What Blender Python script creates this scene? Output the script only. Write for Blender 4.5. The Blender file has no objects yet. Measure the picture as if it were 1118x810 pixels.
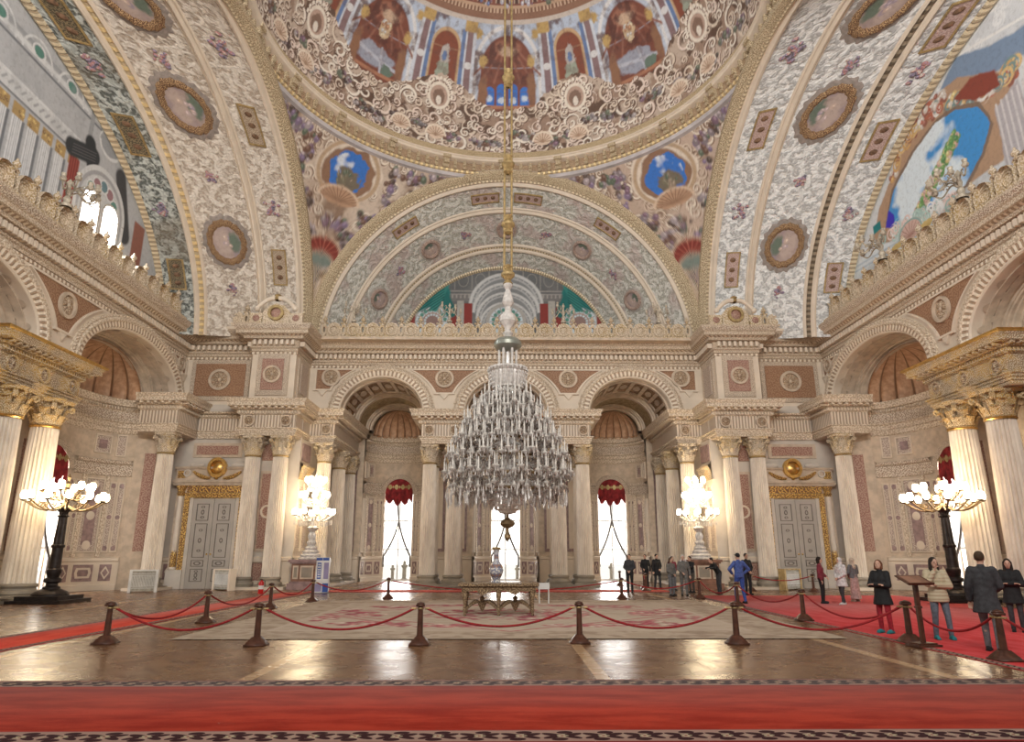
import bpy, math, random
import numpy as np
from mathutils import Vector, Matrix
random.seed(7); RNG = np.random.default_rng(7)
PI = math.pi
sc = bpy.context.scene
COL = sc.collection
sin, cos, rad = math.sin, math.cos, math.radians

# ------------------------------------------------------------------ mesh builder
PET = []
class MB:
    """collects blocks of geometry; local (s, n, z) points go through fmap to world"""
    def __init__(s, fmap=None):
        s.v = []; s.f = []; s.uv = []; s.n = 0; s.m = fmap
    def add(s, P, F, UV):
        P = np.asarray(P, float).reshape(-1, 3)
        if s.m is not None: P = s.m(P)
        s.v.append(P); s.f.append(np.asarray(F, int) + s.n); s.uv.append(np.asarray(UV, float)); s.n += len(P)
        return s
    def grid(s, P, uv=None, closeu=False):
        P = np.asarray(P, float); nu, nv = P.shape[:2]
        if uv is None:
            du = np.r_[0, np.cumsum(np.linalg.norm(np.diff(P, axis=0), axis=2).max(axis=1))]
            dv = np.r_[0, np.cumsum(np.linalg.norm(np.diff(P, axis=1), axis=2).max(axis=0))]
            uv = np.stack(np.meshgrid(du, dv, indexing='ij'), -1)
        I = np.arange(nu * nv).reshape(nu, nv)
        F = np.stack([I[:-1, :-1], I[1:, :-1], I[1:, 1:], I[:-1, 1:]], -1).reshape(-1, 4)
        return s.add(P.reshape(-1, 3), F, uv.reshape(-1, 2)[F])
    def cube(s, s0, s1, n0, n1, z0, z1):
        P = np.array([[a, b, c] for a in (s0, s1) for b in (n0, n1) for c in (z0, z1)], float)
        F = [[0, 4, 5, 1], [2, 3, 7, 6], [0, 1, 3, 2], [4, 6, 7, 5], [0, 2, 6, 4], [1, 5, 7, 3]]
        ax = [(0, 2), (0, 2), (1, 2), (1, 2), (0, 1), (0, 1)]
        UV = [[[P[i][a], P[i][b]] for i in f] for f, (a, b) in zip(F, ax)]
        return s.add(P, F, UV)
    def box(s, s0, s1, n0, n1, z0, z1, seg=1):
        if seg <= 1: return s.cube(s0, s1, n0, n1, z0, z1)
        ss = np.linspace(s0, s1, seg + 1)
        for i in range(seg): pass
        prof = [(n0, z0), (n1, z0), (n1, z1), (n0, z1), (n0, z0)]
        for (na, za), (nb, zb) in zip(prof, prof[1:]):
            P = np.array([[[a, na, za], [a, nb, zb]] for a in ss]); s.grid(P, np.stack([P[..., 0], P[..., 1] + P[..., 2]], -1))
        for a in (s0, s1):
            s.add([[a, n0, z0], [a, n1, z0], [a, n1, z1], [a, n0, z1]], [[0, 1, 2, 3]], [[[n0, z0], [n1, z0], [n1, z1], [n0, z1]]])
        return s
    def sweep(s, prof, ss):
        """profile [(n,z)] along s values"""
        P = np.array([[[a, n, z] for (n, z) in prof] for a in ss]); return s.grid(P)
    def arch(s, c, zc, rx, rz, prof, a0=0.0, a1=PI, seg=40):
        """profile [(dr,n)] swept on an elliptical arch in the s-z plane"""
        P = np.array([[[c + (rx + d) * cos(a), n, zc + (rz + d) * sin(a)] for d, n in prof] for a in np.linspace(a0, a1, seg + 1)])
        return s.grid(P)
    def archwall(s, s0, s1, z0, z1, holes, n=0.0, seg=28):
        """plate in plane n from s0..s1, z0..z1 with arch holes (c, rx, rz) springing at z0"""
        cur = s0
        for c, rx, rz in sorted(holes):
            if c - rx > cur: s.quad(cur, c - rx, z0, z1, n, 14)
            aa = np.linspace(PI, 0, seg + 1)
            P = np.array([[[c + rx * cos(a), n, z0 + rz * sin(a)], [c + rx * cos(a), n, z1]] for a in aa])
            s.grid(P, P[..., [0, 2]])
            cur = c + rx
        if s1 > cur: s.quad(cur, s1, z0, z1, n, 14)
        return s
    def quad(s, s0, s1, z0, z1, n, seg=1):
        P = np.array([[[a, n, z0], [a, n, z1]] for a in np.linspace(s0, s1, seg + 1)]); return s.grid(P, P[..., [0, 2]])
    def lathe(s, prof, c=(0, 0, 0), seg=24, flute=0, fd=0.0, a0=0.0, a1=2 * PI, sx=1, sy=1):
        aa = np.linspace(a0, a1, seg + 1)
        r = np.array([p[0] for p in prof])[None, :]; z = np.array([p[1] for p in prof])[None, :] * np.ones((len(aa), 1))
        rr = r * np.ones((len(aa), 1))
        if flute: rr = rr - fd * np.abs(np.sin(aa * flute / 2))[:, None] ** 0.7
        P = np.stack([c[0] + sx * rr * np.cos(aa)[:, None], c[1] + sy * rr * np.sin(aa)[:, None], c[2] + z], -1)
        rm = max(p[0] for p in prof)
        dv = np.r_[0, np.cumsum([math.dist(a, b) for a, b in zip(prof, prof[1:])])]
        return s.grid(P, np.stack(np.meshgrid(aa * rm, dv, indexing='ij'), -1))
    def tube(s, pts, r, seg=8, cap=True):
        pts = [Vector(p) for p in pts]; n = len(pts)
        rs = r if hasattr(r, '__len__') else [r] * n
        rows = []; up = Vector((0, 0, 1)); x = None
        for i, p in enumerate(pts):
            t = (pts[min(i + 1, n - 1)] - pts[max(i - 1, 0)])
            t = t.normalized() if t.length > 1e-9 else Vector((0, 0, 1))
            if x is None: x = t.orthogonal().normalized()
            else:
                x = x - t * x.dot(t); x = x.normalized() if x.length > 1e-6 else t.orthogonal().normalized()
            y = t.cross(x)
            rows.append([p + (x * cos(a) + y * sin(a)) * rs[i] for a in np.linspace(0, 2 * PI, seg + 1)])
        if cap: rows = [[pts[0]] * (seg + 1)] + rows + [[pts[-1]] * (seg + 1)]
        return s.grid(np.array([[tuple(q) for q in w] for w in rows]))
    def ball(s, c, r, seg=12, ring=8, sz=1.0):
        s.lathe([(max(r * sin(t), 1e-5), -r * cos(t) * sz) for t in np.linspace(0, PI, ring + 1)], c, seg); return s
    def poly(s, out, n0, n1):
        """extruded star-shaped outline [(s,z)] between n0 (back) and n1 (front)"""
        o = np.array(out, float); c = o.mean(axis=0); k = len(o)
        P = [[*c[:1], n1, c[1]]] + [[a, n1, b] for a, b in o]
        F = [[0, 1 + i, 1 + (i + 1) % k] for i in range(k)]
        Pn = np.array(P); s.add(Pn, F, Pn[:, [0, 2]][np.array(F)])
        R = np.array([[[a, n1, b], [a, n0, b]] for a, b in list(out) + [out[0]]]); s.grid(R)
        return s
    def ringplate(s, c, zc, ra, rb, n0, n1, seg=28, sx=1.0, sz=1.0):
        s.arch(c, zc, 0, 0, [(0, 0)], seg=1) if False else None
        P = np.array([[[c + sx * r * cos(a), n, zc + sz * r * sin(a)] for r, n in ((ra, n0), (ra, n1), (rb, n1), (rb, n0))] for a in np.linspace(0, 2 * PI, seg + 1)])
        return s.grid(P)
    def disc(s, c, zc, r, n, seg=28, sx=1.0, sz=1.0, bulge=0.0):
        rr = [1e-4, r * .5, r * .85, r]; nn = [n + bulge, n + bulge * .8, n + bulge * .3, n]
        P = np.array([[[c + sx * q * cos(a), m, zc + sz * q * sin(a)] for q, m in zip(rr, nn)] for a in np.linspace(0, 2 * PI, seg + 1)])
        return s.grid(P, P[..., [0, 2]])
    def rosette(s, c, zc, r, n, petals=8, h=0.12):
        s.ringplate(c, zc, r * .76, r, n, n + h); s.disc(c, zc, r * .17, n + h * .8, 12, bulge=h * .5)
        PET.append((s, c, zc, r, n, petals, h)); return s
    def petals(s, c, zc, r, n, petals, h):
        aa = np.linspace(0, 2 * PI, petals * 6 + 1); rr = np.linspace(0.001, 1, 6)
        P = np.array([[[c + r * .76 * q * cos(a), n + h * (.15 + .75 * abs(cos(a * petals / 2)) * sin(PI * min(q * .9 + .12, 1))), zc + r * .76 * q * sin(a)] for q in rr] for a in aa])
        return s.grid(P, P[..., [0, 2]])
    def mould(s, path, prof, closed=False):
        """profile [(out,z)] along a plan polyline; 'out' is to the right of travel"""
        p = [Vector(q) for q in path]; k = len(p)
        off = []
        for i in range(k):
            ds = []
            if i > 0 or closed: ds.append((p[i] - p[i - 1]).normalized())
            if i < k - 1 or closed: ds.append((p[(i + 1) % k] - p[i]).normalized())
            ns = [Vector((d.y, -d.x)) for d in ds]
            if len(ns) == 1: off.append(ns[0])
            else:
                m = ns[0] + ns[1]; off.append(m / max(1 + ns[0].dot(ns[1]), .15))
        idx = list(range(k)) + ([0] if closed else [])
        for i, j in zip(idx, idx[1:]):
            P = np.array([[[p[q].x + off[q].x * o, p[q].y + off[q].y * o, z] for o, z in prof] for q in (i, j)])
            s.grid(P)
        return s
    def dentils(s, path, o0, o1, z0, z1, w, gap, ext=0.0):
        p = [Vector(q) for q in path]
        for a, b in zip(p, p[1:]):
            d = b - a; L = d.length; d = d / L; nn = Vector((d.y, -d.x))
            k = max(1, int((L + 2 * ext) / (w + gap)))
            st = (L + 2 * ext) / k
            for i in range(k):
                c = a + d * (-ext + (i + .5) * st)
                q = [c - d * w / 2, c + d * w / 2]
                P = [(*(e + nn * o), z) for e in q for o in (o0, o1) for z in (z0, z1)]
                F = [[0, 1, 5, 4], [2, 6, 7, 3], [0, 2, 3, 1], [4, 5, 7, 6], [0, 4, 6, 2], [1, 3, 7, 5]]
                UV = [[[0, 0], [.1, 0], [.1, .1], [0, .1]]] * 6
                s.add(P, F, UV)
        return s
    def xf(s, M):
        M = np.array(M); s.v = [v @ M[:3, :3].T + M[:3, 3] for v in s.v]; return s
    def merge(s, o):
        for v, f, uv in zip(o.v, o.f, o.uv):
            s.v.append(v); s.f.append(f + s.n); s.uv.append(uv)
        s.n += o.n; return s
    def mesh(s, name, mat=None, smooth=35):
        V = np.concatenate(s.v); 
        loops = np.concatenate([f.ravel() for f in s.f]); tot = np.concatenate([np.full(len(f), f.shape[1]) for f in s.f])
        uv = np.concatenate([u.reshape(-1, 2) for u in s.uv])
        me = bpy.data.meshes.new(name)
        me.vertices.add(len(V)); me.vertices.foreach_set('co', V.ravel().astype(np.float32))
        me.loops.add(len(loops)); me.loops.foreach_set('vertex_index', loops.astype(np.int32))
        me.polygons.add(len(tot)); st = np.r_[0, np.cumsum(tot)[:-1]]
        me.polygons.foreach_set('loop_start', st.astype(np.int32))
        ul = me.uv_layers.new(name='UVMap'); ul.data.foreach_set('uv', uv.ravel().astype(np.float32))
        me.update(calc_edges=True)
        if smooth:
            me.polygons.foreach_set('use_smooth', np.ones(len(tot), bool)); me.set_sharp_from_angle(angle=rad(smooth))
        if mat is not None: me.materials.append(mat)
        return me
    def build(s, name, mat, parent=None, smooth=35):
        if s.n == 0: return None
        o = bpy.data.objects.new(name, s.mesh(name, mat, smooth)); COL.objects.link(o)
        if parent is not None: o.parent = parent
        own = [q for q in PET if q[0] is s]
        if own:
            b = MB(s.m)
            for q in own: b.petals(*q[1:]); PET.remove(q)
            b.build(name + '_petals', M['rosette_brown'], parent)
        return o

def empty(name, loc=(0, 0, 0), rz=0.0):
    o = bpy.data.objects.new(name, None); COL.objects.link(o); o.location = loc; o.rotation_euler = (0, 0, rz); return o
def tag(o, label=None, cat=None, group=None, kind=None):
    if label: o['label'] = label
    if cat: o['category'] = cat
    if group: o['group'] = group
    if kind: o['kind'] = kind
    return o
def struct(name): return tag(empty(name), kind='structure')
def link_mesh(name, me, parent):
    o = bpy.data.objects.new(name, me); COL.objects.link(o); o.parent = parent; return o
def copy_tree(o, parent=None, kids=None):
    if kids is None:
        kids = {}
        for q in COL.objects:
            if q.parent: kids.setdefault(q.parent.name, []).append(q)
    c = o.copy(); COL.objects.link(c)
    if parent is not None: c.parent = parent
    for ch in kids.get(o.name, []): copy_tree(ch, c, kids)
    return c

# ------------------------------------------------------------------ materials
class NT:
    def __init__(s, name):
        s.mat = bpy.data.materials.new(name); s.mat.use_nodes = True; s.t = s.mat.node_tree
        s.b = next(n for n in s.t.nodes if n.type == 'BSDF_PRINCIPLED'); s.out = next(n for n in s.t.nodes if n.type == 'OUTPUT_MATERIAL')
    def n(s, typ, out=0, props=None, **ins):
        nd = s.t.nodes.new('ShaderNode' + typ)
        for k, v in (props or {}).items(): setattr(nd, k, v)
        for k, v in ins.items():
            key = int(k[1:]) if k[0] == 'i' and k[1:].isdigit() else k.replace('_', ' ')
            s.set(nd, key, v)
        return nd.outputs[out]
    def set(s, nd, key, v):
        sock = nd.inputs[key]
        if isinstance(v, bpy.types.NodeSocket): s.t.links.new(v, sock)
        else: sock.default_value = v
    def bs(s, key, v): s.set(s.b, key, v)
    def math(s, op, a, b=0.0, c=0.0): return s.n('Math', 0, {'operation': op}, i0=a, i1=b, i2=c)
    def vm(s, op, a, b=(0, 0, 0), c=(0, 0, 0)): return s.n('VectorMath', 0, {'operation': op}, i0=a, i1=b, i2=c)
    def uv(s): return s.n('TexCoord', 'UV')
    def pos(s): return s.n('NewGeometry', 'Position')
    def noise(s, vec, scale, detail=3, rough=.55, out='Fac', dist=0.0):
        return s.n('TexNoise', out, Vector=vec, Scale=scale, Detail=detail, Roughness=rough, Distortion=dist)
    def mix(s, f, a, b):
        nd = s.t.nodes.new('ShaderNodeMix'); nd.data_type = 'RGBA'
        for i, v in ((0, f), (6, a), (7, b)):
            if not isinstance(v, bpy.types.NodeSocket) and i > 0: v = (*v[:3], 1)
            s.set(nd, i, v)
        return nd.outputs[2]
    def ramp(s, f, stops):
        nd = s.t.nodes.new('ShaderNodeValToRGB'); cr = nd.color_ramp
        while len(cr.elements) < len(stops): cr.elements.new(.5)
        for e, (p, c) in zip(cr.elements, stops): e.position = p; e.color = (*c, 1) if hasattr(c, '__len__') else (c, c, c, 1)
        s.set(nd, 0, f); return nd.outputs[0]
    def smooth(s, x, lo, hi): return s.n('MapRange', 0, {'interpolation_type': 'SMOOTHSTEP'}, i0=x, i1=lo, i2=hi, i3=0.0, i4=1.0)
    def bump(s, h, strength=.5, dist=.05): s.bs('Normal', s.n('Bump', 0, Height=h, Strength=strength, Distance=dist))
    def scroll(s, scale, seed=0.0, warp=.45, k=13.0, fine=.5):
        """curling acanthus-like scrollwork out of warped cells; 0..1"""
        v = s.vm('MULTIPLY_ADD', s.uv(), (scale,) * 3, (seed, seed * .7, 0))
        w = s.vm('SUBTRACT', s.noise(v, 1.3, 2, out='Color'), (.5, .5, .5))
        p = s.vm('MULTIPLY_ADD', w, (warp,) * 3, v)
        nd = s.t.nodes.new('ShaderNodeTexVoronoi'); nd.voronoi_dimensions = '2D'; s.set(nd, 'Vector', p); nd.inputs['Scale'].default_value = 1.0; nd.inputs['Randomness'].default_value = .85
        q = s.vm('SUBTRACT', p, nd.outputs['Position']); sx = s.n('SeparateXYZ', 0, i0=q); sep = sx.node
        ang = s.math('ARCTAN2', sep.outputs[1], sep.outputs[0])
        val = s.math('SINE', s.math('MULTIPLY_ADD', nd.outputs['Distance'], k, s.math('MULTIPLY', ang, 2.0)))
        fn = s.math('SUBTRACT', s.noise(v, 9.0, 2), .5)
        return s.smooth(s.math('MULTIPLY_ADD', fn, fine * 3, val), -.55, .65)

M = {}
def plain(name, c, rough=.6, metal=0.0, var=.12, scale=1.5, bump=0.0, spec=.3, c2=None):
    t = NT(name); f = t.noise(t.pos(), scale, 5)
    c2 = c2 or tuple(max(0, x * (1 - 2 * var)) for x in c)
    t.bs('Base Color', t.mix(t.smooth(f, .3, .7), c2, c)); t.bs('Roughness', rough); t.bs('Metallic', metal); t.bs('Specular IOR Level', spec)
    if bump: t.bump(f, bump, .02)
    M[name] = t.mat; return t
def carved(name, lo, hi, scale=2.5, rough=.6, bump=.6, k=13.0, warp=.45, seed=0.0, metal=0.0, metal_hi=None, fine=.5, dist=.06, tone=None):
    t = NT(name); f = t.scroll(scale, seed, warp, k, fine)
    c = t.mix(f, lo, hi)
    if tone: c = t.mix(t.smooth(t.noise(t.pos(), tone[1], 2), .4, .62), c, t.mix(f, tone[0], hi))
    t.bs('Base Color', c); t.bs('Roughness', rough); t.bs('Specular IOR Level', .3)
    if metal_hi is not None: t.bs('Metallic', t.math('MULTIPLY', f, metal_hi))
    else: t.bs('Metallic', metal)
    if bump: t.bump(f, bump, dist)
    M[name] = t.mat; return t

plain('plaster', (.63, .51, .395), .6, var=.13, scale=2.6, bump=.15)
plain('plaster_light', (.73, .625, .51), .55, var=.05)
plain('plaster_grey', (.60, .54, .48), .6, var=.06)
plain('marble_white', (.80, .74, .66), .35, var=.08, scale=2.2, spec=.4)
plain('gold', (.78, .50, .17), .35, metal=.85, var=.15, scale=6)
plain('gold_dull', (.50, .36, .17), .5, metal=.4, var=.2, scale=5)
plain('brown_marble', (.30, .15, .10), .35, var=.25, scale=3, spec=.4)
plain('mauve_marble', (.36, .24, .23), .35, var=.2, scale=4, spec=.4)
plain('dark_gap', (.09, .06, .045), .8)
plain('bronze', (.055, .045, .042), .38, metal=.7, var=.2, scale=5)
plain('door_grey', (.47, .43, .39), .5, var=.05)
plain('door_line', (.22, .19, .17), .6, var=.1)
plain('wood_red', (.10, .036, .02), .35, var=.25, scale=9, spec=.4)
plain('rope_red', (.34, .015, .02), .7, var=.2, scale=20)
plain('curtain_red', (.33, .03, .035), .8, var=.3, scale=3)
plain('steel_white', (.75, .74, .72), .4)
plain('grill_grey', (.42, .39, .33), .5, var=.2, scale=8)
carved('carved', (.46, .35, .26), (.78, .67, .55), 6.5, bump=.7)
carved('cornice_carved', (.46, .35, .25), (.69, .58, .46), 5.0, bump=.6, k=10, fine=.7)
carved('cornice_light', (.52, .41, .30), (.76, .655, .535), 4.2, bump=.5, k=9, fine=.7)
carved('carved_fine', (.40, .30, .22), (.78, .68, .57), 5.5, bump=.6, k=10)
carved('carved_gilt', (.34, .24, .15), (.74, .62, .47), 6.0, bump=.8, tone=((.60, .37, .09), 1.3))
carved('gilt_scroll', (.26, .13, .07), (.80, .52, .17), 3.2, rough=.4, bump=.8, metal_hi=.7)
carved('panel_brown', (.27, .145, .085), (.37, .22, .135), 3.6, rough=.55, bump=.15)
carved('panel_rose', (.29, .15, .115), (.43, .28, .22), 4.0, rough=.55, bump=.15)
carved('panel_pale', (.37, .28, .23), (.62, .52, .44), 5.0, rough=.5, bump=.25)
carved('coffer', (.20, .115, .065), (.38, .25, .15), 2.6, rough=.6, bump=.4)
carved('soffit_olive', (.27, .20, .11), (.42, .32, .19), 2.2, rough=.6, bump=.4)
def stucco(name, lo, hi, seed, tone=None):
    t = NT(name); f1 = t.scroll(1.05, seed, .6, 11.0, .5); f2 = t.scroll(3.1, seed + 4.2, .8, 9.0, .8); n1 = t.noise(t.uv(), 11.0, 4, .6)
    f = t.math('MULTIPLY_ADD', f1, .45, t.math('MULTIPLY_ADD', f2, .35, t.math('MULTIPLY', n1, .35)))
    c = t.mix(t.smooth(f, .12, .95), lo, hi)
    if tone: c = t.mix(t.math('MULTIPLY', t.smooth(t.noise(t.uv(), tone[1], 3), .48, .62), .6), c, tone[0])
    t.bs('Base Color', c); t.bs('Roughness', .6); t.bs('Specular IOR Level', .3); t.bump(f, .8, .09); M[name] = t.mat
stucco('stucco_warm_lit', (.45, .37, .30), (.82, .75, .67), 0.0); stucco('stucco_cool_lit', (.46, .46, .46), (.90, .90, .89), 3.3)  # left and right vault share one stucco; warm and cool light tinted into it
stucco('stucco_back', (.46, .45, .39), (.84, .83, .78), 7.1, ((.56, .42, .40), .5)); stucco('stucco_sage', (.12, .13, .12), (.58, .61, .58), 5.1, ((.22, .18, .13), .28))
t = carved('shellpaint', (.50, .27, .15), (.62, .37, .22), 3.0, bump=.1)
def beads(name, a, b, per=.18, metal=0.0):
    t = NT(name); sep = t.n('SeparateXYZ', 0, i0=t.uv()).node
    f = t.smooth(t.math('SINE', t.math('MULTIPLY', sep.outputs[0], 2 * PI / per)), -.5, .3)
    t.bs('Base Color', t.mix(f, a, b)); t.bs('Roughness', .5); t.bs('Metallic', t.math('MULTIPLY', f, metal)); t.bump(f, .8, .06); M[name] = t.mat
beads('egg_band', (.40, .29, .20), (.82, .71, .58), .26)
beads('gold_beads', (.52, .40, .25), (.84, .66, .36), .34, .4)
beads('gilt_egg', (.42, .33, .22), (.74, .62, .43), .22, .2)
beads('flute_band', (.40, .31, .23), (.74, .63, .52), .17)
carved('rim_gilt', (.36, .27, .17), (.70, .58, .40), 5, bump=.6)
carved('rosette_brown', (.30, .20, .13), (.60, .48, .35), 6, bump=.4)

# ------------------------------------------------------------------ maps and shared profiles
def face_map(Y):                       # a wall facing the camera: s = X, n = towards the hall
    return lambda P: np.stack([P[:, 0], Y - P[:, 1], P[:, 2]], -1)
SIDE = 18.5
def side_map(g):                       # a side wall: s = Y, n = towards the hall
    return lambda P: np.stack([g * (SIDE - P[:, 1]), P[:, 0], P[:, 2]], -1)
def ell_map(base, c, a, b, n0):        # a curved niche: s = arc length from its middle
    th = np.linspace(-PI / 2, PI / 2, 400); x = a * np.sin(th); y = b * np.cos(th)
    L = np.r_[0, np.cumsum(np.hypot(np.diff(x), np.diff(y)))]; L -= L[-1] / 2
    def f(P):
        t = np.interp(P[:, 0], L, th); nx = -np.sin(t) / a; ny = np.cos(t) / b; k = np.hypot(nx, ny)
        return base(np.stack([c + a * np.sin(t) + nx / k * P[:, 1], n0 - b * np.cos(t) + ny / k * P[:, 1], P[:, 2]], -1))
    return f, L[-1]
def barrel_map(base, c, zc, kz=.86):   # s = angle, n = radius, z = depth behind the wall face
    return lambda P: base(np.stack([c + P[:, 1] * np.cos(P[:, 0]), -P[:, 2], zc + kz * P[:, 1] * np.sin(P[:, 0])], -1))

ENT_A = [(0, 8.0), (0, 8.13), (.05, 8.13), (.05, 8.26), (.1, 8.26), (.1, 8.34), (.18, 8.38), (.18, 8.43), (.02, 8.45)]
ENT_F = [(.02, 8.44), (.02, 9.14)]
ENT_C = [(.02, 9.13), (.12, 9.17), (.12, 9.38), (.26, 9.42), (.28, 9.46), (.28, 9.54), (.58, 9.55), (.6, 9.56), (.6, 9.74), (.66, 9.8), (.72, 9.95), (-.9, 9.97)]
ENT_CL = [(.02, 9.13), (.12, 9.17), (.12, 9.32), (.24, 9.35), (.32, 9.38), (.36, 9.47), (-.9, 9.49)]
MAIN = [(0, 12.78), (.07, 12.8), (.07, 12.95), (.14, 13.0), (.14, 13.1), (.12, 13.1), (.12, 13.42), (.42, 13.46), (.46, 13.56), (.46, 13.62), (.72, 13.66), (.76, 13.68),
        (.76, 13.86), (.84, 13.92), (.95, 14.12), (.95, 14.2), (-.6, 14.24)]
def entablature(path, parent, ros=(), light=False, closed=False, mats=('cornice_light', 'flute_band', 'cornice_light'), rosmap=None):
    C_ = ENT_CL if light else ENT_C
    MB().mould(path, ENT_A, closed).build('architrave', M[mats[0]], parent)
    MB().mould(path, ENT_F, closed).build('frieze', M[mats[1]], parent)
    b = MB().mould(path, C_, closed); b.build('cornice', M[mats[2]], parent)
    d = MB().dentils(path, .1, .22, 9.2, 9.36 if not light else 9.31, .09, .07, .1)
    if not light: d.dentils(path, .2, .56, 9.44, 9.54, .16, .2, .3)
    d.build('dentil_row', M[mats[2]], parent)

# ------------------------------------------------------------------ columns
def leaf_strip(mb, R, z0, h, w, ang, curl, n=7):
    P = []
    for i in range(n):
        t = i / (n - 1); ww = w * (1 - .15 * t) * (1.0 if t < .8 else 1 - (t - .8) * 2.6)
        out = R + .02 + curl * t ** 3 + .05 * sin(PI * t)
        z = z0 + h * (t if t < .85 else .85 - (t - .85) * .8)
        row = []
        for j in (-1, -.5, 0, .5, 1):
            o = out + .035 * (1 - abs(j)) - .03 * abs(j) + .015 * ((i % 2) if abs(j) == 1 else 0)
            tx = j * ww * (1 + .12 * ((i % 2) if abs(j) == 1 else 0))
            row.append([o * cos(ang) - tx * sin(ang), o * sin(ang) + tx * cos(ang), z])
        P.append(row)
    mb.grid(np.array(P))
def capital_mesh(R, h, mats, name):
    """bell, two rows of acanthus, corner volutes, abacus with flower"""
    b = MB(); b.lathe([(R * .86, 0), (R * .95, .02 * h), (R * .84, .07 * h), (R * .82, .5 * h), (R * .95, .78 * h), (R * 1.15, .87 * h)], seg=24)
    for k in range(8): leaf_strip(b, R * .84, .05 * h, .42 * h, R * .33, k * PI / 4, R * .46)
    for k in range(8): leaf_strip(b, R * .84, .18 * h, .58 * h, R * .33, (k + .5) * PI / 4, R * .56)
    for k in range(4):
        a = PI / 4 + k * PI / 2
        for sgn in (-1, 1):
            pts = []
            for i in range(15):
                t = i / 14
                if t < .5:
                    r = R * (.9 + .52 * (t / .5) ** 1.5); z = h * (.5 + .3 * (t / .5))
                else:
                    q = (t - .5) / .5 * 2 * PI * 1.1; rr = R * .19 * (1 - .55 * (t - .5) / .5)
                    r = R * 1.42 + rr * sin(q) * .9; z = h * .8 - R * .18 + rr * cos(q) + R * .02
                w = sgn * R * .07 * (1.2 if t < .5 else 1)
                pts.append((r * cos(a) - w * sin(a), r * sin(a) + w * cos(a), z))
            b.tube(pts, R * .085, 5)
        a2 = k * PI / 2
        b.ball((R * 1.22 * cos(a2), R * 1.22 * sin(a2), h * .91), R * .14, 8, 6)
        for sgn in (-1, 1):
            pts = [(R * (.95 + .2 * t) * cos(a2 + sgn * (.55 - .35 * t)), R * (.95 + .2 * t) * sin(a2 + sgn * (.55 - .35 * t)), h * (.55 + .27 * t)) for t in np.linspace(0, 1, 5)]
            b.tube(pts, R * .05, 5)
    # concave abacus
    n = 48; rows = []
    for z, f in ((.86, .95), (.9, 1.0), (.96, 1.0), (1.0, 1.06)):
        rows.append([(f * R * (1.2 + .31 * abs(sin(2 * a)) ** 4) * cos(a), f * R * (1.2 + .31 * abs(sin(2 * a)) ** 4) * sin(a), z * h) for a in np.linspace(0, 2 * PI, n + 1) + 0])
    b.grid(np.array(rows).transpose(1, 0, 2))
    b.lathe([(.001, h), (R * 1.3, h)], seg=16)
    return b.xf(Matrix.Translation((0, 0, 7.99 - h))).mesh(name, mats)
def column_meshes(R, z0, z1, capm, tint):
    sh = MB().lathe([(R * 1.02, z0), (R * 1.02, z0 + .04), (R, z0 + .1), (R * .985, z0 + (z1 - z0) * .35), (R * .93, z0 + (z1 - z0) * .7), (R * .86, z1 - .12), (R * .86, z1)], seg=120, flute=24, fd=R * .13).mesh('shaft', M[tint], 50)
    zb = z0
    bs = MB().lathe([(R * 1.3, zb - .42), (R * 1.36, zb - .36), (R * 1.3, zb - .27), (R * 1.14, zb - .25), (R * 1.1, zb - .18), (R * 1.16, zb - .13), (R * 1.2, zb - .09), (R * 1.16, zb - .03), (R * 1.03, zb)], seg=32)
    bs.cube(-R * 1.38, R * 1.38, -R * 1.38, R * 1.38, zb - .48, zb - .42)
    nk = MB().lathe([(R * .88, z1 - .1), (R * .96, z1 - .05), (R * .88, z1)], seg=24).mesh('necking', M['gold_dull'] if capm != 'cap_gilt' else M['gold'])
    return sh, bs.mesh('base', M['base_stone']), nk, capital_mesh(R, 8.0 - z1, M[capm], 'capital')
def flute_marble(name, c, lo):
    t = NT(name); v = t.vm('MULTIPLY', t.pos(), (2.2, 2.2, .7)); f = t.noise(v, 1.6, 5, .6)
    t.bs('Base Color', t.mix(t.smooth(f, .35, .62), lo, c)); t.bs('Roughness', .45); t.bs('Specular IOR Level', .35); M[name] = t.mat
flute_marble('column_marble', (.76, .67, .565), (.64, .55, .46))
plain('base_stone', (.34, .29, .23), .5, var=.15)
carved('cap_cream', (.44, .34, .24), (.82, .72, .59), 6, bump=.6, tone=((.58, .40, .15), 1.1))
carved('cap_gilt', (.36, .23, .10), (.78, .64, .44), 6, bump=.6, tone=((.60, .35, .07), 1.5), rough=.42)
CM = column_meshes(.46, .62, 6.95, 'cap_cream', 'column_marble')
CMS = column_meshes(.6, .66, 6.9, 'cap_gilt', 'column_marble')
def column(x, y, label, big=False):
    r = tag(empty('fluted_column', (x, y, 0)), label, 'column', 'fluted marble columns of the hall', 'thing')
    for nm, me in zip(('shaft', 'base', 'necking', 'capital'), CMS if big else CM): link_mesh(nm, me, r)
    return r
def g_name(g): return 'left' if g < 0 else 'right'
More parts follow.
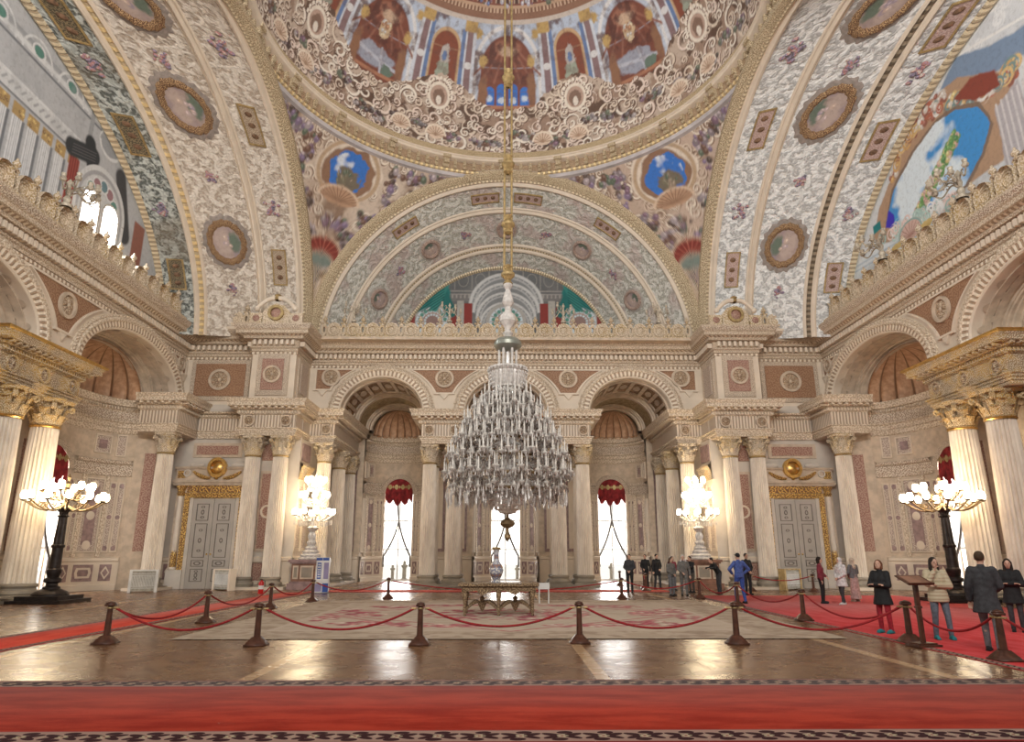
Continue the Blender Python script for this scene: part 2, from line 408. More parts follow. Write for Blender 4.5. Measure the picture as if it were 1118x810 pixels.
for g in (-1, 1):
    w = g_name(g)
    for x, y, lab in (
        (g * 4.5, 40.35, f'front outer fluted column of the centre pier {w} of the middle arch'),
        (g * 3.05, 40.35, f'front inner fluted column of the centre pier {w} of the middle arch'),
        (g * 4.5, 42.0, f'rear outer fluted column half hidden in the pier {w} of the middle arch'),
        (g * 3.05, 42.0, f'rear inner fluted column half hidden in the pier {w} of the middle arch'),
        (g * 10.6, 39.95, f'first jamb column lit by the crystal candelabrum on the {w} of the arcade'),
        (g * 10.45, 43.0, f'second jamb column standing deeper behind the {w} arcade arch'),
        (g * 10.4, 45.75, f'deepest dim column beside the {w} back niche with the red valance'),
        (g * 13.8, 37.3, f'leaning fluted column next to the grey double door, {w} corner pier'),
        (g * 12.3, 37.3, f'inner column of the pair on the {w} corner pier, beside the crystal candelabrum'),
        (g * 18.05, 36.3, f'single column at the far {w} corner between grey door and curved niche')):
        column(x, y, lab)
    column(g * 19.25, 28.3, f'big gilded-capital column behind the bronze lamp stand by the {w} wall', True)
    column(g * 19.25, 26.0, f'big gilded-capital column at the {w} edge of the photo', True)

# ------------------------------------------------------------------ niche with window, used by the back bays and the side bays
NWIN = [0]
def niche(base, c, a, b, n0, par, w=1.02, zs=5.85, tone=0):
    em, L = ell_map(base, c, a, b, n0)
    wall = MB(em)
    for s0, s1 in ((-L, -w), (w, L)): wall.quad(s0, s1, 0, zs, 0, 10)
    wall.archwall(-L, L, zs, 8.0, [(0, w, w)])
    wall.quad(-w, -w + 1e-3, 0, zs, 0)
    wall.build('niche_wall', M['plaster'], par)
    rv = MB(em); pr = [(0, 0), (0, -.5)]
    for s_ in (-w, w): rv.grid(np.array([[[s_, n, z] for n in (0, -.5)] for z in (0, zs)]))
    rv.arch(0, zs, w, w, pr, seg=20); rv.build('window_reveal', M['plaster_light'], par)
    ar = MB(em).arch(0, zs, w, w, [(0, 0), (0, .07), (.1, .1), (.26, .1), (.3, .03), (.3, 0)], seg=24); ar.build('window_archivolt', M['carved'], par)
    fr, fi, ca, dd, pk, dado = MB(em), MB(em), MB(em), MB(em), MB(em), MB(em)
    dado.sweep([(0, 0), (.16, 0), (.16, .26), (.1, .28), (.1, 1.38), (.17, 1.42), (.17, 1.56), (.05, 1.62), (0, 1.62)], np.linspace(w + .05, L, 14))
    dado.sweep([(0, 0), (.16, 0), (.16, .26), (.1, .28), (.1, 1.38), (.17, 1.42), (.17, 1.56), (.05, 1.62), (0, 1.62)], np.linspace(-L, -w - .05, 14)); dado.build('dado', M['plaster_light'], par)
    span = L - w - .3
    for sg in (-1, 1):
        def pan(u0, u1, z0, z1, kind):
            s0, s1 = sorted((sg * (w + .15 + span * u0), sg * (w + .15 + span * u1)))
            f = .055
            for q in ((s0, s1, z0, z0 + f), (s0, s1, z1 - f, z1), (s0, s0 + f, z0 + f, z1 - f), (s1 - f, s1, z0 + f, z1 - f)):
                fr.box(q[0], q[1], .0, .09, q[2], q[3], 3)
            tgt = {'m': fi, 'p': pk}[kind]
            tgt.box(s0 + f * 1.3, s1 - f * 1.3, .0, .045, z0 + f * 1.3, z1 - f * 1.3, 3)
            return s0, s1
        for u0, u1 in ((.0, .11), (.13, .24), (.73, .84), (.86, .97)):
            s0, s1 = pan(u0, u1, 1.85, 5.4, 'p'); m = (s0 + s1) / 2; r = (s1 - s0) * .36
            fi.disc(m, 3.6, r, .06, 16); fr.ringplate(m, 3.6, r, r * 1.25, .04, .1, 16)
            fi.disc(m, 2.05, r, .05, 12); fi.disc(m, 5.2, r, .05, 12)
        s0, s1 = pan(.32, .65, 1.85, 5.55, 'p'); m = (s0 + s1) / 2; hw = (s1 - s0) * .27
        fi.box(m - hw, m + hw, .0, .07, 2.2, 5.2, 3); fr.disc(m, 3.65, hw * .8, .08, 16, bulge=.04)
        fr.disc(m, 2.2, hw * .8, .075, 14); fr.disc(m, 5.2, hw * .8, .075, 14)
        # dado: lozenge, long octagon, lozenge
        for u0, u1, long_ in ((.03, .22, 0), (.32, .65, 1), (.75, .94, 0)):
            s0, s1 = sorted((sg * (w + .15 + span * u0), sg * (w + .15 + span * u1))); m = (s0 + s1) / 2; hw = (s1 - s0) / 2
            fi.box(s0, s1, .0, .125, .45, 1.25, 3)
            o = [(m - hw * .75, .85), (m, .52), (m + hw * .75, .85), (m, 1.18)] if not long_ else [(m - hw * .85, .85), (m - hw * .7, .6), (m + hw * .7, .6), (m + hw * .85, .85), (m + hw * .7, 1.1), (m - hw * .7, 1.1)]
            fr.poly(o, .1, .145); fi.poly([(m + (p - m) * .68, .85 + (z - .85) * .62) for p, z in o], .1, .155)
        for u in (.28, .69): # pilaster strips
            s0 = sg * (w + .15 + span * u); dd.box(s0 - .1, s0 + .1, 0, .12, 1.62, 5.7)
        ca.sweep([(0, 5.7), (.1, 5.72), (.1, 5.9), (.06, 5.92), (.06, 6.3), (.2, 6.36), (.24, 6.5), (0, 6.55)], np.linspace(sg * (w + .3), sg * L, 12))
        s0, s1 = pan(.38, .66, 6.85, 7.8, 'p'); fi.box(s0 + .22, s1 - .22, .0, .07, 7.1, 7.55)
        s0, s1 = pan(.74, .9, 6.75, 7.9, 'p')
    dd.sweep([(0, 7.95), (.06, 8.0), (.06, 8.25), (.12, 8.27), (.12, 8.5), (.2, 8.56), (.2, 8.62), (.08, 8.64)], np.linspace(-L, L, 30))
    ca.sweep([(.08, 8.64), (.08, 9.14)], np.linspace(-L, L, 30))
    dd.sweep([(.08, 9.14), (.14, 9.2), (.14, 9.36), (.3, 9.42), (.34, 9.56), (.42, 9.75), (-.05, 9.8)], np.linspace(-L, L, 30))
    for s_ in np.arange(-L + .1, L - .1, .17): dd.box(s_, s_ + .09, .1, .25, 9.22, 9.36)
    dd.build('niche_moulding', M['cornice_light'], par); fr.build('panel_frame', M['plaster_light'], par)
    fi.build('panel_inlay', M['mauve_marble'], par); pk.build('panel_field', M['panel_pale'], par); ca.build('niche_frieze', M['carved_fine'], par)
    return em, L
def window(em, w, zs, n, idx, labels):
    """glazed arched window at depth n of a niche, with its curtains"""
    W = struct(f'window_{idx}')
    f = MB(em)
    for s_ in (-w, 0, w): f.cube(s_ - .04, s_ + .04, n - .04, n + .04, 0, zs + (w if s_ == 0 else 0) - .02)
    for z in (.05, 2.05, 4.0, zs): f.cube(-w, w, n - .035, n + .035, z - .035, z + .035)
    f.arch(0, zs, w, w, [(0, n + .04), (-.07, n + .04), (-.07, n - .04), (0, n - .04)], seg=18)
    f.build('window_frame', M['steel_white'], W)
    g = MB(em); g.quad(-w, w, 0, zs, n); a = np.linspace(0, PI, 19)
    g.grid(np.array([[[w * cos(t), n, zs], [w * cos(t), n, zs + w * sin(t)]] for t in a])); g.build('window_pane', M['pane'], W)
    # valance: gathered scalloped swag
    P = []
    for i, t in enumerate(np.linspace(0, 1, 61)):
        s_ = -w + 2 * w * t; top = zs + math.sqrt(max(w * w - s_ * s_, 0)); bot = zs - .42 - .34 * abs(sin(3.5 * PI * t)) + .1 * cos(2 * PI * t)
        P.append([[s_ * .985, n + .34 + .05 * sin(46 * t) * q, top + (bot - top) * q] for q in np.linspace(0, 1, 10)])
    v = MB(em).grid(np.array(P)).build('valance', M['curtain_red']); tag(v, labels[0], 'valance', 'red window valances')
    v2 = MB(em)
    for k in range(4):
        a0, a1 = -w * .9 + k * w * .45, -w * .9 + (k + 1) * w * .45
        v2.grid(np.array([[[a0 + (a1 - a0) * t, n + .41, zs + .5 - .30 * sin(PI * t) * q + .12 * q - .05] for q in np.linspace(-1, 1, 7)] for t in np.linspace(0, 1, 9)]))
    v2.build('swag', M['gold_dull'], v)
    # two crossing sheers tied back to either side
    for sg in (-1, 1):
        root = tag(empty('sheer_curtain'), labels[1].format('left' if sg < 0 else 'right'), 'curtain', 'sheer window curtains')
        ed = []; P = []
        for z in np.linspace(5.3, .9, 26):
            q = (5.3 - z) / 3.7; q = min(q, 1); e = -sg * .10 * w * (1 - q) + sg * w * (.86 * q ** 2.3)
            if z < 1.6: e = sg * w * .86
            P.append([[sg * w * .98 + (e - sg * w * .98) * u, n + .14 + .085 * sg + .03 * sin(u * 25), z] for u in np.linspace(0, 1, 16)]); ed.append((e, n + .14 + .085 * sg, z))
        MB(em).grid(np.array(P)).build('sheer', M['sheer'], root)
        pts = em(np.array(ed)); MB().tube(pts, .06, 6).build('trim_edge', M['dark_trim'], root)
t = NT('pane'); tr = t.n('BsdfTransparent'); gl = t.n('BsdfGlossy', 0, None, Roughness=.02); mx = t.n('MixShader', 0, None, i0=.06, i1=tr, i2=gl); t.t.links.new(mx, t.out.inputs[0]); M['pane'] = t.mat
t = NT('sheer'); tr = t.n('BsdfTransparent', 0, None, Color=(.72, .72, .71, 1)); gl = t.n('BsdfTranslucent', 0, None, Color=(.55, .54, .53, 1)); mx = t.n('MixShader', 0, None, i0=.4, i1=tr, i2=gl); t.t.links.new(mx, t.out.inputs[0]); M['sheer'] = t.mat
plain('dark_trim', (.12, .1, .09), .8)

# half-dome shell over a niche: ribs fall from the crown
def shell(base, c, zc, r, n0, par, lobes=9, depth=1.0, kz=.9):
    nu, nv = lobes * 10, 14
    P, UV = [], []
    for i in range(nu + 1):
        ps = PI * i / nu; lob = abs(sin(ps * lobes)) ** .6
        row = []; ur = []
        for j in range(nv + 1):
            e = PI / 2 * j / nv; q = cos(e)
            rr = r * (1 - .10 * (1 - lob) * q)
            zz = zc + r * kz * sin(e) - (.14 * lob if j == 0 else 0)
            row.append([c + rr * q * cos(ps), n0 - depth * rr * q * sin(ps), zz]); ur.append([ps * lobes / PI, e * r])
        P.append(row); UV.append(ur)
    MB(base).grid(np.array(P), np.array(UV)).build('shell_dome', M['shell'], par)
t = NT('shell'); sep = t.n('SeparateXYZ', 0, i0=t.uv()).node
fr_ = t.math('ABSOLUTE', t.math('SUBTRACT', t.math('FRACT', sep.outputs[0]), .5))
lob = t.smooth(fr_, .40, .47); nz_ = t.noise(t.pos(), 4, 4)
t.bs('Base Color', t.mix(lob, t.mix(t.smooth(nz_, .35, .65), (.42, .24, .14), (.56, .35, .22)), (.20, .11, .06))); t.bs('Roughness', .6); M['shell'] = t.mat

def archivolt(base, c, rx, rz, zc, par, gilt=False):
    MB(base).arch(c, zc, rx, rz, [(0, -.55), (0, .06), (.05, .12), (.1, .12)], seg=48).build('arch_edge', M['plaster_light'], par)
    MB(base).arch(c, zc, rx, rz, [(.1, .12), (.14, .17), (.36, .17), (.4, .2)], seg=48).build('arch_carving', M['egg_band'], par)
    b = MB(base).arch(c, zc, rx, rz, [(.4, .2), (.44, .24), (.54, .24), (.62, .12), (.74, .12), (.74, 0)], seg=48)
    n = 56
    for i in range(n):
        a = PI * (i + .5) / n
        P = MB(lambda Q, a=a: base(np.stack([c + (rx + Q[:, 2]) * cos(a) - Q[:, 0] * sin(a), Q[:, 1], zc + (rz + Q[:, 2]) * sin(a) + Q[:, 0] * cos(a)], -1)))
        P.cube(-.045, .045, .1, .2, .56, .70); b.v += P.v; b.f += [f + b.n for f in P.f]; b.uv += P.uv; b.n += P.n
    b.build('archivolt', M['cornice_light'], par)

def vault_bay(base, c, rx, kz, zc, d0, par, d1=3.6, d2=6.0, d3=6.6, r2=2.1, r3=1.7):
    bm = barrel_map(base, c, zc, kz)
    f = MB(bm); aa = np.linspace(0, PI, 33)
    f.grid(np.array([[[a, rx, d] for d in (d0, d1)] for a in aa])); f.build('coffer_field', M['coffer'], par)
    r = MB(bm)
    for d in (d0, d1 - .3): r.grid(np.array([[[a, q, e] for q, e in ((rx, d), (rx - .1, d), (rx - .1, d + .3), (rx, d + .3))] for a in aa]))
    for k in range(10):
        a = PI * k / 9; r.grid(np.array([[[a + x, q, e] for x, q in ((-.05, rx), (-.05, rx - .1), (.05, rx - .1), (.05, rx))] for e in (d0, d1)]))
    r.build('coffer_rib', M['plaster'], par)
    co = MB(bm)
    for k in range(9):
        a = PI * (k + .5) / 9
        for d in ((d0 + .3 + d1 - .3) / 2,):
            co.grid(np.array([[[a + .09 * q * cos(t), rx - .06, d + .55 * q * sin(t)] for q in (.01, .6, 1)] for t in np.linspace(0, 2 * PI, 17)]))
    co.build('coffer_boss', M['plaster'], par)
    s2 = MB(bm); s2.grid(np.array([[[a, q, e] for q, e in ((rx, d1), (r2 + .12, d1 + .02), (r2 + .12, d1 + .12), (r2, d1 + .14), (r2, d1 + .5))] for a in aa])); s2.build('inner_arch', M['plaster'], par)
    s3 = MB(bm); s3.grid(np.array([[[a, r2, e] for e in (d1 + .5, d2)] for a in aa])); s3.build('inner_soffit', M['soffit_olive'], par)
    s4 = MB(bm); s4.grid(np.array([[[a, q, e] for q, e in ((r2, d2), (r2 - .1, d2 + .02), (r2 - .1, d2 + .15), (r2 - .2, d2 + .17), (r2 - .22, d2 + .35), (r3 + .06, d2 + .37), (r3, d2 + .5), (r3, d3))] for a in aa])); s4.build('niche_arch', M['plaster'], par)

def spandrel(base, c, d, R, Rz, zc, z0, z1, par, sides=(1, 1), wend=1.0):
    """painted spandrel between two arches (or an arch and a straight end) with a round rosette"""
    zz = np.linspace(z0, z1, 16); P = []; e0, e1 = [], []
    for z in zz:
        q = min((z - zc) / Rz, 1); w_ = d - R * math.sqrt(max(1 - q * q, 0)) - .3
        lo = -w_ if sides[0] else -wend; hi = w_ if sides[1] else wend
        P.append([[c + lo, .03, z], [c + hi, .03, z]]); e0.append((c + lo, z)); e1.append((c + hi, z))
    P = np.array(P); MB(base).grid(P, P[..., [0, 2]]).build('spandrel_panel', M['panel_brown'], par)
    b = MB(base)
    for ed, sg in ((e0, -1), (e1, 1)):
        b.grid(np.array([[[s_ + sg * o, n, z] for o, n in ((-.03, .03), (-.03, .12), (.11, .12), (.11, 0))] for s_, z in ed]))
    b.box(e0[-1][0] - .07, e1[-1][0] + .07, 0, .1, z1, z1 + .09)
    b.box(e0[0][0] - .12, e1[0][0] + .12, 0, .14, z0 - .1, z0); b.poly([(c + (e0[0][0] + e1[0][0]) / 2 - c + x, z0 - .1 - y) for x, y in ((-.25, 0), (.25, 0), (.12, .18), (0, .32), (-.12, .18))], 0, .12)
    m = (e0[-4][0] + e1[-4][0]) / 2
    b.build('spandrel_frame', M['plaster_light'], par)
    MB(base).rosette(m, z0 + (z1 - z0) * .62, min(.56, (e1[-5][0] - e0[-5][0]) * .34), .04).build('rosette', M['plaster'], par)
# ------------------------------------------------------------------ back wall: three-arch screen
BK = face_map(40.0)
wb = struct('wall_back')
# outer shell behind the niches, with the window openings, and the gallery floors above
ob = MB(BK).archwall(-12.0, 12.0, 5.85, 14.2, [(c, 1.02, 1.02) for c in (-7.45, 0, 7.45)], -9.25)
for s0, s1 in ((-12, -8.47), (-6.43, -1.02), (1.02, 6.43), (8.47, 12)): ob.quad(s0, s1, 0, 5.85, -9.25)
ob.build('outer_wall', M['plaster'], wb)
ob = MB(); ob.cube(-19.3, 19.3, 38.5, 49.3, 14.0, 14.15)
for x in (-12.0, 12.0): ob.cube(x - .1, x + .1, 39.5, 49.3, 0, 14.1)
for x in (-1, 1): ob.cube(x * 19.2, x * 12, 38.6, 38.8, 0, 9.5)
ob.build('gallery_floor', M['plaster'], wb)
ARX, ARZ, AZ = 2.45, 2.1, 9.95
MB(BK).archwall(-11.95, 11.95, AZ, 12.95, [(-7.45, ARX, ARZ), (0, ARX, ARZ), (7.45, ARX, ARZ)]).build('arcade_wall', M['plaster_light'], wb)
for c in (-7.45, 0, 7.45):
    archivolt(BK, c, ARX, ARZ, AZ, wb)
    vault_bay(BK, c, ARX, ARZ / ARX, AZ, .5, wb)
    shell(BK, c, 9.78, 1.72, -6.6, wb, kz=.92)
for c in (-3.725, 3.725): spandrel(BK, c, 3.725, 3.2, 2.86, AZ, 11.1, 12.5, wb)
for g in (-1, 1): spandrel(BK, g * 10.9, 3.45, 3.2, 2.86, AZ, 11.3, 12.5, wb, (0, 1) if g < 0 else (1, 0), .55)
NB = []; SN = []
for i, c in enumerate((-7.45, 0, 7.45)):
    par = wb
    NB.append(niche(BK, c, 2.2, 2.1, -6.6, par))
    MB(BK).grid(np.array([[[c + r_ * cos(a), -6.6 - d_ * sin(a), 9.79] for r_, d_ in ((2.35, 2.25), (1.6, 1.6))] for a in np.linspace(0, PI, 25)])).build('niche_ledge', M['plaster'], par)
bw = MB(BK)
for s0, s1 in ((-11.2, -9.65), (-5.25, -2.2), (2.2, 5.25), (9.65, 11.2)): bw.quad(s0, s1, 0, 9.97, -6.6)
bw.build('rear_wall', M['plaster'], wb)
dd = MB(BK); fr = MB(BK)
for s0, s1 in ((-11.2, -9.7), (-5.2, -2.25), (2.25, 5.2), (9.7, 11.2)):
    dd.sweep([(-6.6, 0), (-6.4, 0), (-6.4, .3), (-6.45, 1.4), (-6.38, 1.45), (-6.38, 1.58), (-6.6, 1.62)], (s0, s1))
    k = 1 if s1 - s0 < 2 else 2
    for j in range(k):
        m = s0 + (s1 - s0) * (j + .5) / k; fr.box(m - .4, m + .4, -6.6, -6.52, 1.9, 7.4); dd.box(m - .26, m + .26, -6.54, -6.48, 2.1, 7.2)
dd.build('dado', M['plaster_light'], wb); fr.build('rear_panel', M['mauve_marble'], wb)
# beams of the bays: entablatures over the column clusters
for g in (-1, 1):
    x0, x1 = (-4.95, -2.6) if g < 0 else (2.6, 4.95)
    path = [(x0, 46.6), (x0, 39.72), (x1, 39.72), (x1, 46.6)]
    entablature(path, wb)
    b = MB(); b.cube(x0 + .02, x1 - .02, 39.75, 46.6, 8.0, 9.94); b.build('beam_core', M['plaster'], wb)
    MB(BK).rosette(x0 + .42, 8.8, .31, .3).rosette(x1 - .42, 8.8, .31, .3).build('frieze_rosette', M['plaster'], wb)
    pl = MB(); 
    prof = [(.0, 0), (.0, .1), (-.03, .12), (-.03, .2), (-.08, .22)]
    pl.cube(x0 - .25, x1 + .25, 39.3, 42.9, 0, .13); pl.build('pier_plinth', M['base_stone'], wb)
# jamb, corner pier, door bay and corner column: one running entablature per side
def mir(g, pts):
    q = [(-g * x, y) for x, y in pts]
    return q if g < 0 else q[::-1]
for g in (-1, 1):
    nm = g_name(g)
    wc = struct('wall_corner_' + nm)
    P_pier = mir(g, [(-14.55, 38.4), (-14.55, 36.95), (-11.55, 36.95), (-11.55, 39.72), (-10.1, 39.72), (-10.1, 46.6)])
    entablature(P_pier, wc)
    P_bay = mir(g, [(-17.3, 38.08), (-14.55, 38.08)]); entablature(P_bay, wc, light=True)
    P_cor = mir(g, [(-19.4, 35.72), (-17.4, 35.72), (-17.4, 38.2)]); entablature(P_cor, wc)
    core = MB()
    for x0, x1, y0, y1 in ((-14.53, -11.57, 36.98, 40), (-11.6, -10.12, 39.75, 46.6), (-19.4, -17.42, 35.75, 38.5)):
        core.cube(*sorted((-g * x0, -g * x1)), y0, y1, 8.0, 9.94)
    core.build('entablature_core', M['plaster'], wc)
    F1 = face_map(36.95); ro = MB(F1)
    for x in (-14.05, -12.05): ro.rosette(-g * x, 8.8, .32, .05)
    ro.build('frieze_rosette', M['plaster'], wc)
    ro = MB(face_map(39.72)); ro.rosette(-g * -10.55, 8.8, .31, .05); ro.build('frieze_rosette', M['plaster'], wc)
    # walls below
    w = MB(face_map(38.2)); w.quad(*sorted((-g * -19.3, -g * -11.5)), 0, 9.97, 0); w.build('door_bay_wall', M['plaster_grey'], wc)
    w = MB()
    a, b_ = (-g * -11.55, 38.2), (-g * -11.42, 39.95)
    for (xa, ya), (xb, yb) in ((a, b_), (b_, (-g * -11.42, 46.6))):
        w.add([[xa, ya, 0], [xb, yb, 0], [xb, yb, 8.05], [xa, ya, 8.05]], [[0, 1, 2, 3]], [[[0, 0], [2, 0], [2, 8], [0, 8]]])
    w.build('jamb_wall', M['plaster_light'], wc)
    # panelled chamfer behind the candelabrum
    dx, dy = b_[0] - a[0], b_[1] - a[1]; L = math.hypot(dx, dy); ux, uy = dx / L, dy / L; nx, ny = (uy, -ux) if g < 0 else (-uy, ux)
    if ny > 0: nx, ny = -nx, -ny
    cm = lambda P: np.stack([a[0] + ux * P[:, 0] + nx * P[:, 1], a[1] + uy * P[:, 0] + ny * P[:, 1], P[:, 2]], -1)
    d = MB(cm); d.sweep([(0, 0), (.12, 0), (.12, .26), (.06, .3), (.06, 1.4), (.13, 1.44), (.13, 1.58), (0, 1.62)], (0, L))
    for s0 in (.1, 1.0): d.box(s0, s0 + .72, 0, .06, 1.9, 5.6); 
    d.build('chamfer_dado', M['plaster_light'], wc)
    d = MB(cm); 
    for s0 in (.1, 1.0): d.box(s0 + .14, s0 + .58, 0, .09, 2.1, 5.4)
    d.build('chamfer_panel', M['panel_pale'], wc)
    d = MB(cm); d.sweep([(0, 5.8), (.1, 5.82), (.12, 6.0), (.2, 6.4), (.3, 6.5), (.3, 6.6), (0, 6.7)], (-.1, L + .1)); d.build('chamfer_frieze', M['carved_gilt'], wc)
    d = MB(cm); d.box(.3, 1.5, 0, .08, 6.85, 7.8); d.build('chamfer_square', M['mauve_marble'], wc)
    # wall panel between the paired columns
    F2 = face_map(38.2); m = -g * -13.05
    MB(F2).box(m - .55, m + .55, 0, .08, 1.9, 6.2).build('pier_panel_frame', M['plaster'], wc)
    MB(F2).box(m - .42, m + .42, 0, .11, 2.05, 6.05).box(m - .55, m + .55, 0, .1, 6.8, 7.7).box(m - .5, m + .5, 0, .2, .4, 1.3).build('pier_panel', M['panel_rose'], wc)
    MB(F2).ringplate(m, 4.0, .26, .36, .05, .17, 20).box(m - .62, m + .62, 0, .16, .25, .4).box(m - .62, m + .62, 0, .2, 1.35, 1.6).build('pier_panel_ring', M['plaster_light'], wc)
    d = MB(F2); s0, s1 = sorted((-g * -18.9, -g * -11.55))
    dz = [(0, 0), (.14, 0), (.14, .26), (.08, .3), (.08, 1.38), (.15, 1.42), (.15, 1.56), (0, 1.62)]
    for q in ((-18.9, -17.75), (-14.8, -11.55)): d.sweep(dz, sorted((-g * q[0], -g * q[1])))
    d.build('door_bay_dado', M['plaster_light'], wc)
    d = MB(F2)
    m = -g * -18.0
    d.box(m - .3, m + .3, 0, .1, .45, 1.25); d.build('dado_inlay', M['mauve_marble'], wc)
    MB(F2).poly([(m - .22, .85), (m, .52), (m + .22, .85), (m, 1.18)], .1, .12).build('dado_lozenge', M['plaster_light'], wc)
    # long red panel above the door, small colonnettes
    m = -g * -16.1
    MB(F2).box(m - 1.35, m + 1.35, 0, .08, 6.95, 7.75).build('overdoor_frame', M['plaster'], wc)
    MB(F2).box(m - 1.15, m + 1.15, 0, .11, 7.1, 7.6).build('overdoor_panel', M['panel_rose'], wc)
    # slab plinths under the columns
    pl = MB(); pl.cube(*sorted((-g * -14.75, -g * -11.35)), 36.45, 38.3, 0, .13); pl.cube(*sorted((-g * -19.0, -g * -17.3)), 35.5, 37.3, 0, .13); pl.cube(*sorted((-g * -11.4, -g * -9.8)), 39.2, 47, 0, .13)
    pl.build('column_plinth', M['plaster_light'], wc)
    # attic: recessed door bay, projecting pier block
    AT = face_map(38.25)
    MB(AT).quad(*sorted((-g * -19.3, -g * -14.2)), 9.97, 12.95, 0).build('attic_wall', M['plaster_light'], wc)
    s0, s1 = sorted((-g * -18.1, -g * -14.75)); mm = (s0 + s1) / 2
    MB(AT).box(s0, s1, 0, .10, 10.2, 12.6).build('attic_panel_frame', M['carved'], wc)
    MB(AT).box(s0 + .25, s1 - .25, 0, .14, 10.45, 12.35).build('attic_panel', M['panel_brown'], wc)
    MB(AT).rosette(mm, 11.4, .62, .12).build('rosette', M['plaster'], wc)
    blk = MB(); blk.cube(*sorted((-g * -14.3, -g * -11.85)), 37.1, 40.2, 9.9, 12.95); blk.build('attic_block', M['plaster_light'], wc)
    AB = face_map(37.1); s0, s1 = sorted((-g * -13.95, -g * -12.2)); mm = (s0 + s1) / 2
    MB(AB).box(s0, s1, 0, .10, 10.25, 12.65).build('attic_panel_frame', M['carved'], wc)
    MB(AB).box(s0 + .27, s1 - .27, 0, .14, 10.55, 12.35).build('attic_panel', M['panel_rose'], wc)
    MB(AB).rosette(mm, 11.45, .5, .12).build('rosette', M['plaster'], wc)
    SB = lambda P: np.stack([g * (-11.85 + P[:, 1]) if g < 0 else 11.85 - P[:, 1], P[:, 0], P[:, 2]], -1)
    MB(lambda P: np.stack([g * (11.85 - P[:, 1]), P[:, 0], P[:, 2]], -1)).box(37.6, 39.5, 0, .08, 10.3, 12.6).build('attic_side_frame', M['carved'], wc)
    MB(lambda P: np.stack([g * (11.85 - P[:, 1]), P[:, 0], P[:, 2]], -1)).box(37.9, 39.2, 0, .12, 10.6, 12.3).build('attic_side_panel', M['panel_pale'], wc)

    # ---------------------------------------------------------------- side wall with exedra
    ws = struct('wall_' + nm)
    SM = side_map(g)
    MB(SM).archwall(16.0, 38.6, AZ, 12.95, [(33.0, 4.45, 2.35), (21.2, 4.45, 2.35)]).build('side_arcade_wall', M['plaster_light'], ws)
    for c in (33.0, 21.2):
        archivolt(SM, c, 4.45, 2.35, AZ, ws)
        vault_bay(SM, c, 4.45, .528, AZ, .35, ws, d1=1.0, d2=1.2, d3=1.45, r2=4.3, r3=3.75)
        shell(SM, c, 9.9, 3.8, -1.4, ws, depth=.52, lobes=9, kz=.54)
    ob = MB(SM).archwall(16.0, 38.7, 5.85, 14.1, [(33.0, 1.02, 1.02)], -3.62)
    for s0, s1 in ((16, 31.98), (34.02, 38.7)): ob.quad(s0, s1, 0, 5.85, -3.62)
    ob.box(16.0, 38.7, -3.7, 0, 14.0, 14.15).box(38.62, 38.75, -3.7, 0, 0, 14.1).box(16.0, 16.1, -3.7, 0, 0, 14.1); ob.box(30.3, 35.7, -3.4, -.5, 9.72, 9.76) if False else None
    # ledge between niche wall and shell
    aa_ = np.linspace(0, PI, 25)
    ob.grid(np.array([[[33.0 + r_ * cos(a), -n_ - d_ * sin(a), 9.79] for r_, n_, d_ in ((3.75, 1.3, 2.0), (3.5, 1.4, 1.6))] for a in aa_])); 
    ob.build('outer_wall', M['plaster'], ws)
    spandrel(SM, 27.1, 5.9, 5.3, 3.2, AZ, 10.7, 12.5, ws)
    spandrel(SM, 38.0, 5.0, 5.3, 3.2, AZ, 11.7, 12.5, ws, (1, 0), .12)
    SN.append(niche(SM, 33.0, 3.65, 1.85, -1.35, ws))
    em2, L2 = ell_map(SM, 21.2, 3.65, 1.85, -1.35); MB(em2).quad(-L2, L2, 0, 9.8, 0, 24).build('niche_wall', M['plaster'], ws)
    rv_ = MB(SM).quad(37.35, 38.6, 0, 9.97, 0)
    for sa, na, sb, nb in ((37.35, 0, 36.65, -1.35), (29.35, -1.35, 29.35, -2.2), (24.85, -1.35, 24.85, -2.2)): rv_.grid(np.array([[[sa, na, z], [sb, nb, z]] for z in (0, 9.97)]))
    rv_.build('side_pier_wall', M['plaster'], ws)
    MB(lambda P: SM(np.stack([37.35 - .46 * P[:, 0], -.886 * P[:, 0] + P[:, 1] * .46, P[:, 2]], -1))).box(.55, 1.05, 0, .1, 1.9, 7.0).build('pier_side_panel', M['panel_rose'], ws)
    # pier behind the big columns
    b = MB(SM); b.box(24.6, 29.6, -3.6, -1.95, 0, 9.97); b.build('pier_core', M['plaster'], ws)
    p = MB(SM)
    for s0 in (25.0, 26.85, 28.9): p.box(s0, s0 + .6, -2.0, -1.86, 1.9, 6.5)
    p.build('pier_pilaster', M['panel_rose'], ws)
    d = MB(SM); d.sweep([(-1.95, 0), (-1.75, 0), (-1.75, .3), (-1.85, .35), (-1.85, 1.5), (-1.75, 1.55), (-1.75, 1.7), (-1.95, 1.75)], (24.6, 29.6)); d.build('pier_dado', M['plaster_light'], ws)
    X = SIDE + .5
    entablature(mir(g, [(-22.0, 24.7), (-X, 24.7), (-X, 29.65), (-22.0, 29.65)]), ws, mats=('carved_gilt', 'carved_gilt', 'carved_gilt'))
    MB(SM).box(24.72, 29.63, -3.4, -.52, 8.0, 9.94).build('entablature_core', M['plaster'], ws)
    MB().mould(mir(g, [(-22.0, 24.7), (-X, 24.7), (-X, 29.65), (-22.0, 29.65)]), [(.69, 9.84), (.76, 9.88), (.76, 9.96), (.69, 9.98)]).build('gilt_edge', M['gold'], ws)
    ro = MB(SM)
    for s_ in (25.3, 27.2, 29.05): ro.rosette(s_, 8.8, .34, -.48)
    ro.build('frieze_rosette', M['carved_gilt'], ws)
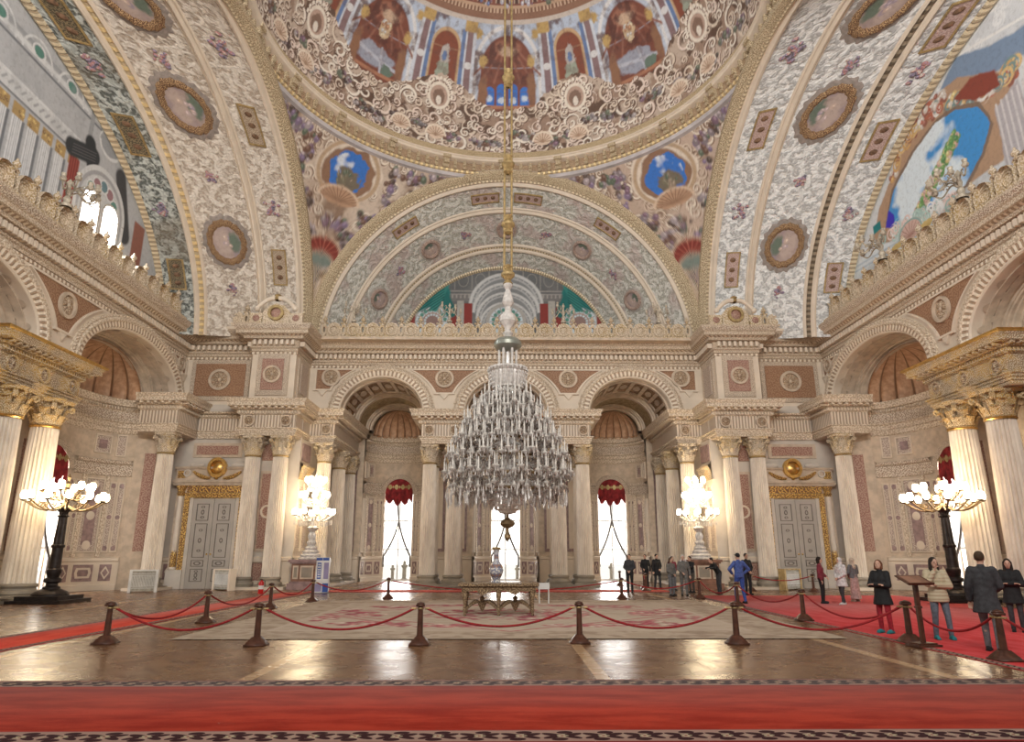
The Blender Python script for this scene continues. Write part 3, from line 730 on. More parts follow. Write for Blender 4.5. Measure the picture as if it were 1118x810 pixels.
    MB(SM).box(24.9, 29.4, -1.74, .0, 0, .16).build('pier_plinth', M['base_stone'], ws)

# ------------------------------------------------------------------ main cornice and parapet
MC = struct('trim_cornice')
half = [(-SIDE, 16.0), (-SIDE, 38.25), (-14.3, 38.25), (-14.3, 37.1), (-11.85, 37.1), (-11.85, 40.0)]
main_path = half + [(-x, y) for x, y in half[::-1]]
MB().mould(main_path, MAIN).build('cornice', M['cornice_carved'], MC)
MB().mould(main_path, [(.47, 13.6), (.62, 13.64), (.73, 13.67)]).build('egg_moulding', M['egg_band'], MC)
MB().mould(main_path, [(.77, 13.87), (.85, 13.93), (.951, 14.1)]).build('cyma', M['carved_fine'], MC)
MB().dentils(main_path, .1, .38, 13.13, 13.4, .15, .13).build('dentil_row', M['plaster_light'], MC)
MB().mould(main_path, [(.0, 12.62), (.05, 12.64), (.05, 12.76), (0, 12.78)]).build('bead_row', M['egg_band'], MC)
# parapet pieces
def panel_mesh():
    b = MB(); o = [(-.44, 0), (.44, 0), (.44, .62), (.26, .9), (.0, .98), (-.26, .9), (-.44, .62)]
    b.poly(o, -.14, .06); b.ringplate(0, .47, .24, .35, .0, .13, 20); b.disc(0, .47, .22, .065, 16, bulge=.08)
    b.box(-.5, .5, -.17, .1, 0, .1)
    return b.mesh('parapet_panel', M['parapet_stone'])
def finial_mesh():
    b = MB(); b.ringplate(0, .5, .07, .16, -.06, .1, 20, 1.0, 2.6)
    b.box(-.12, .12, -.12, .12, 0, .1)
    b.lathe([(.05, .9), (.12, .95), (.06, 1.0), (.05, 1.03), (.13, 1.1), (.15, 1.17), (.1, 1.26), (.04, 1.32), (.055, 1.37), (.001, 1.42)], seg=10)
    for sg in (-1, 1): b.ball((sg * .15, .02, .93), .07, 8, 6)
    return b.mesh('parapet_finial', M['parapet_stone'])
carved('parapet_stone', (.50, .39, .27), (.74, .62, .49), 5.0, bump=.5, k=10, tone=((.46, .33, .16), 1.0))
PM, FM = panel_mesh(), finial_mesh()
def parapet(name, label, fm, s0, s1, count, rot):
    """a run of pierced panels and bud finials; fm maps (s,n,z)"""
    r = tag(empty(name), label, 'parapet', 'parapets above the main cornice')
    MB(fm).box(s0, s1, -.25, .2, 14.2, 14.34).build('rail', M['plaster_light'], r)
    st = (s1 - s0) / count
    for i in range(count + 1):
        q = fm(np.array([[s0 + i * st, 0, 14.34]]))[0]; o = link_mesh('finial', FM, r); o.location = q; o.rotation_euler = (0, 0, rot)
        if i < count:
            q = fm(np.array([[s0 + (i + .5) * st, 0, 14.34]]))[0]; o = link_mesh('panel', PM, r); o.location = q; o.rotation_euler = (0, 0, rot); o.scale = (st / 1.13, 1, 1)
    return r
parapet('parapet', 'long pierced parapet with bud finials over the three back arches', face_map(39.35), -11.0, 11.0, 19, PI)
for g in (-1, 1):
    w = g_name(g)
    parapet('parapet', f'pierced parapet rising along the cornice of the {w} side wall', lambda P, g=g: np.stack([g * (SIDE - .55 - P[:, 1]), P[:, 0], P[:, 2]], -1), 16.5, 37.5, 18, PI / 2 if g < 0 else -PI / 2)
    parapet('parapet', f'short parapet run above the grey door in the {w} corner', face_map(37.45), *sorted((-g * -17.45, -g * -15.0)), 2, PI)
    # scrolled pediment with a medallion on the corner pier
    r = tag(empty('crest', (-g * -13.07, 36.75, 14.24)), f'scrolled stone crest with round medallion on the {w} corner pier', 'crest', 'crests on the corner piers')
    fm = lambda P: np.stack([P[:, 0], -P[:, 1], P[:, 2]], -1)
    MB(fm).box(-1.55, 1.55, -.35, .1, 0, .12).box(-1.5, -.75, -.3, .05, .12, .72).box(.75, 1.5, -.3, .05, .12, .72).poly([(-.8, .12), (.8, .12), (.75, .8), (.45, 1.15), (0, 1.3), (-.45, 1.15), (-.75, .8)], -.3, .05).build('block', M['parapet_stone'], r)
    b = MB(fm)
    for sg in (-1, 1):
        b.tube([(sg * (1.05 - .95 * t), .1, 1.02 + .55 * sin(t * PI / 2) + .05 * sin(t * PI)) for t in np.linspace(0, 1, 9)], [.11 + .03 * t for t in np.linspace(0, 1, 9)], 8)
        b.ball((sg * 1.08, .08, .98), .16, 10, 8)
    b.build('scroll', M['plaster_light'], r)
    MB(fm).ringplate(0, .72, .3, .45, .02, .2, 24).build('medallion_ring', M['gold_dull'], r)
    for q_ in ((0, .72, .3, .06, 20), (-1.12, .42, .2, .06, 14), (1.12, .42, .2, .06, 14)): MB(fm).disc(*q_, bulge=.08).build('medallion', M['panel_rose'], r)
    MB(fm).lathe([(.2, 0), (.26, .12), (.14, .2), (.2, .3), (.001, .42)], (0, 0, 1.5), 12).build('bud', M['gold_dull'], r)

WL = ((NB[0], 'left back'), (NB[1], 'middle back'), (NB[2], 'right back'))
for i, ((em, L), nm_) in enumerate(WL):
    window(em, 1.02, 5.85, -.32, i + 1, (f'red scalloped valance in the arched {nm_} window', 'sheer white curtain tied to the {} side of the ' + nm_ + ' window'))
for i, g in enumerate((-1, 1)):
    window(SN[i][0], 1.02, 5.85, -.32, i + 4, (f'red scalloped valance in the {g_name(g)} side niche behind the lamp stand', 'sheer curtain tied to the {} side of the ' + g_name(g) + ' side niche window'))
plain('ring_grey', (.55, .51, .52), .6)
carved('gilt_ring', (.40, .30, .17), (.72, .58, .38), 5, bump=.5)
carved('ring_panel', (.27, .17, .11), (.58, .43, .28), 6, bump=.5)
beads('rib_dark', (.12, .09, .06), (.30, .24, .17), .3)
# ------------------------------------------------------------------ painted surfaces: colour laid per vertex from drawn ornament
def vnoise(X, Y, f, seed=0, oct=4):
    out = np.zeros_like(X); amp = 1; tot = 0
    for o in range(oct):
        r = np.random.default_rng(abs(int(seed)) + o * 17); G = r.random((64, 64))
        x = X * f; y = Y * f; xi = np.floor(x).astype(int); yi = np.floor(y).astype(int); fx = x - xi; fy = y - yi
        fx = fx * fx * (3 - 2 * fx); fy = fy * fy * (3 - 2 * fy)
        g = lambda a, b: G[a % 64, b % 64]
        out += amp * ((g(xi, yi) * (1 - fx) + g(xi + 1, yi) * fx) * (1 - fy) + (g(xi, yi + 1) * (1 - fx) + g(xi + 1, yi + 1) * fx) * fy)
        tot += amp; amp *= .55; f *= 2.03
    return out / tot
class Paint:
    def __init__(s, X, Y, base):
        s.X = X; s.Y = Y; s.C = np.ones(X.shape + (3,)) * np.array(base)
    def lay(s, m, col):
        m = np.clip(m, 0, 1)[..., None]; s.C = s.C * (1 - m) + np.asarray(col) * m; return s
    def step(s, d, w): return np.clip(.5 - d / w, 0, 1)
    def ell(s, cx, cy, rx, ry, col, soft=.12, wob=0, seed=1):
        d = np.hypot((s.X - cx) / rx, (s.Y - cy) / ry)
        if wob: d = d + wob * (vnoise(s.X, s.Y, 1.6 / max(rx, ry) * 1.5, seed, 3) - .5)
        return s.lay(s.step(d - 1, soft), col)
    def ring(s, cx, cy, rx, ry, w, col, soft=.06, half=False):
        d = np.abs(np.hypot((s.X - cx) / rx, (s.Y - cy) / ry) - 1) - w
        m = s.step(d, soft)
        if half: m = m * (s.Y > cy)
        return s.lay(m, col)
    def rect(s, x0, x1, y0, y1, col, soft=.04):
        m = s.step(x0 - s.X, soft) * s.step(s.X - x1, soft) * s.step(y0 - s.Y, soft) * s.step(s.Y - y1, soft); return s.lay(m, col)
    def fill(s, pts, col, soft=.06):
        inside = np.zeros(s.X.shape, bool); dm = np.full(s.X.shape, 1e9)
        for (x0, y0), (x1, y1) in zip(pts, pts[1:] + pts[:1]):
            c = ((y0 > s.Y) != (y1 > s.Y)); inside ^= c & (s.X < (x1 - x0) * (s.Y - y0) / ((y1 - y0) or 1e-9) + x0)
            dx, dy = x1 - x0, y1 - y0; t = np.clip(((s.X - x0) * dx + (s.Y - y0) * dy) / (dx * dx + dy * dy + 1e-9), 0, 1); dm = np.minimum(dm, np.hypot(s.X - x0 - t * dx, s.Y - y0 - t * dy))
        return s.lay(s.step(np.where(inside, -dm, dm) + .15 * (vnoise(s.X, s.Y, 2.2, 5, 3) - .5), soft), col)
    def archw(s, cx, y0, w, h, col, soft=.05):
        top = y0 + h - w
        d1 = np.maximum(np.abs(s.X - cx) - w, np.maximum(y0 - s.Y, s.Y - top)); d2 = np.maximum(np.hypot(s.X - cx, (s.Y - top)) - w, top - s.Y)
        return s.lay(s.step(np.minimum(d1, d2), soft), col)
    def line(s, x0, y0, x1, y1, w, col, soft=.04):
        dx, dy = x1 - x0, y1 - y0; L = dx * dx + dy * dy; t = np.clip(((s.X - x0) * dx + (s.Y - y0) * dy) / L, 0, 1)
        return s.lay(s.step(np.hypot(s.X - x0 - t * dx, s.Y - y0 - t * dy) - w, soft), col)
    def spiral(s, cx, cy, r, col, w=.06, turns=2.2, flip=1, ph=0.0, soft=.05):
        dx, dy = s.X - cx, s.Y - cy; d = np.hypot(dx, dy); a = (flip * np.arctan2(dy, dx) + ph) / (2 * PI) % 1
        p = r / turns; q = ((d / p - a + .5) % 1 - .5) * p
        return s.lay(s.step(np.abs(q) - w * (0.5 + d / r * .7), soft) * s.step(d - r, .05), col)
    def flowers(s, cx, cy, rx, ry, n, cols, size, seed, clump=1.0):
        r = np.random.default_rng(abs(int(seed)))
        for i in range(n):
            a = r.random() * 2 * PI; q = math.sqrt(r.random()) * clump; x = cx + rx * q * cos(a); y = cy + ry * q * sin(a)
            z = size * (.6 + .8 * r.random()); c = np.array(cols[int(r.integers(len(cols)))])
            d = np.hypot(s.X - x, s.Y - y)
            s.lay(s.step(d - z, .5 * z), c); s.lay(s.step(np.hypot(s.X - x - .25 * z, s.Y - y - .3 * z) - z * .4, .3 * z) * .7, np.minimum(c * 1.7 + .08, .9))
        return s
    def noise(s, f, a, b, col, seed=0, k=1.0, oct=4):
        n = vnoise(s.X, s.Y, f, seed, oct); return s.lay(np.clip((n - a) / (b - a), 0, 1) * k, col)
def paint_mesh(name, P, C, parent, mask=None, mat=None):
    nu, nv = P.shape[:2]; I = np.arange(nu * nv).reshape(nu, nv)
    F = np.stack([I[:-1, :-1], I[1:, :-1], I[1:, 1:], I[:-1, 1:]], -1).reshape(-1, 4)
    if mask is not None:
        keep = ~(mask[:-1, :-1] & mask[1:, :-1] & mask[1:, 1:] & mask[:-1, 1:]); F = F[keep.ravel()]
    b = MB(); b.add(P.reshape(-1, 3), F, np.stack([F * 0, F * 0], -1)); me = b.mesh(name, mat or M['fresco'], 0)
    me.polygons.foreach_set('use_smooth', np.ones(len(me.polygons), bool))
    at = me.color_attributes.new('paint', 'FLOAT_COLOR', 'POINT')
    at.data.foreach_set('color', np.concatenate([np.clip(C, 0, 1), np.ones(C.shape[:2] + (1,))], -1).reshape(-1).astype(np.float32))
    o = bpy.data.objects.new(name, me); COL.objects.link(o); o.parent = parent; return o
def fresco(name, rough=.65, bump=.35, scale=5.0, detail=.18):
    t = NT(name); a = t.n('Attribute', 'Color', {'attribute_name': 'paint'}); nz_ = t.noise(t.pos(), scale, 6, .65)
    t.bs('Base Color', t.mix(t.math('MULTIPLY', t.smooth(nz_, .45, .7), detail), a, (.06, .045, .04))); t.bs('Roughness', rough); t.bs('Specular IOR Level', .2)
    if bump: t.bump(nz_, bump, .06)
    M[name] = t.mat
fresco('fresco'); fresco('rugpile', .95, .25, 40.0, .12)
CREAM, TAN, BROWN, PLUM, GREEN = (.74, .63, .53), (.50, .38, .28), (.17, .10, .075), (.22, .14, .19), (.13, .16, .12)
ROSE, GREY, SKY, WHITE, GOLDC = (.45, .26, .22), (.36, .32, .31), (.06, .20, .62), (.78, .80, .86), (.55, .38, .16)

# ------------------------------------------------------------------ dome
CE = struct('ceiling_dome')
DC = (0.0, 27.6); DR = 12.15
th = np.linspace(rad(-125), rad(125), 1001); el = np.linspace(rad(1.5), rad(78), 300)
TH, EL = np.meshgrid(th, el, indexing='ij')
P = np.stack([DC[0] + DR * np.cos(EL) * np.sin(TH), DC[1] + DR * np.cos(EL) * np.cos(TH), 26.9 + DR * np.sin(EL)], -1)
A = np.degrees(TH); E_ = np.degrees(EL)
A45 = (A + 22.5) % 45 - 22.5              # arch sectors
p = Paint(A45, E_, (.40, .24, .18))
BL, BL2, MAR, DK = (.46, .56, .72), (.16, .24, .44), (.23, .09, .065), (.11, .05, .045)
p.rect(-23, 23, 16, 41, (.52, .60, .74), .5)
# arch interior
p.archw(0, 14, 11.8, 26.5, (.78, .78, .80), .6); p.archw(0, 14, 10.6, 25.2, (.55, .62, .74), .5); p.archw(0, 14, 9.3, 23.6, MAR, .6)
for k in range(-3, 4): p.line(0, 37, k * 4.5, 24, .35, (.33, .15, .11), .5)
p.ell(0, 34, 5, 2.4, (.36, .17, .12), .3); p.ell(0, 33.2, 3.2, 1.5, (.62, .45, .33), .4, .6, 9)
p.noise(.35, .5, .72, DK, 5, .8)
p2 = Paint(A, E_, (0, 0, 0)); p2.C = p.C
for k in (-1.5, -.5, .5, 1.5): p2.archw(k * 3.9, 17, 1.55, 7.2 - abs(k), SKY, .4); p2.ell(k * 3.9, 18.5 + abs(k) * .5, 1.1, 1.0, (.6, .7, .85), .6, .8, 3)
for sa in (-90, -45, 45, 90):
    p2.ell(sa - 1, 21, 6.5, 3.2, (.36, .38, .46), .2, .7, 4); p2.line(sa - 8, 22, sa + 7, 19.5, .5, (.52, .54, .62), .4); p2.line(sa + 1, 24, sa + 2, 17, .4, (.50, .52, .60), .3); p2.ell(sa + 4, 18.5, 2.2, 1.6, (.16, .22, .18), .3, .8, 6)
    p2.ell(sa, 29.5, 2.0, 2.6, (.62, .46, .30), .2, .9, 3); p2.flowers(sa, 29.5, 2.2, 2.4, 16, [(.70, .56, .38), (.40, .22, .13), (.55, .52, .50)], .6, 40)
p.C = p2.C
p.line(-9, 16.6, 9, 16.6, .5, (.45, .22, .14), .4)
for sg in (-1, 1):                        # drapery and gold finial beside the arch
    p.ell(sg * 8.2, 21, 1.6, 5.5, (.30, .16, .10), .4, .7, 4); p.ell(sg * 8.6, 30, 1.5, 1.7, GOLDC, .5, .8, 6)
    p.ell(sg * 10.9, 37.5, 1.5, 1.5, GOLDC, .6, .8, 8)
    p.rect(sg * 14 - 2.2, sg * 14 + 2.2, 17, 39, (.66, .70, .78), .4); p.rect(sg * 14 - 1.1, sg * 14 + 1.1, 18, 38, (.28, .19, .20), .4)
    p.ell(sg * 14, 28, 1.4, 1.0, (.72, .72, .74), .2); p.rect(sg * 16.4 - .7, sg * 16.4 + .7, 17, 38, BL2, .4); p.rect(sg * 14 - 2.4, sg * 14 + 2.4, 37.5, 41, GOLDC, .5)
    # niche panel, half of it on either side of the sector edge
    p.archw(sg * 22.5, 14, 5.4, 23.5, (.58, .40, .24), .4); p.archw(sg * 22.5, 14, 4.6, 22.4, (.26, .09, .06), .5)
    p.ell(sg * 22.5, 25, 2.2, 3.4, (.36, .40, .33), .3, .8, 11); p.ell(sg * 22.5, 30, 1.7, 2.6, (.52, .48, .46), .3, 1.2, 12); p.ell(sg * 22.5, 29.5, .9, 1.4, BL2, .4, 1, 13)
p.noise(.5, .56, .72, (.16, .09, .08), 21, .35)
# entablature and upper zone
p.rect(-23, 23, 40.5, 41.8, (.62, .55, .50), .3); p.rect(-23, 23, 41.8, 43.6, (.30, .17, .12), .3)
dn = (np.sin(A * 2 * PI / 1.5) > 0) * ((E_ > 43.6) & (E_ < 44.8)); p.lay(((E_ > 43.6) & (E_ < 44.8)) * 1.0, (.24, .13, .09)); p.lay(dn * 1.0, (.60, .44, .33))
p.rect(-23, 23, 44.8, 45.8, (.55, .38, .27), .3)
q = Paint(A, E_, CREAM); q.C = p.C; p = q
up = E_ > 45.6; p.C = np.where(up[..., None], np.array((.27, .11, .085)), p.C)
for k in range(-31, 32):
    a = k * 4.0
    p.archw(a, 46.2, 1.2, 4.6, (.62, .50, .40), .4); p.archw(a, 46.0, .75, 3.8, (.12, .07, .06), .4)
for k in range(-13, 14):
    p.flowers(k * 9.0, 46.4, 2.6, 1.0, 6, [(.16, .22, .42), (.5, .5, .6), GREEN, PLUM], .55, 300 + k)
for k in range(-5, 6):
    a = k * 22.5; p.ell(a, 53, 7, 4.2, (.50, .34, .24), .2, .5, k + 40); p.ell(a, 53, 4.6, 2.8, (.23, .10, .08), .2, .6, k + 60)
# painted base: scrolls, shells and flower heaps, rising higher under the niches
edge = 15.5 + 8.5 * (.5 - .5 * np.cos(rad(1) * A * 8)) ** 1.3
base = E_ < edge + 3.2 * (vnoise(A, E_, .35, 77, 3) - .5)
C0 = p.C.copy(); p.C = np.ones_like(C0) * np.array((.56, .45, .37))
p.noise(.2, .47, .56, (.36, .25, .19), 31, .95); p.noise(.34, .53, .61, (.13, .08, .06), 33, .95)
r_ = np.random.default_rng(5)
for lay, (stp, es, r0, r1, wd) in enumerate(((5.6, (4.2, 9.5, 15.5, 21.0), 2.3, 1.6, .42), (3.0, (3.0, 6.4, 10.0, 13.6, 17.5, 21.5), 1.0, .8, .30))):
    for a in np.arange(-124, 125, stp):
        for e in es:
            x, y = a + r_.normal() * 1.2, e + r_.normal() * .9
            if y > 15.5 + 8.5 * (.5 - .5 * cos(rad(x * 8))) ** 1.3 + 1: continue
            rr = r0 + r1 * r_.random(); fl_ = int(r_.choice([-1, 1])); ph_ = r_.random() * 6
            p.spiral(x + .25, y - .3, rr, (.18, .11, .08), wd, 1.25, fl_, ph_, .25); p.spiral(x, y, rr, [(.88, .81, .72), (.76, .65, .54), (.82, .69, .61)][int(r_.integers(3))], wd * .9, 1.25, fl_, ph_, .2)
for k in range(-20, 21):
    a = k * 6.1 + 2 + r_.normal(); e = 4.6 + r_.random() * 6
    if e < 14 + 8 * (.5 - .5 * cos(rad(a * 8))): p.flowers(a, e, 2.6, 1.2, 18, [BROWN, (.20, .18, .19), PLUM, (.38, .34, .34), (.08, .055, .05), (.15, .17, .13)], .62, 500 + k)
for k in range(-5, 6):
    a = k * 22.5
    if k % 2:                               # cartouche under each niche
        p.ell(a, 17.5, 3.6, 4.0, (.52, .37, .30), .1, .2, k); p.ring(a, 17.5, 3.3, 3.7, .13, (.84, .76, .66), .08); p.ell(a, 17.2, 2.0, 2.5, (.26, .17, .13), .15, .4, k + 3); p.ell(a, 16.2, .9, 1.4, (.80, .73, .65), .2, .4, k)
        for j in range(11): p.ell(a + 4.2 * cos(PI * j / 10), 17.8 + 4.9 * sin(PI * j / 10), .5, .62, (.86, .79, .70), .2); p.ell(a + 3.7 * cos(PI * j / 10), 17.8 + 4.3 * sin(PI * j / 10), .25, .3, (.28, .18, .13), .3)
    a += 11.25 * (1 if k % 2 == 0 else 0)
    p.ell(a, 6.3, 3.0, 2.4, (.74, .58, .46), .06, .2, k + 9)
    for j in range(9): p.line(a, 4.9, a + 2.9 * cos(PI * j / 8), 5.2 + 2.9 * sin(PI * j / 8), .12, (.40, .26, .18), .15)
    p.ring(a, 5.2, 3.1, 3.0, .08, (.84, .74, .62), .06, True)
p.C = np.where(base[..., None], p.C, C0)
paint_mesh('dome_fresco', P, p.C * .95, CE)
# ring cornice of the dome
a0, a1 = rad(-35), rad(215); cc = (DC[0], DC[1], 0)
MB().lathe([(12.75, 25.45), (12.5, 25.5), (12.45, 25.72)], cc, 200, a0=a0, a1=a1).build('ring_fillet', M['ring_grey'] if 'ring_grey' in M else M['plaster_grey'], CE)
MB().lathe([(12.45, 25.72), (12.34, 25.74), (12.3, 25.86), (12.36, 25.9)], cc, 240, a0=a0, a1=a1).build('ring_beads', M['gold_beads'], CE)
MB().lathe([(12.36, 25.9), (12.3, 26.0), (12.3, 26.42)], cc, 240, a0=a0, a1=a1).build('ring_frieze', M['ring_panel'] if 'ring_panel' in M else M['carved_gilt'], CE)
MB().lathe([(12.3, 26.42), (12.05, 26.46), (11.95, 26.5), (11.93, 26.62), (11.86, 26.66), (11.86, 26.74), (11.95, 26.76)], cc, 240, a0=a0, a1=a1).build('ring_corona', M['plaster_light'], CE)
MB().lathe([(11.95, 26.76), (12.0, 26.9), (12.1, 27.2), (12.16, 27.35)], cc, 240, a0=a0, a1=a1).build('ring_crown', M['gilt_ring'] if 'gilt_ring' in M else M['carved_gilt'], CE)
bk = MB()
for i in range(84):
    a = rad(-30) + i * rad(240) / 83; big = i % 6 == 0; w = .2 if big else .1
    fm = lambda Q, a=a: np.stack([DC[0] + (12.3 - Q[:, 1]) * cos(a) - Q[:, 0] * sin(a), DC[1] + (12.3 - Q[:, 1]) * sin(a) + Q[:, 0] * cos(a), Q[:, 2]], -1)
    t = MB(fm); t.cube(-w, w, -.02, .1, 25.9, 26.44); t.cube(-w * .8, w * .8, .0, .3 if big else .2, 26.12, 26.48)
    if big: t.cube(-.26, .26, .3, .42, 26.44, 26.8)
    bk.merge(t)
bk.build('ring_bracket', M['rim_gilt'], CE)

# ------------------------------------------------------------------ pendentives
PR = 12.2 * math.sqrt(2); PZ = 13.8
for g in (-1, 1):
    t_ = np.linspace(0, 90, 301); v = np.linspace(0, 1, 260); TT, VV = np.meshgrid(t_, v, indexing='ij')
    rt = np.radians(TT); rh0 = 12.15 / np.maximum(np.sin(rt), np.cos(rt)); z0 = PZ + np.sqrt(np.maximum(PR ** 2 - rh0 ** 2, 0)); z1 = 25.75
    Z = z0 + (z1 - z0) * VV; RH = np.sqrt(np.maximum(PR ** 2 - (Z - PZ) ** 2, 0))
    P = np.stack([g * RH * np.sin(rt), DC[1] + RH * np.cos(rt), Z], -1)
    U = (TT - 45) * .235; sd = 100 if g < 0 else 200
    p = Paint(U, Z, (.66, .55, .46) if g < 0 else (.58, .45, .37))
    p.noise(.35, .46, .6, (.52, .40, .32), sd, .8); p.noise(.7, .57, .68, (.26, .17, .12), sd + 2, .85)
    r_ = np.random.default_rng(sd)
    for zz in np.arange(16.2, 25.6, .62):
        hw = min(max((zz - 14.6) * .78, .3), 9.2)
        for uu in np.arange(-hw, hw + .01, .72):
            u = uu + r_.normal() * .16; z = zz + r_.normal() * .12; rr = .24 + .24 * r_.random(); f_ = int(r_.choice([-1, 1])); ph = r_.random() * 6
            if r_.random() < .78:
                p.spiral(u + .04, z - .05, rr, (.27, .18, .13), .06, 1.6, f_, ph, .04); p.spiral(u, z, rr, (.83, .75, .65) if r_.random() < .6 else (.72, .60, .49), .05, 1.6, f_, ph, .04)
    for u, z, rx, ry in ((-2.9, 24.2, .45, 1.1), (2.9, 24.2, .45, 1.1), (-3.8, 25.0, 1.1, .26), (3.8, 25.0, 1.1, .26), (-5.6, 25.2, 1.3, .2), (5.6, 25.2, 1.3, .2), (-2.0, 22.2, .7, .5), (2.0, 22.2, .7, .5), (-1.25, 20.9, .6, .55), (1.2, 20.6, .6, .5), (0, 18.6, .4, .6), (-4.6, 24.0, .6, .3), (4.6, 24.0, .6, .3), (-7.4, 25.3, .9, .16), (7.4, 25.3, .9, .16), (-.2, 21.6, .8, .4)):
        p.flowers(u, z, rx, ry, 26, [PLUM, (.26, .22, .24), BROWN, (.24, .18, .28), GREEN, (.42, .36, .38), (.11, .08, .07)], .15, sd + int(u * 7 + z))
    # framed sky opening with a palm tree and a shell below
    p.ell(0, 24.3, 2.15, 1.55, (.80, .70, .60), .06, .25, sd); p.ring(0, 24.3, 1.95, 1.4, .07, (.52, .38, .26), .06); p.ell(0, 24.25, 1.65, 1.22, (.30, .18, .12), .08, .25, sd + 1)
    p.ell(.05, 24.25, 1.3, 1.0, SKY, .05, .55, sd + 3); 
    sk = np.hypot(U / 1.3, (Z - 24.25) / 1.0) < .95
    n = vnoise(U, Z, 1.3, sd + 9, 3); p.lay(np.clip((n - .5) * 6, 0, 1) * sk * (Z > 24.1), (.72, .78, .88))
    p.ell(.1 * g, 23.95, .75, .55, (.20, .17, .13), .2, 1.2, sd + 5); p.flowers(.1, 24.0, .55, .4, 16, [(.22, .2, .14), (.33, .26, .2), GREEN], .1, sd + 6)
    p.ell(0, 23.05, 1.25, .5, (.52, .33, .22), .08, .2, sd)
    for j in range(13): p.line(0, 22.75, 1.2 * cos(PI * j / 12), 22.85 + .62 * sin(PI * j / 12), .025, (.30, .18, .12), .05)
    p.ring(0, 22.8, 1.25, .7, .06, (.74, .58, .44), .06, True)
    # red shell canopy at the foot
    p.ell(0, 20.0, .95, .75, (.24, .05, .04), .06); 
    for j in range(9): p.line(0, 19.6, .9 * cos(PI * j / 8), 19.8 + .9 * sin(PI * j / 8), .03, (.42, .12, .09), .05)
    p.ring(0, 19.9, 1.0, .85, .07, (.60, .46, .34), .06, True); p.ell(0, 19.35, .62, .42, (.22, .27, .24), .1, .3, sd); p.ring(0, 19.3, .7, .5, .09, (.58, .46, .34), .06)
    for z in np.arange(15, 18.6, .5): p.ring(0, z, .16 + (z - 15) * .1, .22, .2, (.62, .47, .30), .2); p.ell(0, z, .06, .08, BROWN, .3)
    # narrow margin along the ring
    p.lay((Z > 25.5) * 1.0, (.58, .52, .50))
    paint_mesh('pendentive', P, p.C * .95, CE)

# ------------------------------------------------------------------ three splayed arches with stucco bands
def vault(name, O, S, D, A0, A1, B0, B1, depth, zc0, zc1, coff, mats, seg0=0.0, seg1=PI):
    """O centre on the front plane, S across, D away from the hall. local: s angle, z fraction of depth, n towards the hall axis"""
    r = struct(name)
    O, S, D = np.array(O), np.array(S), np.array(D)
    def fm(P):
        a, n, t = P[:, 0], P[:, 1], P[:, 2]; Ra = A0 + (A1 - A0) * t - n; Rb = B0 + (B1 - B0) * t - n
        base = O[None, :] + D[None, :] * (depth * t)[:, None] + S[None, :] * (Ra * np.cos(a) + coff * t)[:, None]
        base[:, 2] = zc0 + (zc1 - zc0) * t + Rb * np.sin(a); return base
    aa = np.linspace(seg0, seg1, 97); R0, R1 = B0, B1; W = math.hypot(depth, R0 - R1)
    def band(nm, prof, mat):
        P = np.array([[[a, n, t] for n, t in prof] for a in aa]); dv = np.r_[0, np.cumsum([math.hypot(b[0] - c[0], (b[1] - c[1]) * W) for b, c in zip(prof, prof[1:])])]
        uv = np.stack(np.meshgrid(aa * (R0 + R1) / 2, dv, indexing='ij'), -1); MB(fm).grid(P, uv).build(nm, M[mat], r)
    band('front_rim', [(-1.0, .03), (-.36, .03), (-.36, -.012), (-.34, -.036), (-.06, -.036), (.02, -.015), (.06, 0), (.06, .012)], 'rim_gilt')
    band('rim_beads', [(.06, .012), (.12, .02), (.06, .03)], 'gilt_egg')
    band('rim_moulding', [(.06, .03), (.02, .034), (.02, .045), (.12, .05), (.16, .06), (.1, .075), (.0, .08), (-.02, .085)], 'plaster_light')
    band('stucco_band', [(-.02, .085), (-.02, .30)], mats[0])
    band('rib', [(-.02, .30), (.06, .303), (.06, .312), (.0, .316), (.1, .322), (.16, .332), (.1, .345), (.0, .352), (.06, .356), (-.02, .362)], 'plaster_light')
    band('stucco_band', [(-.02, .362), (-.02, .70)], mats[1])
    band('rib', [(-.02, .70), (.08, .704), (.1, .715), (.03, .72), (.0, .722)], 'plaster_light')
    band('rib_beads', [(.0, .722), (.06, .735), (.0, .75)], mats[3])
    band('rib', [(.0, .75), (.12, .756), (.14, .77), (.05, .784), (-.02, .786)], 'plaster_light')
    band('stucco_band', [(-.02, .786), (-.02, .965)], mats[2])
    band('edge_rim', [(-.02, .965), (.08, .97), (.1, .99), (.06, 1.0), (-.3, 1.004)], 'gilt_egg')
    return r, fm
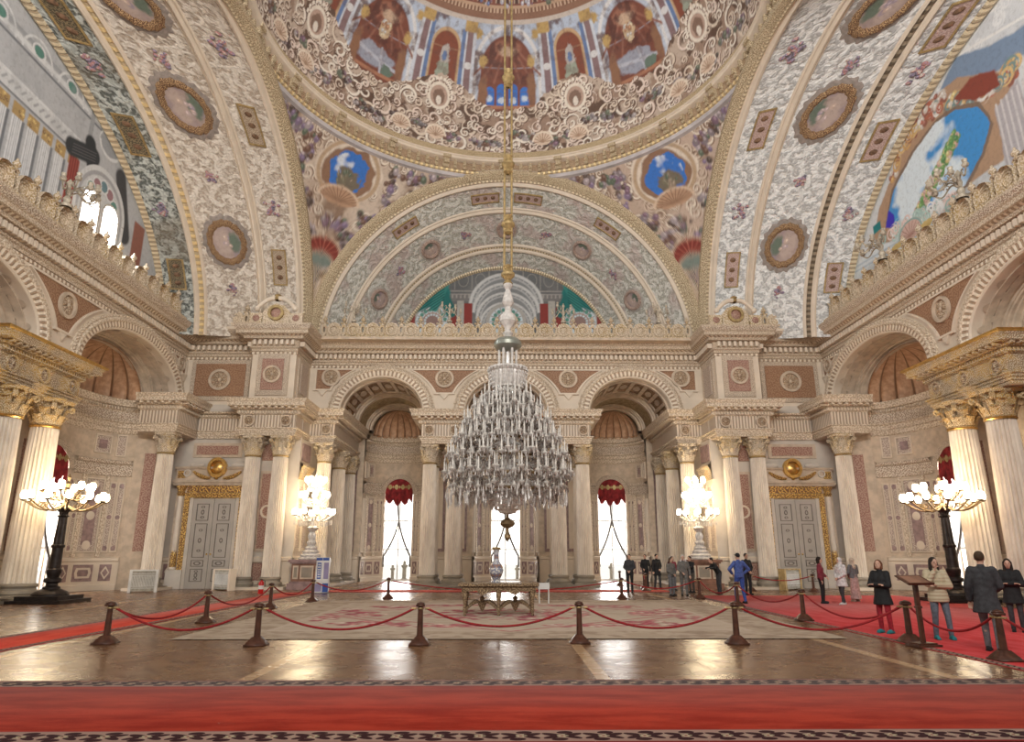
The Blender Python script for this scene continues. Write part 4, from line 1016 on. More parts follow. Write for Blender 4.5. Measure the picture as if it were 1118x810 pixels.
def medallion(fm, par, a, t, ra, rt, kind, R, W, seed, frame='medal_frame', ground='medal_ground'):
    """framed painted oval or tablet on a vault; ra along the arch (m), rt across (m)"""
    lm = lambda P: fm(np.stack([a + P[:, 0] / R, P[:, 1], t + P[:, 2] / W], -1))
    if kind == 'oval':
        aa = np.linspace(0, 2 * PI, 129); w = 1 + .035 * np.sin(aa * 16) + .02 * np.sin(aa * 27)
        P = np.array([[[q * ra * k * cos(x), n, q * rt * k * sin(x)] for q, n in ((1.28, -.015), (1.24, .02), (1.0, .03))] for x, k in zip(aa, w)])
        MB(lm).grid(P).build('medallion_ground', M[ground], par)
        P = np.array([[[q * ra * k * cos(x), n, q * rt * k * sin(x)] for q, n in ((1.06, .03), (1.0, .12), (.86, .14), (.76, .08), (.74, .04))] for x, k in zip(aa, 1 + (w - 1) * .6)])
        MB(lm).grid(P).build('medallion_frame', M[frame], par)
        q = np.linspace(0, 1, 14); A_, Q = np.meshgrid(aa, q, indexing='ij'); X_, Y_ = Q * np.cos(A_), Q * np.sin(A_)
        p = Paint(X_, Y_, (.40, .31, .28)); p.noise(1.6, .4, .7, (.30, .24, .28), seed, .8); p.ell(.0, .25, .9, .5, (.48, .38, .34), .5, .8, seed); p.ell(.1, -.55, .6, .4, (.15, .19, .15), .4, .8, seed + 1)
        p.flowers(0, -.05, .35, .4, 8, [(.5, .4, .4), (.36, .3, .36), (.55, .42, .36)], .13, seed)
        G = lm(np.stack([X_ * ra * .76, X_ * 0 + .045, Y_ * rt * .76], -1).reshape(-1, 3)).reshape(X_.shape + (3,)); paint_mesh('medallion_painting', G, p.C, par)
    else:
        o = [(-ra, -rt), (-ra * .8, -rt), (ra * .8, -rt), (ra, -rt), (ra, rt), (ra * .8, rt), (-ra * .8, rt), (-ra, rt)]
        n_ = 20
        P = np.array([[[x, .02, y] for y in np.linspace(-rt, rt, 7)] for x in np.linspace(-ra, ra, n_)]); MB(lm).grid(P).build('tablet', M['tablet_' + kind], par)
        fr = MB(lm)
        for y0, y1 in ((-rt, -rt + .06), (rt - .06, rt)): fr.grid(np.array([[[x, n, y] for y, n in ((y0, 0), (y0, .07), (y1, .07), (y1, 0))] for x in np.linspace(-ra, ra, n_)]))
        for x0 in (-ra, ra - .08): fr.grid(np.array([[[x0 + d, n, y] for d, n in ((0, 0), (0, .07), (.08, .07), (.08, 0))] for y in (-rt, rt)]))
        fr.build('tablet_frame', M['gold_dull'], par)
        f = MB(lm)
        for k in (-.5, 0, .5): f.disc(k * ra * 1.1, 0, min(rt, ra) * .42, .03, 10, bulge=.06)
        f.build('tablet_flowers', M['flower_dark'], par)
def bouquet(fm, par, a, t, R, W, r, seed):
    lm = lambda P: fm(np.stack([a + P[:, 0] / R, P[:, 1], t + P[:, 2] / W], -1))
    b = MB(lm); q = np.random.default_rng(abs(int(seed)))
    for i in range(16): x, y = q.normal(size=2) * r * .42; b.disc(x * 1.4, y, r * (.2 + .15 * q.random()), .02, 8, bulge=.07)
    b.build('flower_bouquet', M['flower_mix'], par)
t = NT('flower_mix'); t.bs('Base Color', t.ramp(t.noise(t.pos(), 4.5, 3), [(.35, (.12, .1, .12)), (.45, (.30, .26, .36)), (.55, (.42, .18, .16)), (.65, (.55, .5, .45))])); t.bs('Roughness', .7); M['flower_mix'] = t.mat
plain('flower_dark', (.26, .15, .09), .6, var=.3, scale=6)
carved('medal_frame', (.16, .08, .05), (.58, .38, .20), 6, bump=.9, dist=.05)
carved('medal_frame_rose', (.36, .24, .20), (.60, .47, .40), 6, bump=.6)
plain('medal_ground_pale', (.50, .46, .42), .7)
plain('medal_ground', (.34, .29, .26), .7, var=.15, scale=5)
carved('tablet_dark', (.09, .075, .05), (.26, .2, .12), 5, bump=.3); carved('tablet_tan', (.33, .25, .18), (.50, .40, .30), 5, bump=.3); carved('tablet_rose', (.40, .27, .24), (.56, .42, .38), 5, bump=.3)
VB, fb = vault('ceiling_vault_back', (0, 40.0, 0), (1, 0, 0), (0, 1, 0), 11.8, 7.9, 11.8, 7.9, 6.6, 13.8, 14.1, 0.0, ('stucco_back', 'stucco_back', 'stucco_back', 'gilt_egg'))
VL, fl = vault('ceiling_vault_left', (-12.15, 27.2, 0), (0, 1, 0), (-1, 0, 0), 12.5, 17.0, 11.5, 9.8, 6.75, 13.8, 12.9, -8.7, ('stucco_warm_lit', 'stucco_warm_lit', 'stucco_sage', 'gold_beads'), .045, rad(112))
VR, fr2 = vault('ceiling_vault_right', (12.15, 27.2, 0), (0, 1, 0), (1, 0, 0), 12.5, 17.0, 11.5, 9.8, 6.75, 13.8, 12.9, -8.7, ('stucco_cool_lit', 'stucco_cool_lit', 'stucco_cool_lit', 'rib_dark'), .045, rad(112))
# medallions, tablets and bouquets on the arches
for a in (.48, 1.0, PI / 2, PI - 1.0, PI - .48): medallion(fb, VB, a, .53, .68, .70, 'oval', 10, 7.6, int(a * 100), 'medal_frame_rose', 'medal_ground_pale')
for a in (.92, 1.44, PI - .92, PI - 1.44): medallion(fb, VB, a, .19, .95, .36, 'rose', 11, 7.6, 3)
for a in (.72, 1.28, PI - .72, PI - 1.28): bouquet(fb, VB, a, .53, 10, 7.6, .36, int(a * 50))
for VV_, f_, kinds in ((VL, fl, ('tan', 'dark')), (VR, fr2, ('rose', 'rose'))):
    for i, a in enumerate((.53, 1.12, 1.52)): medallion(f_, VV_, a, .53, 1.2, .86, 'oval', 11.6, 7.2, 20 + i)
    for i, a in enumerate((.42, 1.1)): medallion(f_, VV_, a, .195, 1.1, .36, kinds[0], 12, 7.2, 40 + i)
    for i, a in enumerate((.71, 1.46)): bouquet(f_, VV_, a, .195, 12, 7.2, .42, 60 + i)
    for i, a in enumerate((.30, .83, 1.3)): bouquet(f_, VV_, a, .53, 11.6, 7.2, .3, 80 + i)
    for i, a in enumerate((.36, .96, 1.35)): medallion(f_, VV_, a, .875, 1.0, .36, kinds[1], 13, 7.2, 90 + i)
    for i, a in enumerate((.66, 1.2)): bouquet(f_, VV_, a, .875, 13, 7.2, .36, 95 + i)

# ------------------------------------------------------------------ tympana: painted end walls of the three arms
def tymp_grid(x0, x1, z0, z1, nx, nz): return np.meshgrid(np.linspace(x0, x1, nx), np.linspace(z0, z1, nz), indexing='ij')
TB = struct('wall_tympanum_back')
X_, Z_ = tymp_grid(-8.2, 8.2, 14.0, 22.4, 330, 170)
p = Paint(X_, Z_, (.15, .155, .16)); p.noise(.6, .4, .7, (.23, .23, .23), 3, .6)
for x in np.arange(-7.5, 8, 1.25): p.line(x, 20.4, x, 21.9, .04, (.30, .29, .28), .06); p.ring(x + .62, 21.1, .36, .5, .08, (.29, .28, .27), .08)
for z in (20.25, 20.0, 21.9): p.line(-8, z, 8, z, .05, (.36, .34, .33), .05)
p.rect(-8, 8, 19.45, 19.95, (.22, .21, .21), .05)
for x in np.arange(-7.8, 8, .3): p.line(x, 19.75, x, 19.95, .06, (.38, .36, .34), .05)
for rr, zz in ((2.6, 19.1), (2.35, 18.6), (2.1, 18.1), (1.85, 17.6)):      # coffered apse in perspective
    p.lay(((np.hypot(X_ / rr, (Z_ - zz) / (rr * .95)) < 1) & (Z_ > zz - .1)) * 1.0, (.25, .26, .27))
    p.ring(0, zz, rr, rr * .95, .045, (.62, .62, .62), .04, True); p.ring(0, zz, rr * .88, rr * .84, .03, (.48, .48, .49), .04, True)
    for k in range(17): a = PI * (k + .5) / 17; p.line(rr * .9 * cos(a), zz + rr * .86 * sin(a), rr * .97 * cos(a), zz + rr * .92 * sin(a), .035, (.52, .52, .52), .04)
for cx in (-5.3, 0, 5.3):                                                    # painted fan lights
    p.ell(cx, 17.9, 1.45, 1.4, (.44, .42, .40), .05); p.ell(cx, 17.9, 1.2, 1.15, (.62, .70, .76), .05)
    for j in range(9): a = PI * j / 8; p.line(cx, 17.9, cx + 1.15 * cos(a), 17.9 + 1.12 * sin(a), .035, (.35, .32, .3), .04); p.ell(cx + .92 * cos(a + .2), 17.9 + .9 * sin(a + .2), .14, .14, (.12, .30, .25), .2)
    p.ring(cx, 17.9, .66, .64, .08, (.42, .3, .26), .06); p.ell(cx, 17.9, .46, .44, (.30, .20, .18), .1)
for sg in (-1, 1):
    p.rect(sg * 2.75 - .3, sg * 2.75 + .3, 14, 19.3, (.28, .05, .045), .06); p.rect(sg * 3.3 - .25, sg * 3.3 + .25, 14, 19.5, (.46, .44, .41), .06); p.rect(sg * 3.8 - .22, sg * 3.8 + .22, 14, 19.0, (.28, .05, .045), .06)
    p.line(sg * 7.4, 18.7, sg * 4.6, 20.1, .55, (.03, .20, .19), .15); p.line(sg * 4.9, 20.7, sg * 4.0, 18.6, .4, (.025, .17, .165), .15); p.line(sg * 4.4, 20.9, sg * 5.2, 19.0, .32, (.05, .25, .23), .12)
    for k in range(6): p.line(sg * (7.3 - k * .4), 18.5 + k * .05, sg * 4.5, 20.4 - k * .2, .03, (.012, .08, .08), .05)
    p.rect(sg * 6.75 - .2, sg * 6.75 + .2, 14, 18.4, (.26, .06, .05), .06)
P = np.stack([X_, np.full_like(X_, 46.55), Z_], -1); paint_mesh('tympanum_painting', P, p.C, TB, np.hypot(X_, Z_ - 14.1) > 8.15)
MB(face_map(46.6)).quad(-12, 12, 14.0, 14.4, -.02).build('tympanum_base', M['plaster_grey'], TB)

TL = struct('wall_tympanum_left')
X_, Z_ = tymp_grid(16.0, 35.7, 13.9, 22.9, 440, 205)        # X_ runs along the hall (Y)
p = Paint(X_, Z_, (.50, .51, .53)); LG, MG, DG = (.72, .73, .74), (.36, .37, .39), (.20, .21, .23)
for z, c, w in ((21.5, MG, .1), (21.2, LG, .12), (20.9, DG, .06)): p.line(18, z, 36, z, w, c, .05)
for x in np.arange(19.2, 30, 2.2):
    p.ring(x, 21.0, .9, .9, .06, LG, .05, True); p.ell(x, 21.4, .28, .22, (.12, .26, .22), .1); p.ring(x, 21.4, .36, .3, .12, LG, .08)
p.rect(18, 26.9, 18.75, 19.5, (.64, .65, .66), .04); p.line(18, 19.5, 26.9, 19.5, .06, LG, .04); p.line(18, 18.8, 26.9, 18.8, .05, DG, .04); p.noise(1.5, .5, .7, MG, 4, .35)
for x in np.arange(18.5, 27, .36): p.line(x, 19.1, x + .18, 19.3, .05, (.40, .41, .43), .05)
for x in np.arange(18.9, 27.0, .86):                            # painted colonnade with gilt capitals
    p.rect(x - .27, x + .27, 14, 18.1, (.74, .75, .77), .05)
    for k in (-.16, -.05, .06, .17): p.line(x + k, 14, x + k, 18.1, .02, (.44, .45, .48), .03)
    p.rect(x + .27, x + .42, 14, 18.1, DG, .05); p.rect(x - .33, x + .33, 18.1, 18.65, (.45, .31, .14), .06); p.flowers(x, 18.4, .3, .22, 8, [(.6, .42, .18), (.25, .16, .08)], .08, int(x * 9))
p.rect(27.3, 27.6, 19.4, 21.5, MG, .05); p.ell(29.0, 20.6, .9, .7, LG, .08); p.ell(29.0, 20.6, .75, .55, MG, .1, .4, 3)
p.rect(26.4, 27.1, 14, 18.6, (.33, .085, .07), .08)
for k in range(4): p.line(26.5 + k * .16, 18.6, 26.55 + k * .14, 14, .025, (.18, .04, .035), .04)
p.line(26.4, 18.9, 28.0, 19.4, .42, (.05, .055, .06), .12); p.line(27.6, 19.8, 28.0, 18.7, .4, (.045, .05, .055), .12); p.line(30.2, 19.6, 31.2, 17.0, .45, (.07, .07, .075), .15)
for k in range(4): p.line(26.5, 18.7 + k * .14, 28.1, 19.2 + k * .14, .02, (.13, .13, .14), .03)
p.rect(31.9, 32.9, 13.9, 18.2, (.30, .13, .10), .1)
wx, wz = 29.05, 16.7                                             # twin arched window under one round hood
p.archw(wx, 13.9, 2.0, 5.4, (.66, .67, .68), .05); p.archw(wx, 13.9, 1.78, 5.15, (.40, .40, .42), .05); p.archw(wx, 13.9, 1.62, 4.95, (.60, .61, .62), .05)
for a, c in ((.6, (.14, .30, .26)), (1.1, (.34, .20, .22)), (1.57, (.16, .26, .30)), (2.04, (.34, .20, .22)), (2.5, (.14, .30, .26))): p.ell(wx + 1.15 * cos(a), 17.2 + 1.25 * sin(a), .26, .26, c, .1); p.ring(wx + 1.15 * cos(a), 17.2 + 1.25 * sin(a), .32, .32, .1, LG, .05)
mask = np.zeros_like(X_, bool)
for cx in (wx - .78, wx + .78):
    d = np.where(Z_ > 17.2, np.hypot(X_ - cx, Z_ - 17.2) < .62, (np.abs(X_ - cx) < .62) & (Z_ > 14.5)); mask |= d
hole_l = mask.copy()
mask |= np.hypot((X_ - 18.5) / 17.15, (Z_ - 12.9) / 9.95) > 1
P = np.stack([np.full_like(X_, -19.0), X_, Z_], -1); paint_mesh('tympanum_painting', P, p.C, TL, mask)
TM = lambda P: np.stack([-19.0 + P[:, 1], P[:, 0], P[:, 2]], -1)
b = MB(TM)
for cx in (wx - .78, wx + .78): b.arch(cx, 17.2, .62, .62, [(0, -.5), (0, .05), (.09, .05), (.09, 0)], seg=18).cube(cx - .71, cx - .62, -.5, .05, 14.4, 17.2).cube(cx + .62, cx + .71, -.5, .05, 14.4, 17.2).cube(cx - .62, cx + .62, -.2, -.14, 17.16, 17.22).cube(cx - .62, cx + .62, -.2, -.14, 16.0, 16.05)
w6 = struct('window_6'); b.build('window_frame', M['door_grey'], w6)
g_ = MB(TM)
for cx in (wx - .78, wx + .78): g_.quad(cx - .62, cx + .62, 14.4, 17.2, -.18); g_.grid(np.array([[[cx + .62 * cos(a), -.18, 17.2], [cx + .62 * cos(a), -.18, 17.2 + .62 * sin(a)]] for a in np.linspace(0, PI, 17)]))
g_.build('window_pane', M['pane'], w6)

TR = struct('wall_tympanum_right')
p = Paint(X_, Z_, (.68, .70, .73)); p.noise(1.2, .45, .7, (.56, .58, .62), 14, .5)
for i in range(60):
    r_ = np.random.default_rng(700 + i); x = 17 + 13 * r_.random(); p.spiral(x, 21.6 + 1.2 * r_.random(), .3, (.80, .81, .83), .05, 1.6, 1, i, .05)
p.fill([(24.3, 22.2), (22.57, 21.2), (20.5, 20.5), (20.5, 19.4), (23.0, 20.1), (25.6, 21.5)], (.22, .30, .43), .12); p.line(24.6, 22.3, 20.0, 20.7, .06, (.82, .82, .82), .05)
p.fill([(32.2, 17.6), (31.2, 18.9), (28.85, 20.5), (26.34, 21.5), (24.48, 21.3), (21.96, 19.6), (21.6, 17.8), (23.0, 16.4), (31.5, 16.8)], (.46, .30, .20), .1)
for i in range(70):                                   # wreath of scrolls and flowers over the opening
    r_ = np.random.default_rng(900 + i); t = r_.random(); x = 29.8 - 8.4 * t; z = 20.0 + 1.15 * sin(PI * min(t * 1.5, 1)) - 1.3 * max(t - .55, 0) + .5 * (r_.random() - .5)
    c_ = [(.62, .38, .16), (.80, .78, .76), (.46, .15, .10), (.70, .50, .24), (.20, .30, .30)][i % 5]
    if i % 2: p.spiral(x, z, .22 + .25 * r_.random(), c_, .07, 1.6, 1 if i % 4 else -1, i, .05)
    else: p.flowers(x, z, .35, .25, 7, [c_, (.30, .12, .09), (.66, .60, .55)], .14, 950 + i)
p.fill([(24.9, 20.5), (23.8, 20.75), (22.5, 20.1), (22.4, 19.3), (23.78, 19.6)], (.27, .07, .05), .1)
SK = [(30.82, 17.9), (29.93, 19.05), (28.76, 19.6), (27.72, 20.0), (26.24, 20.3), (24.9, 20.0), (23.7, 19.3), (23.2, 18.2), (24.04, 17.3), (25.2, 16.6), (28.25, 16.9), (29.69, 16.9)]
n = vnoise(X_, Z_, .62, 12, 4); cl = np.clip((n - .43) * 7, 0, 1)[..., None]
p.fill([(x + .14 * (1 if x > 27 else -1), z + .14 * (1 if z > 18.3 else -1)) for x, z in SK], (.24, .17, .13), .06)
p.fill(SK, np.array((.07, .30, .68))[None, None] * (1 - cl) + np.array((.74, .83, .90))[None, None] * cl, .05)
p.fill([(31.0, 17.6), (30.6, 18.3), (30.2, 17.9), (30.3, 17.2)], (.06, .04, .50), .1)
for i, t in enumerate(np.linspace(0, 1, 24)): p.flowers(28.3 - 3.1 * t, 17.0 + 1.9 * t ** .9, .42 - .1 * t, .30, 15, [(.12, .30, .10), (.55, .34, .30), (.62, .5, .25), (.10, .24, .10), (.7, .55, .5), (.18, .34, .12)], .12, 600 + i)
p.fill([(22.9, 14), (22.9, 18.6), (21.6, 18.9), (20.9, 14)], (.46, .43, .46), .1)
for k in range(6): p.line(21.2 + k * .3, 14, 21.4 + k * .28, 18.7, .05, (.66, .63, .64), .05)
p.rect(16, 20.9, 14, 19.2, (.05, .045, .045), .3)
p.fill([(36, 13.9), (36, 17.1), (31.7, 17.0), (28.5, 15.9), (26.5, 15.6), (26.5, 13.9)], (.72, .77, .81), .1)
for i in range(60):
    r_ = np.random.default_rng(50 + i); t = r_.random(); p.spiral(31.6 - 5.6 * t, 17.2 - .9 * t + .7 * (r_.random() - .5), .2 + .16 * r_.random(), [(.80, .62, .58), (.50, .66, .62), (.84, .84, .84), (.40, .55, .52)][i % 4], .05, 1.6, 1 if i % 2 else -1, i, .04)
for z in (15.9, 16.15): p.line(27.5, z, 36, z + .9, .05, (.50, .58, .66), .05)
p.ell(29.2, 16.55, .9, .5, (.68, .47, .41), .1); p.ring(29.2, 16.4, .9, .62, .07, (.30, .44, .42), .05, True)
for j in range(9): p.line(29.2, 16.25, 29.2 + .8 * cos(PI * j / 8), 16.4 + .52 * sin(PI * j / 8), .025, (.45, .26, .22), .03)
for sg in (-1, 1): p.ell(29.2 + sg * 1.2, 16.25, .5, .18, (.66, .49, .2), .2, .6, 6)
for x in (30.6, 31.4, 32.6): p.rect(x - .14, x + .14, 13.9, 15.9, (.86, .89, .92), .05)
p.ell(30.2, 15.4, .55, .5, (.62, .36, .30), .1, .4, 2); p.ring(30.2, 15.4, .6, .55, .12, (.80, .78, .76), .06); p.ell(32.6, 15.6, .55, .4, (.50, .15, .12), .1, .4, 3); p.rect(31.4, 32.1, 17.75, 18.2, (.02, .22, .24), .08)
P = np.stack([np.full_like(X_, 19.0), X_, Z_], -1); paint_mesh('tympanum_painting', P, p.C, TR, np.hypot((X_ - 18.5) / 17.15, (Z_ - 12.9) / 9.95) > 1)

# ------------------------------------------------------------------ floor
FL = struct('floor')
t = NT('parquet'); v = t.vm('MULTIPLY', t.pos(), (1, 1, 0)); sp = t.n('SeparateXYZ', 0, i0=v).node
def plank(t, ang, seed):
    r = t.n('VectorRotate', 0, {'rotation_type': 'Z_AXIS'}, Vector=v, Angle=ang); br = t.t.nodes.new('ShaderNodeTexBrick')
    t.set(br, 'Vector', r); br.inputs['Color1'].default_value = (0, 0, 0, 1); br.inputs['Color2'].default_value = (1, 1, 1, 1); br.inputs['Mortar'].default_value = (.5, .5, .5, 1)
    br.inputs['Scale'].default_value = 1.0; br.inputs['Brick Width'].default_value = .62; br.inputs['Row Height'].default_value = .16; br.inputs['Mortar Size'].default_value = .006; br.offset = .5
    return br
b1, b2 = plank(t, PI / 4, 0), plank(t, -PI / 4, 1)
sel = t.math('GREATER_THAN', t.math('SINE', t.math('MULTIPLY', sp.outputs[0], PI / .88)), 0.0)
tone = t.mix(sel, b1.outputs['Color'], b2.outputs['Color']); mort = t.mix(sel, b1.outputs['Fac'], b2.outputs['Fac'])
gr = t.noise(t.vm('MULTIPLY', t.pos(), (3, 9, 1)), 2.2, 5, .6)
c = t.mix(tone, (.10, .045, .022), (.25, .128, .06)); c = t.mix(t.smooth(gr, .3, .7), c, t.mix(.5, c, (.13, .065, .035))); c = t.mix(mort, c, (.06, .03, .02))
strip = t.math('GREATER_THAN', t.math('SINE', t.math('MULTIPLY', t.math('ADD', sp.outputs[0], t.math('MULTIPLY', sp.outputs[1], .0)), PI / 2.64)), .992)
c = t.mix(strip, c, (.42, .27, .15))
t.bs('Base Color', c); t.bs('Roughness', t.n('MapRange', 0, None, i0=t.noise(t.pos(), 1.6, 3), i3=.17, i4=.36)); t.bs('Specular IOR Level', .42)
wv = t.noise(t.vm('MULTIPLY', t.pos(), (1.0, 2.2, 1)), 1.6, 3); t.bump(t.math('ADD', wv, t.math('MULTIPLY', tone, .25)), .28, .02); M['parquet'] = t.mat
MB().add([[-23, -4, 0], [23, -4, 0], [23, 48.9, 0], [-23, 48.9, 0]], [[0, 1, 2, 3]], [[[0, 0], [1, 0], [1, 1], [0, 1]]]).build('parquet', M['parquet'], FL)

# carpets
def red_carpet(name, base, hi, border=True, width=2.78, d0=.03, d1=.2, fs=.26):
    t = NT(name); sep = t.n('SeparateXYZ', 0, i0=t.uv()).node; u, vv = sep.outputs[0], sep.outputs[1]
    big = t.noise(t.vm('MULTIPLY', t.uv(), (.6, 2.0, 1)), 1.6, 4, .6); fine = t.noise(t.vm('MULTIPLY', t.uv(), (3, 30, 1)), 5, 3)
    c = t.mix(t.smooth(t.math('MULTIPLY_ADD', fine, .25, t.math('MULTIPLY', big, .8)), .38, .66), base, hi)
    if border:
        d = t.math('MINIMUM', vv, t.math('SUBTRACT', width, vv))          # distance from the nearer edge
        md = (d1 - d0) / 2; fu = t.math('MULTIPLY', t.math('SUBTRACT', t.math('FRACT', t.math('MULTIPLY', u, 1 / fs)), .5), fs); fv = t.math('SUBTRACT', d, d0 + md)
        def leaf(cx, cy, ang, ra, rb):
            ax = t.math('SUBTRACT', fu, cx); ay = t.math('SUBTRACT', fv, cy); x_ = t.math('MULTIPLY_ADD', ax, cos(ang) / ra, t.math('MULTIPLY', ay, sin(ang) / ra)); y_ = t.math('MULTIPLY_ADD', ax, -sin(ang) / rb, t.math('MULTIPLY', ay, cos(ang) / rb))
            return t.math('LESS_THAN', t.math('MULTIPLY_ADD', x_, x_, t.math('MULTIPLY', y_, y_)), 1.0)
        pc = t.mix(0.0, (.40, .25, .20), (.40, .25, .20))
        for sg in (-1, 1):
            for cx, cy, an, ra, rb in ((sg * .22, .18, .5 * sg, .30, .12), (sg * .24, -.22, -.6 * sg, .26, .11), (sg * .08, .62 * sg, .1, .20, .13)): pc = t.mix(leaf(cx * fs, cy * md, an, ra * fs, rb * fs), pc, (.055, .02, .022))
        for k in range(5): pc = t.mix(leaf((.5 * .16 * cos(k * 1.2566)) * fs, .5 * .16 * sin(k * 1.2566) * fs, k * 1.2566, .075 * fs, .045 * fs), pc, (.50, .40, .27))
        pc = t.mix(leaf(0, 0, 0, .04 * fs, .04 * fs), pc, (.30, .06, .06))
        for sg in (-1, 1): pc = t.mix(leaf(sg * .5 * fs, 0, 0, .07 * fs, .05 * fs), pc, (.46, .36, .26))
        inb = t.math('MULTIPLY', t.math('GREATER_THAN', d, d0), t.math('LESS_THAN', d, d1)); c = t.mix(inb, c, pc)
        ln = t.math('MULTIPLY', t.math('GREATER_THAN', d, d1), t.math('LESS_THAN', d, d1 + .03)); c = t.mix(ln, c, (.34, .10, .09))
        ln = t.math('LESS_THAN', d, d0); c = t.mix(ln, c, (.30, .035, .035))
    t.bs('Base Color', c); t.bs('Roughness', .9); t.bs('Specular IOR Level', .1); t.bs('Sheen Weight', .08); t.bump(fine, .3, .01); M[name] = t.mat
red_carpet('carpet_red', (.30, .022, .011), (.46, .048, .024), True, 3.42, .03, .45, .42); red_carpet('carpet_side', (.52, .055, .035), (.62, .085, .05), True, 1.75); red_carpet('carpet_wide', (.52, .045, .045), (.60, .08, .085), True, 9.2)
def strip_carpet(name, mat, label, a, b, w, z=.012):
    """a to b along its left edge, width w to the right of travel"""
    A_, B_ = Vector(a), Vector(b); d = (B_ - A_).normalized(); n = Vector((d.y, -d.x)); L = (B_ - A_).length
    fm = lambda P: np.stack([A_.x + d.x * P[:, 0] + n.x * P[:, 1], A_.y + d.y * P[:, 0] + n.y * P[:, 1], P[:, 2]], -1)
    c = MB(fm); c.cube(0, L, 0, w, 0, z)
    c.uv[-1] = np.array([[[p_[0], p_[1]] for p_ in np.array([[s_, q, 0] for s_ in (0, L) for q in (0, w) for _ in (0, 1)])[f]] for f in c.f[-1]])
    o = c.build(name, mat, None, 0); tag(o, label, 'carpet', 'red carpet runners'); return o
strip_carpet('red_runner', M['carpet_red'], 'wide red runner with patterned borders across the front of the photo', (-17, 10.82), (17, 10.82), 3.42)
strip_carpet('red_runner', M['carpet_side'], 'narrow red runner along the left side of the pale rug', (-11.45, 12.0), (-10.75, 34.0), 1.75)
strip_carpet('red_runner', M['carpet_wide'], 'broad red carpet on the right where the visitors stand', (8.05, 11.05), (8.05, 31.3), 9.2)
strip_carpet('red_runner', M['carpet_side'], 'red runner along the foot of the back columns behind the pale rug', (-9.6, 36.3), (8.0, 36.3), 2.1, .010)

# pale central rug
X_, Y_ = np.meshgrid(np.linspace(-7.35, 7.35, 330), np.linspace(15.75, 28.3, 290), indexing='ij'); XC, YC = X_, Y_ - 22.03
p = Paint(X_, YC, (.46, .365, .28)); p.noise(1.6, .5, .62, (.40, .31, .23), 7, .9, 2); p.noise(4.2, .52, .66, (.27, .19, .14), 8, .6, 2)
e = np.minimum(7.35 - np.abs(XC), 6.27 - np.abs(YC))
p.lay((e < .12) * 1.0, (.42, .34, .26)); p.lay(((e > 1.55) & (e < 1.66)) * 1.0, (.50, .40, .32)); p.lay(((e > 1.66)) * .55, (.53, .43, .345))
p.lay(((np.abs(np.abs(XC) / 5.2 + np.abs(YC) / 4.6 - 1.05) < .015)) * 1.0, (.40, .12, .13))
RR = [(.34, .07, .09), (.42, .15, .15), (.28, .06, .08), (.52, .40, .33)]
def rug_flowers(x, y, rx, ry, n, s_): p.flowers(x, y, rx, ry, int(n * 1.5), RR, .13, s_)
rug_flowers(0, 0, 2.7, 2.1, 150, 1)
for sx in (-1, 1):
    for sy in (-1, 1): rug_flowers(sx * 3.7, sy * 2.9, 1.0, .6, 34, 5 + sx + 2 * sy); rug_flowers(sx * 1.9, sy * 3.5, 1.2, .35, 24, 15 + sx + 2 * sy); rug_flowers(sx * 5.2, sy * 1.4, .35, .9, 16, 25 + sx + 2 * sy)
    rug_flowers(sx * 4.3, 0, .6, .9, 24, 35 + sx)
    p.line(sx * 3.1, -3.0, sx * 5.6, .0, .06, (.40, .14, .14), .08); p.line(sx * 3.1, 3.0, sx * 5.6, .0, .06, (.40, .14, .14), .08)
P = np.stack([X_, Y_, np.full_like(X_, .014)], -1); o = paint_mesh('rug', P, p.C, None, None, M['rugpile']); tag(o, 'large pale rug with red floral medallion under the carved table', 'rug')

# outside the windows: quay with parapet posts and shrubs
EX = tag(empty('exterior_quay'), kind='structure')
MB().add([[-60, 49.5, -.35], [60, 49.5, -.35], [60, 140, -.35], [-60, 140, -.35]], [[0, 1, 2, 3]], [[[0, 0], [1, 0], [1, 1], [0, 1]]]).build('quay_ground', M['steel_white'], EX)
for i, (x, s_) in enumerate(((-9.15, .8), (-8.2, 1), (-7.2, .9), (1.0, .8), (8.7, .9), (-1.6, .7))):
    r = tag(empty('stone_post', (x, 58, -.35)), 'pale stone post on the quay seen through the back windows', 'post', 'stone posts outside the windows')
    MB().lathe([(.26, 0), (.26, .15), (.16, .2), (.16, 1.0), (.24, 1.08), (.26, 1.2), (.12, 1.3), (.12, 1.5), (.001, 1.6)], (0, 0, 0), 10).build('shaft', M['grill_grey'], r); r.scale = (s_, s_, s_)
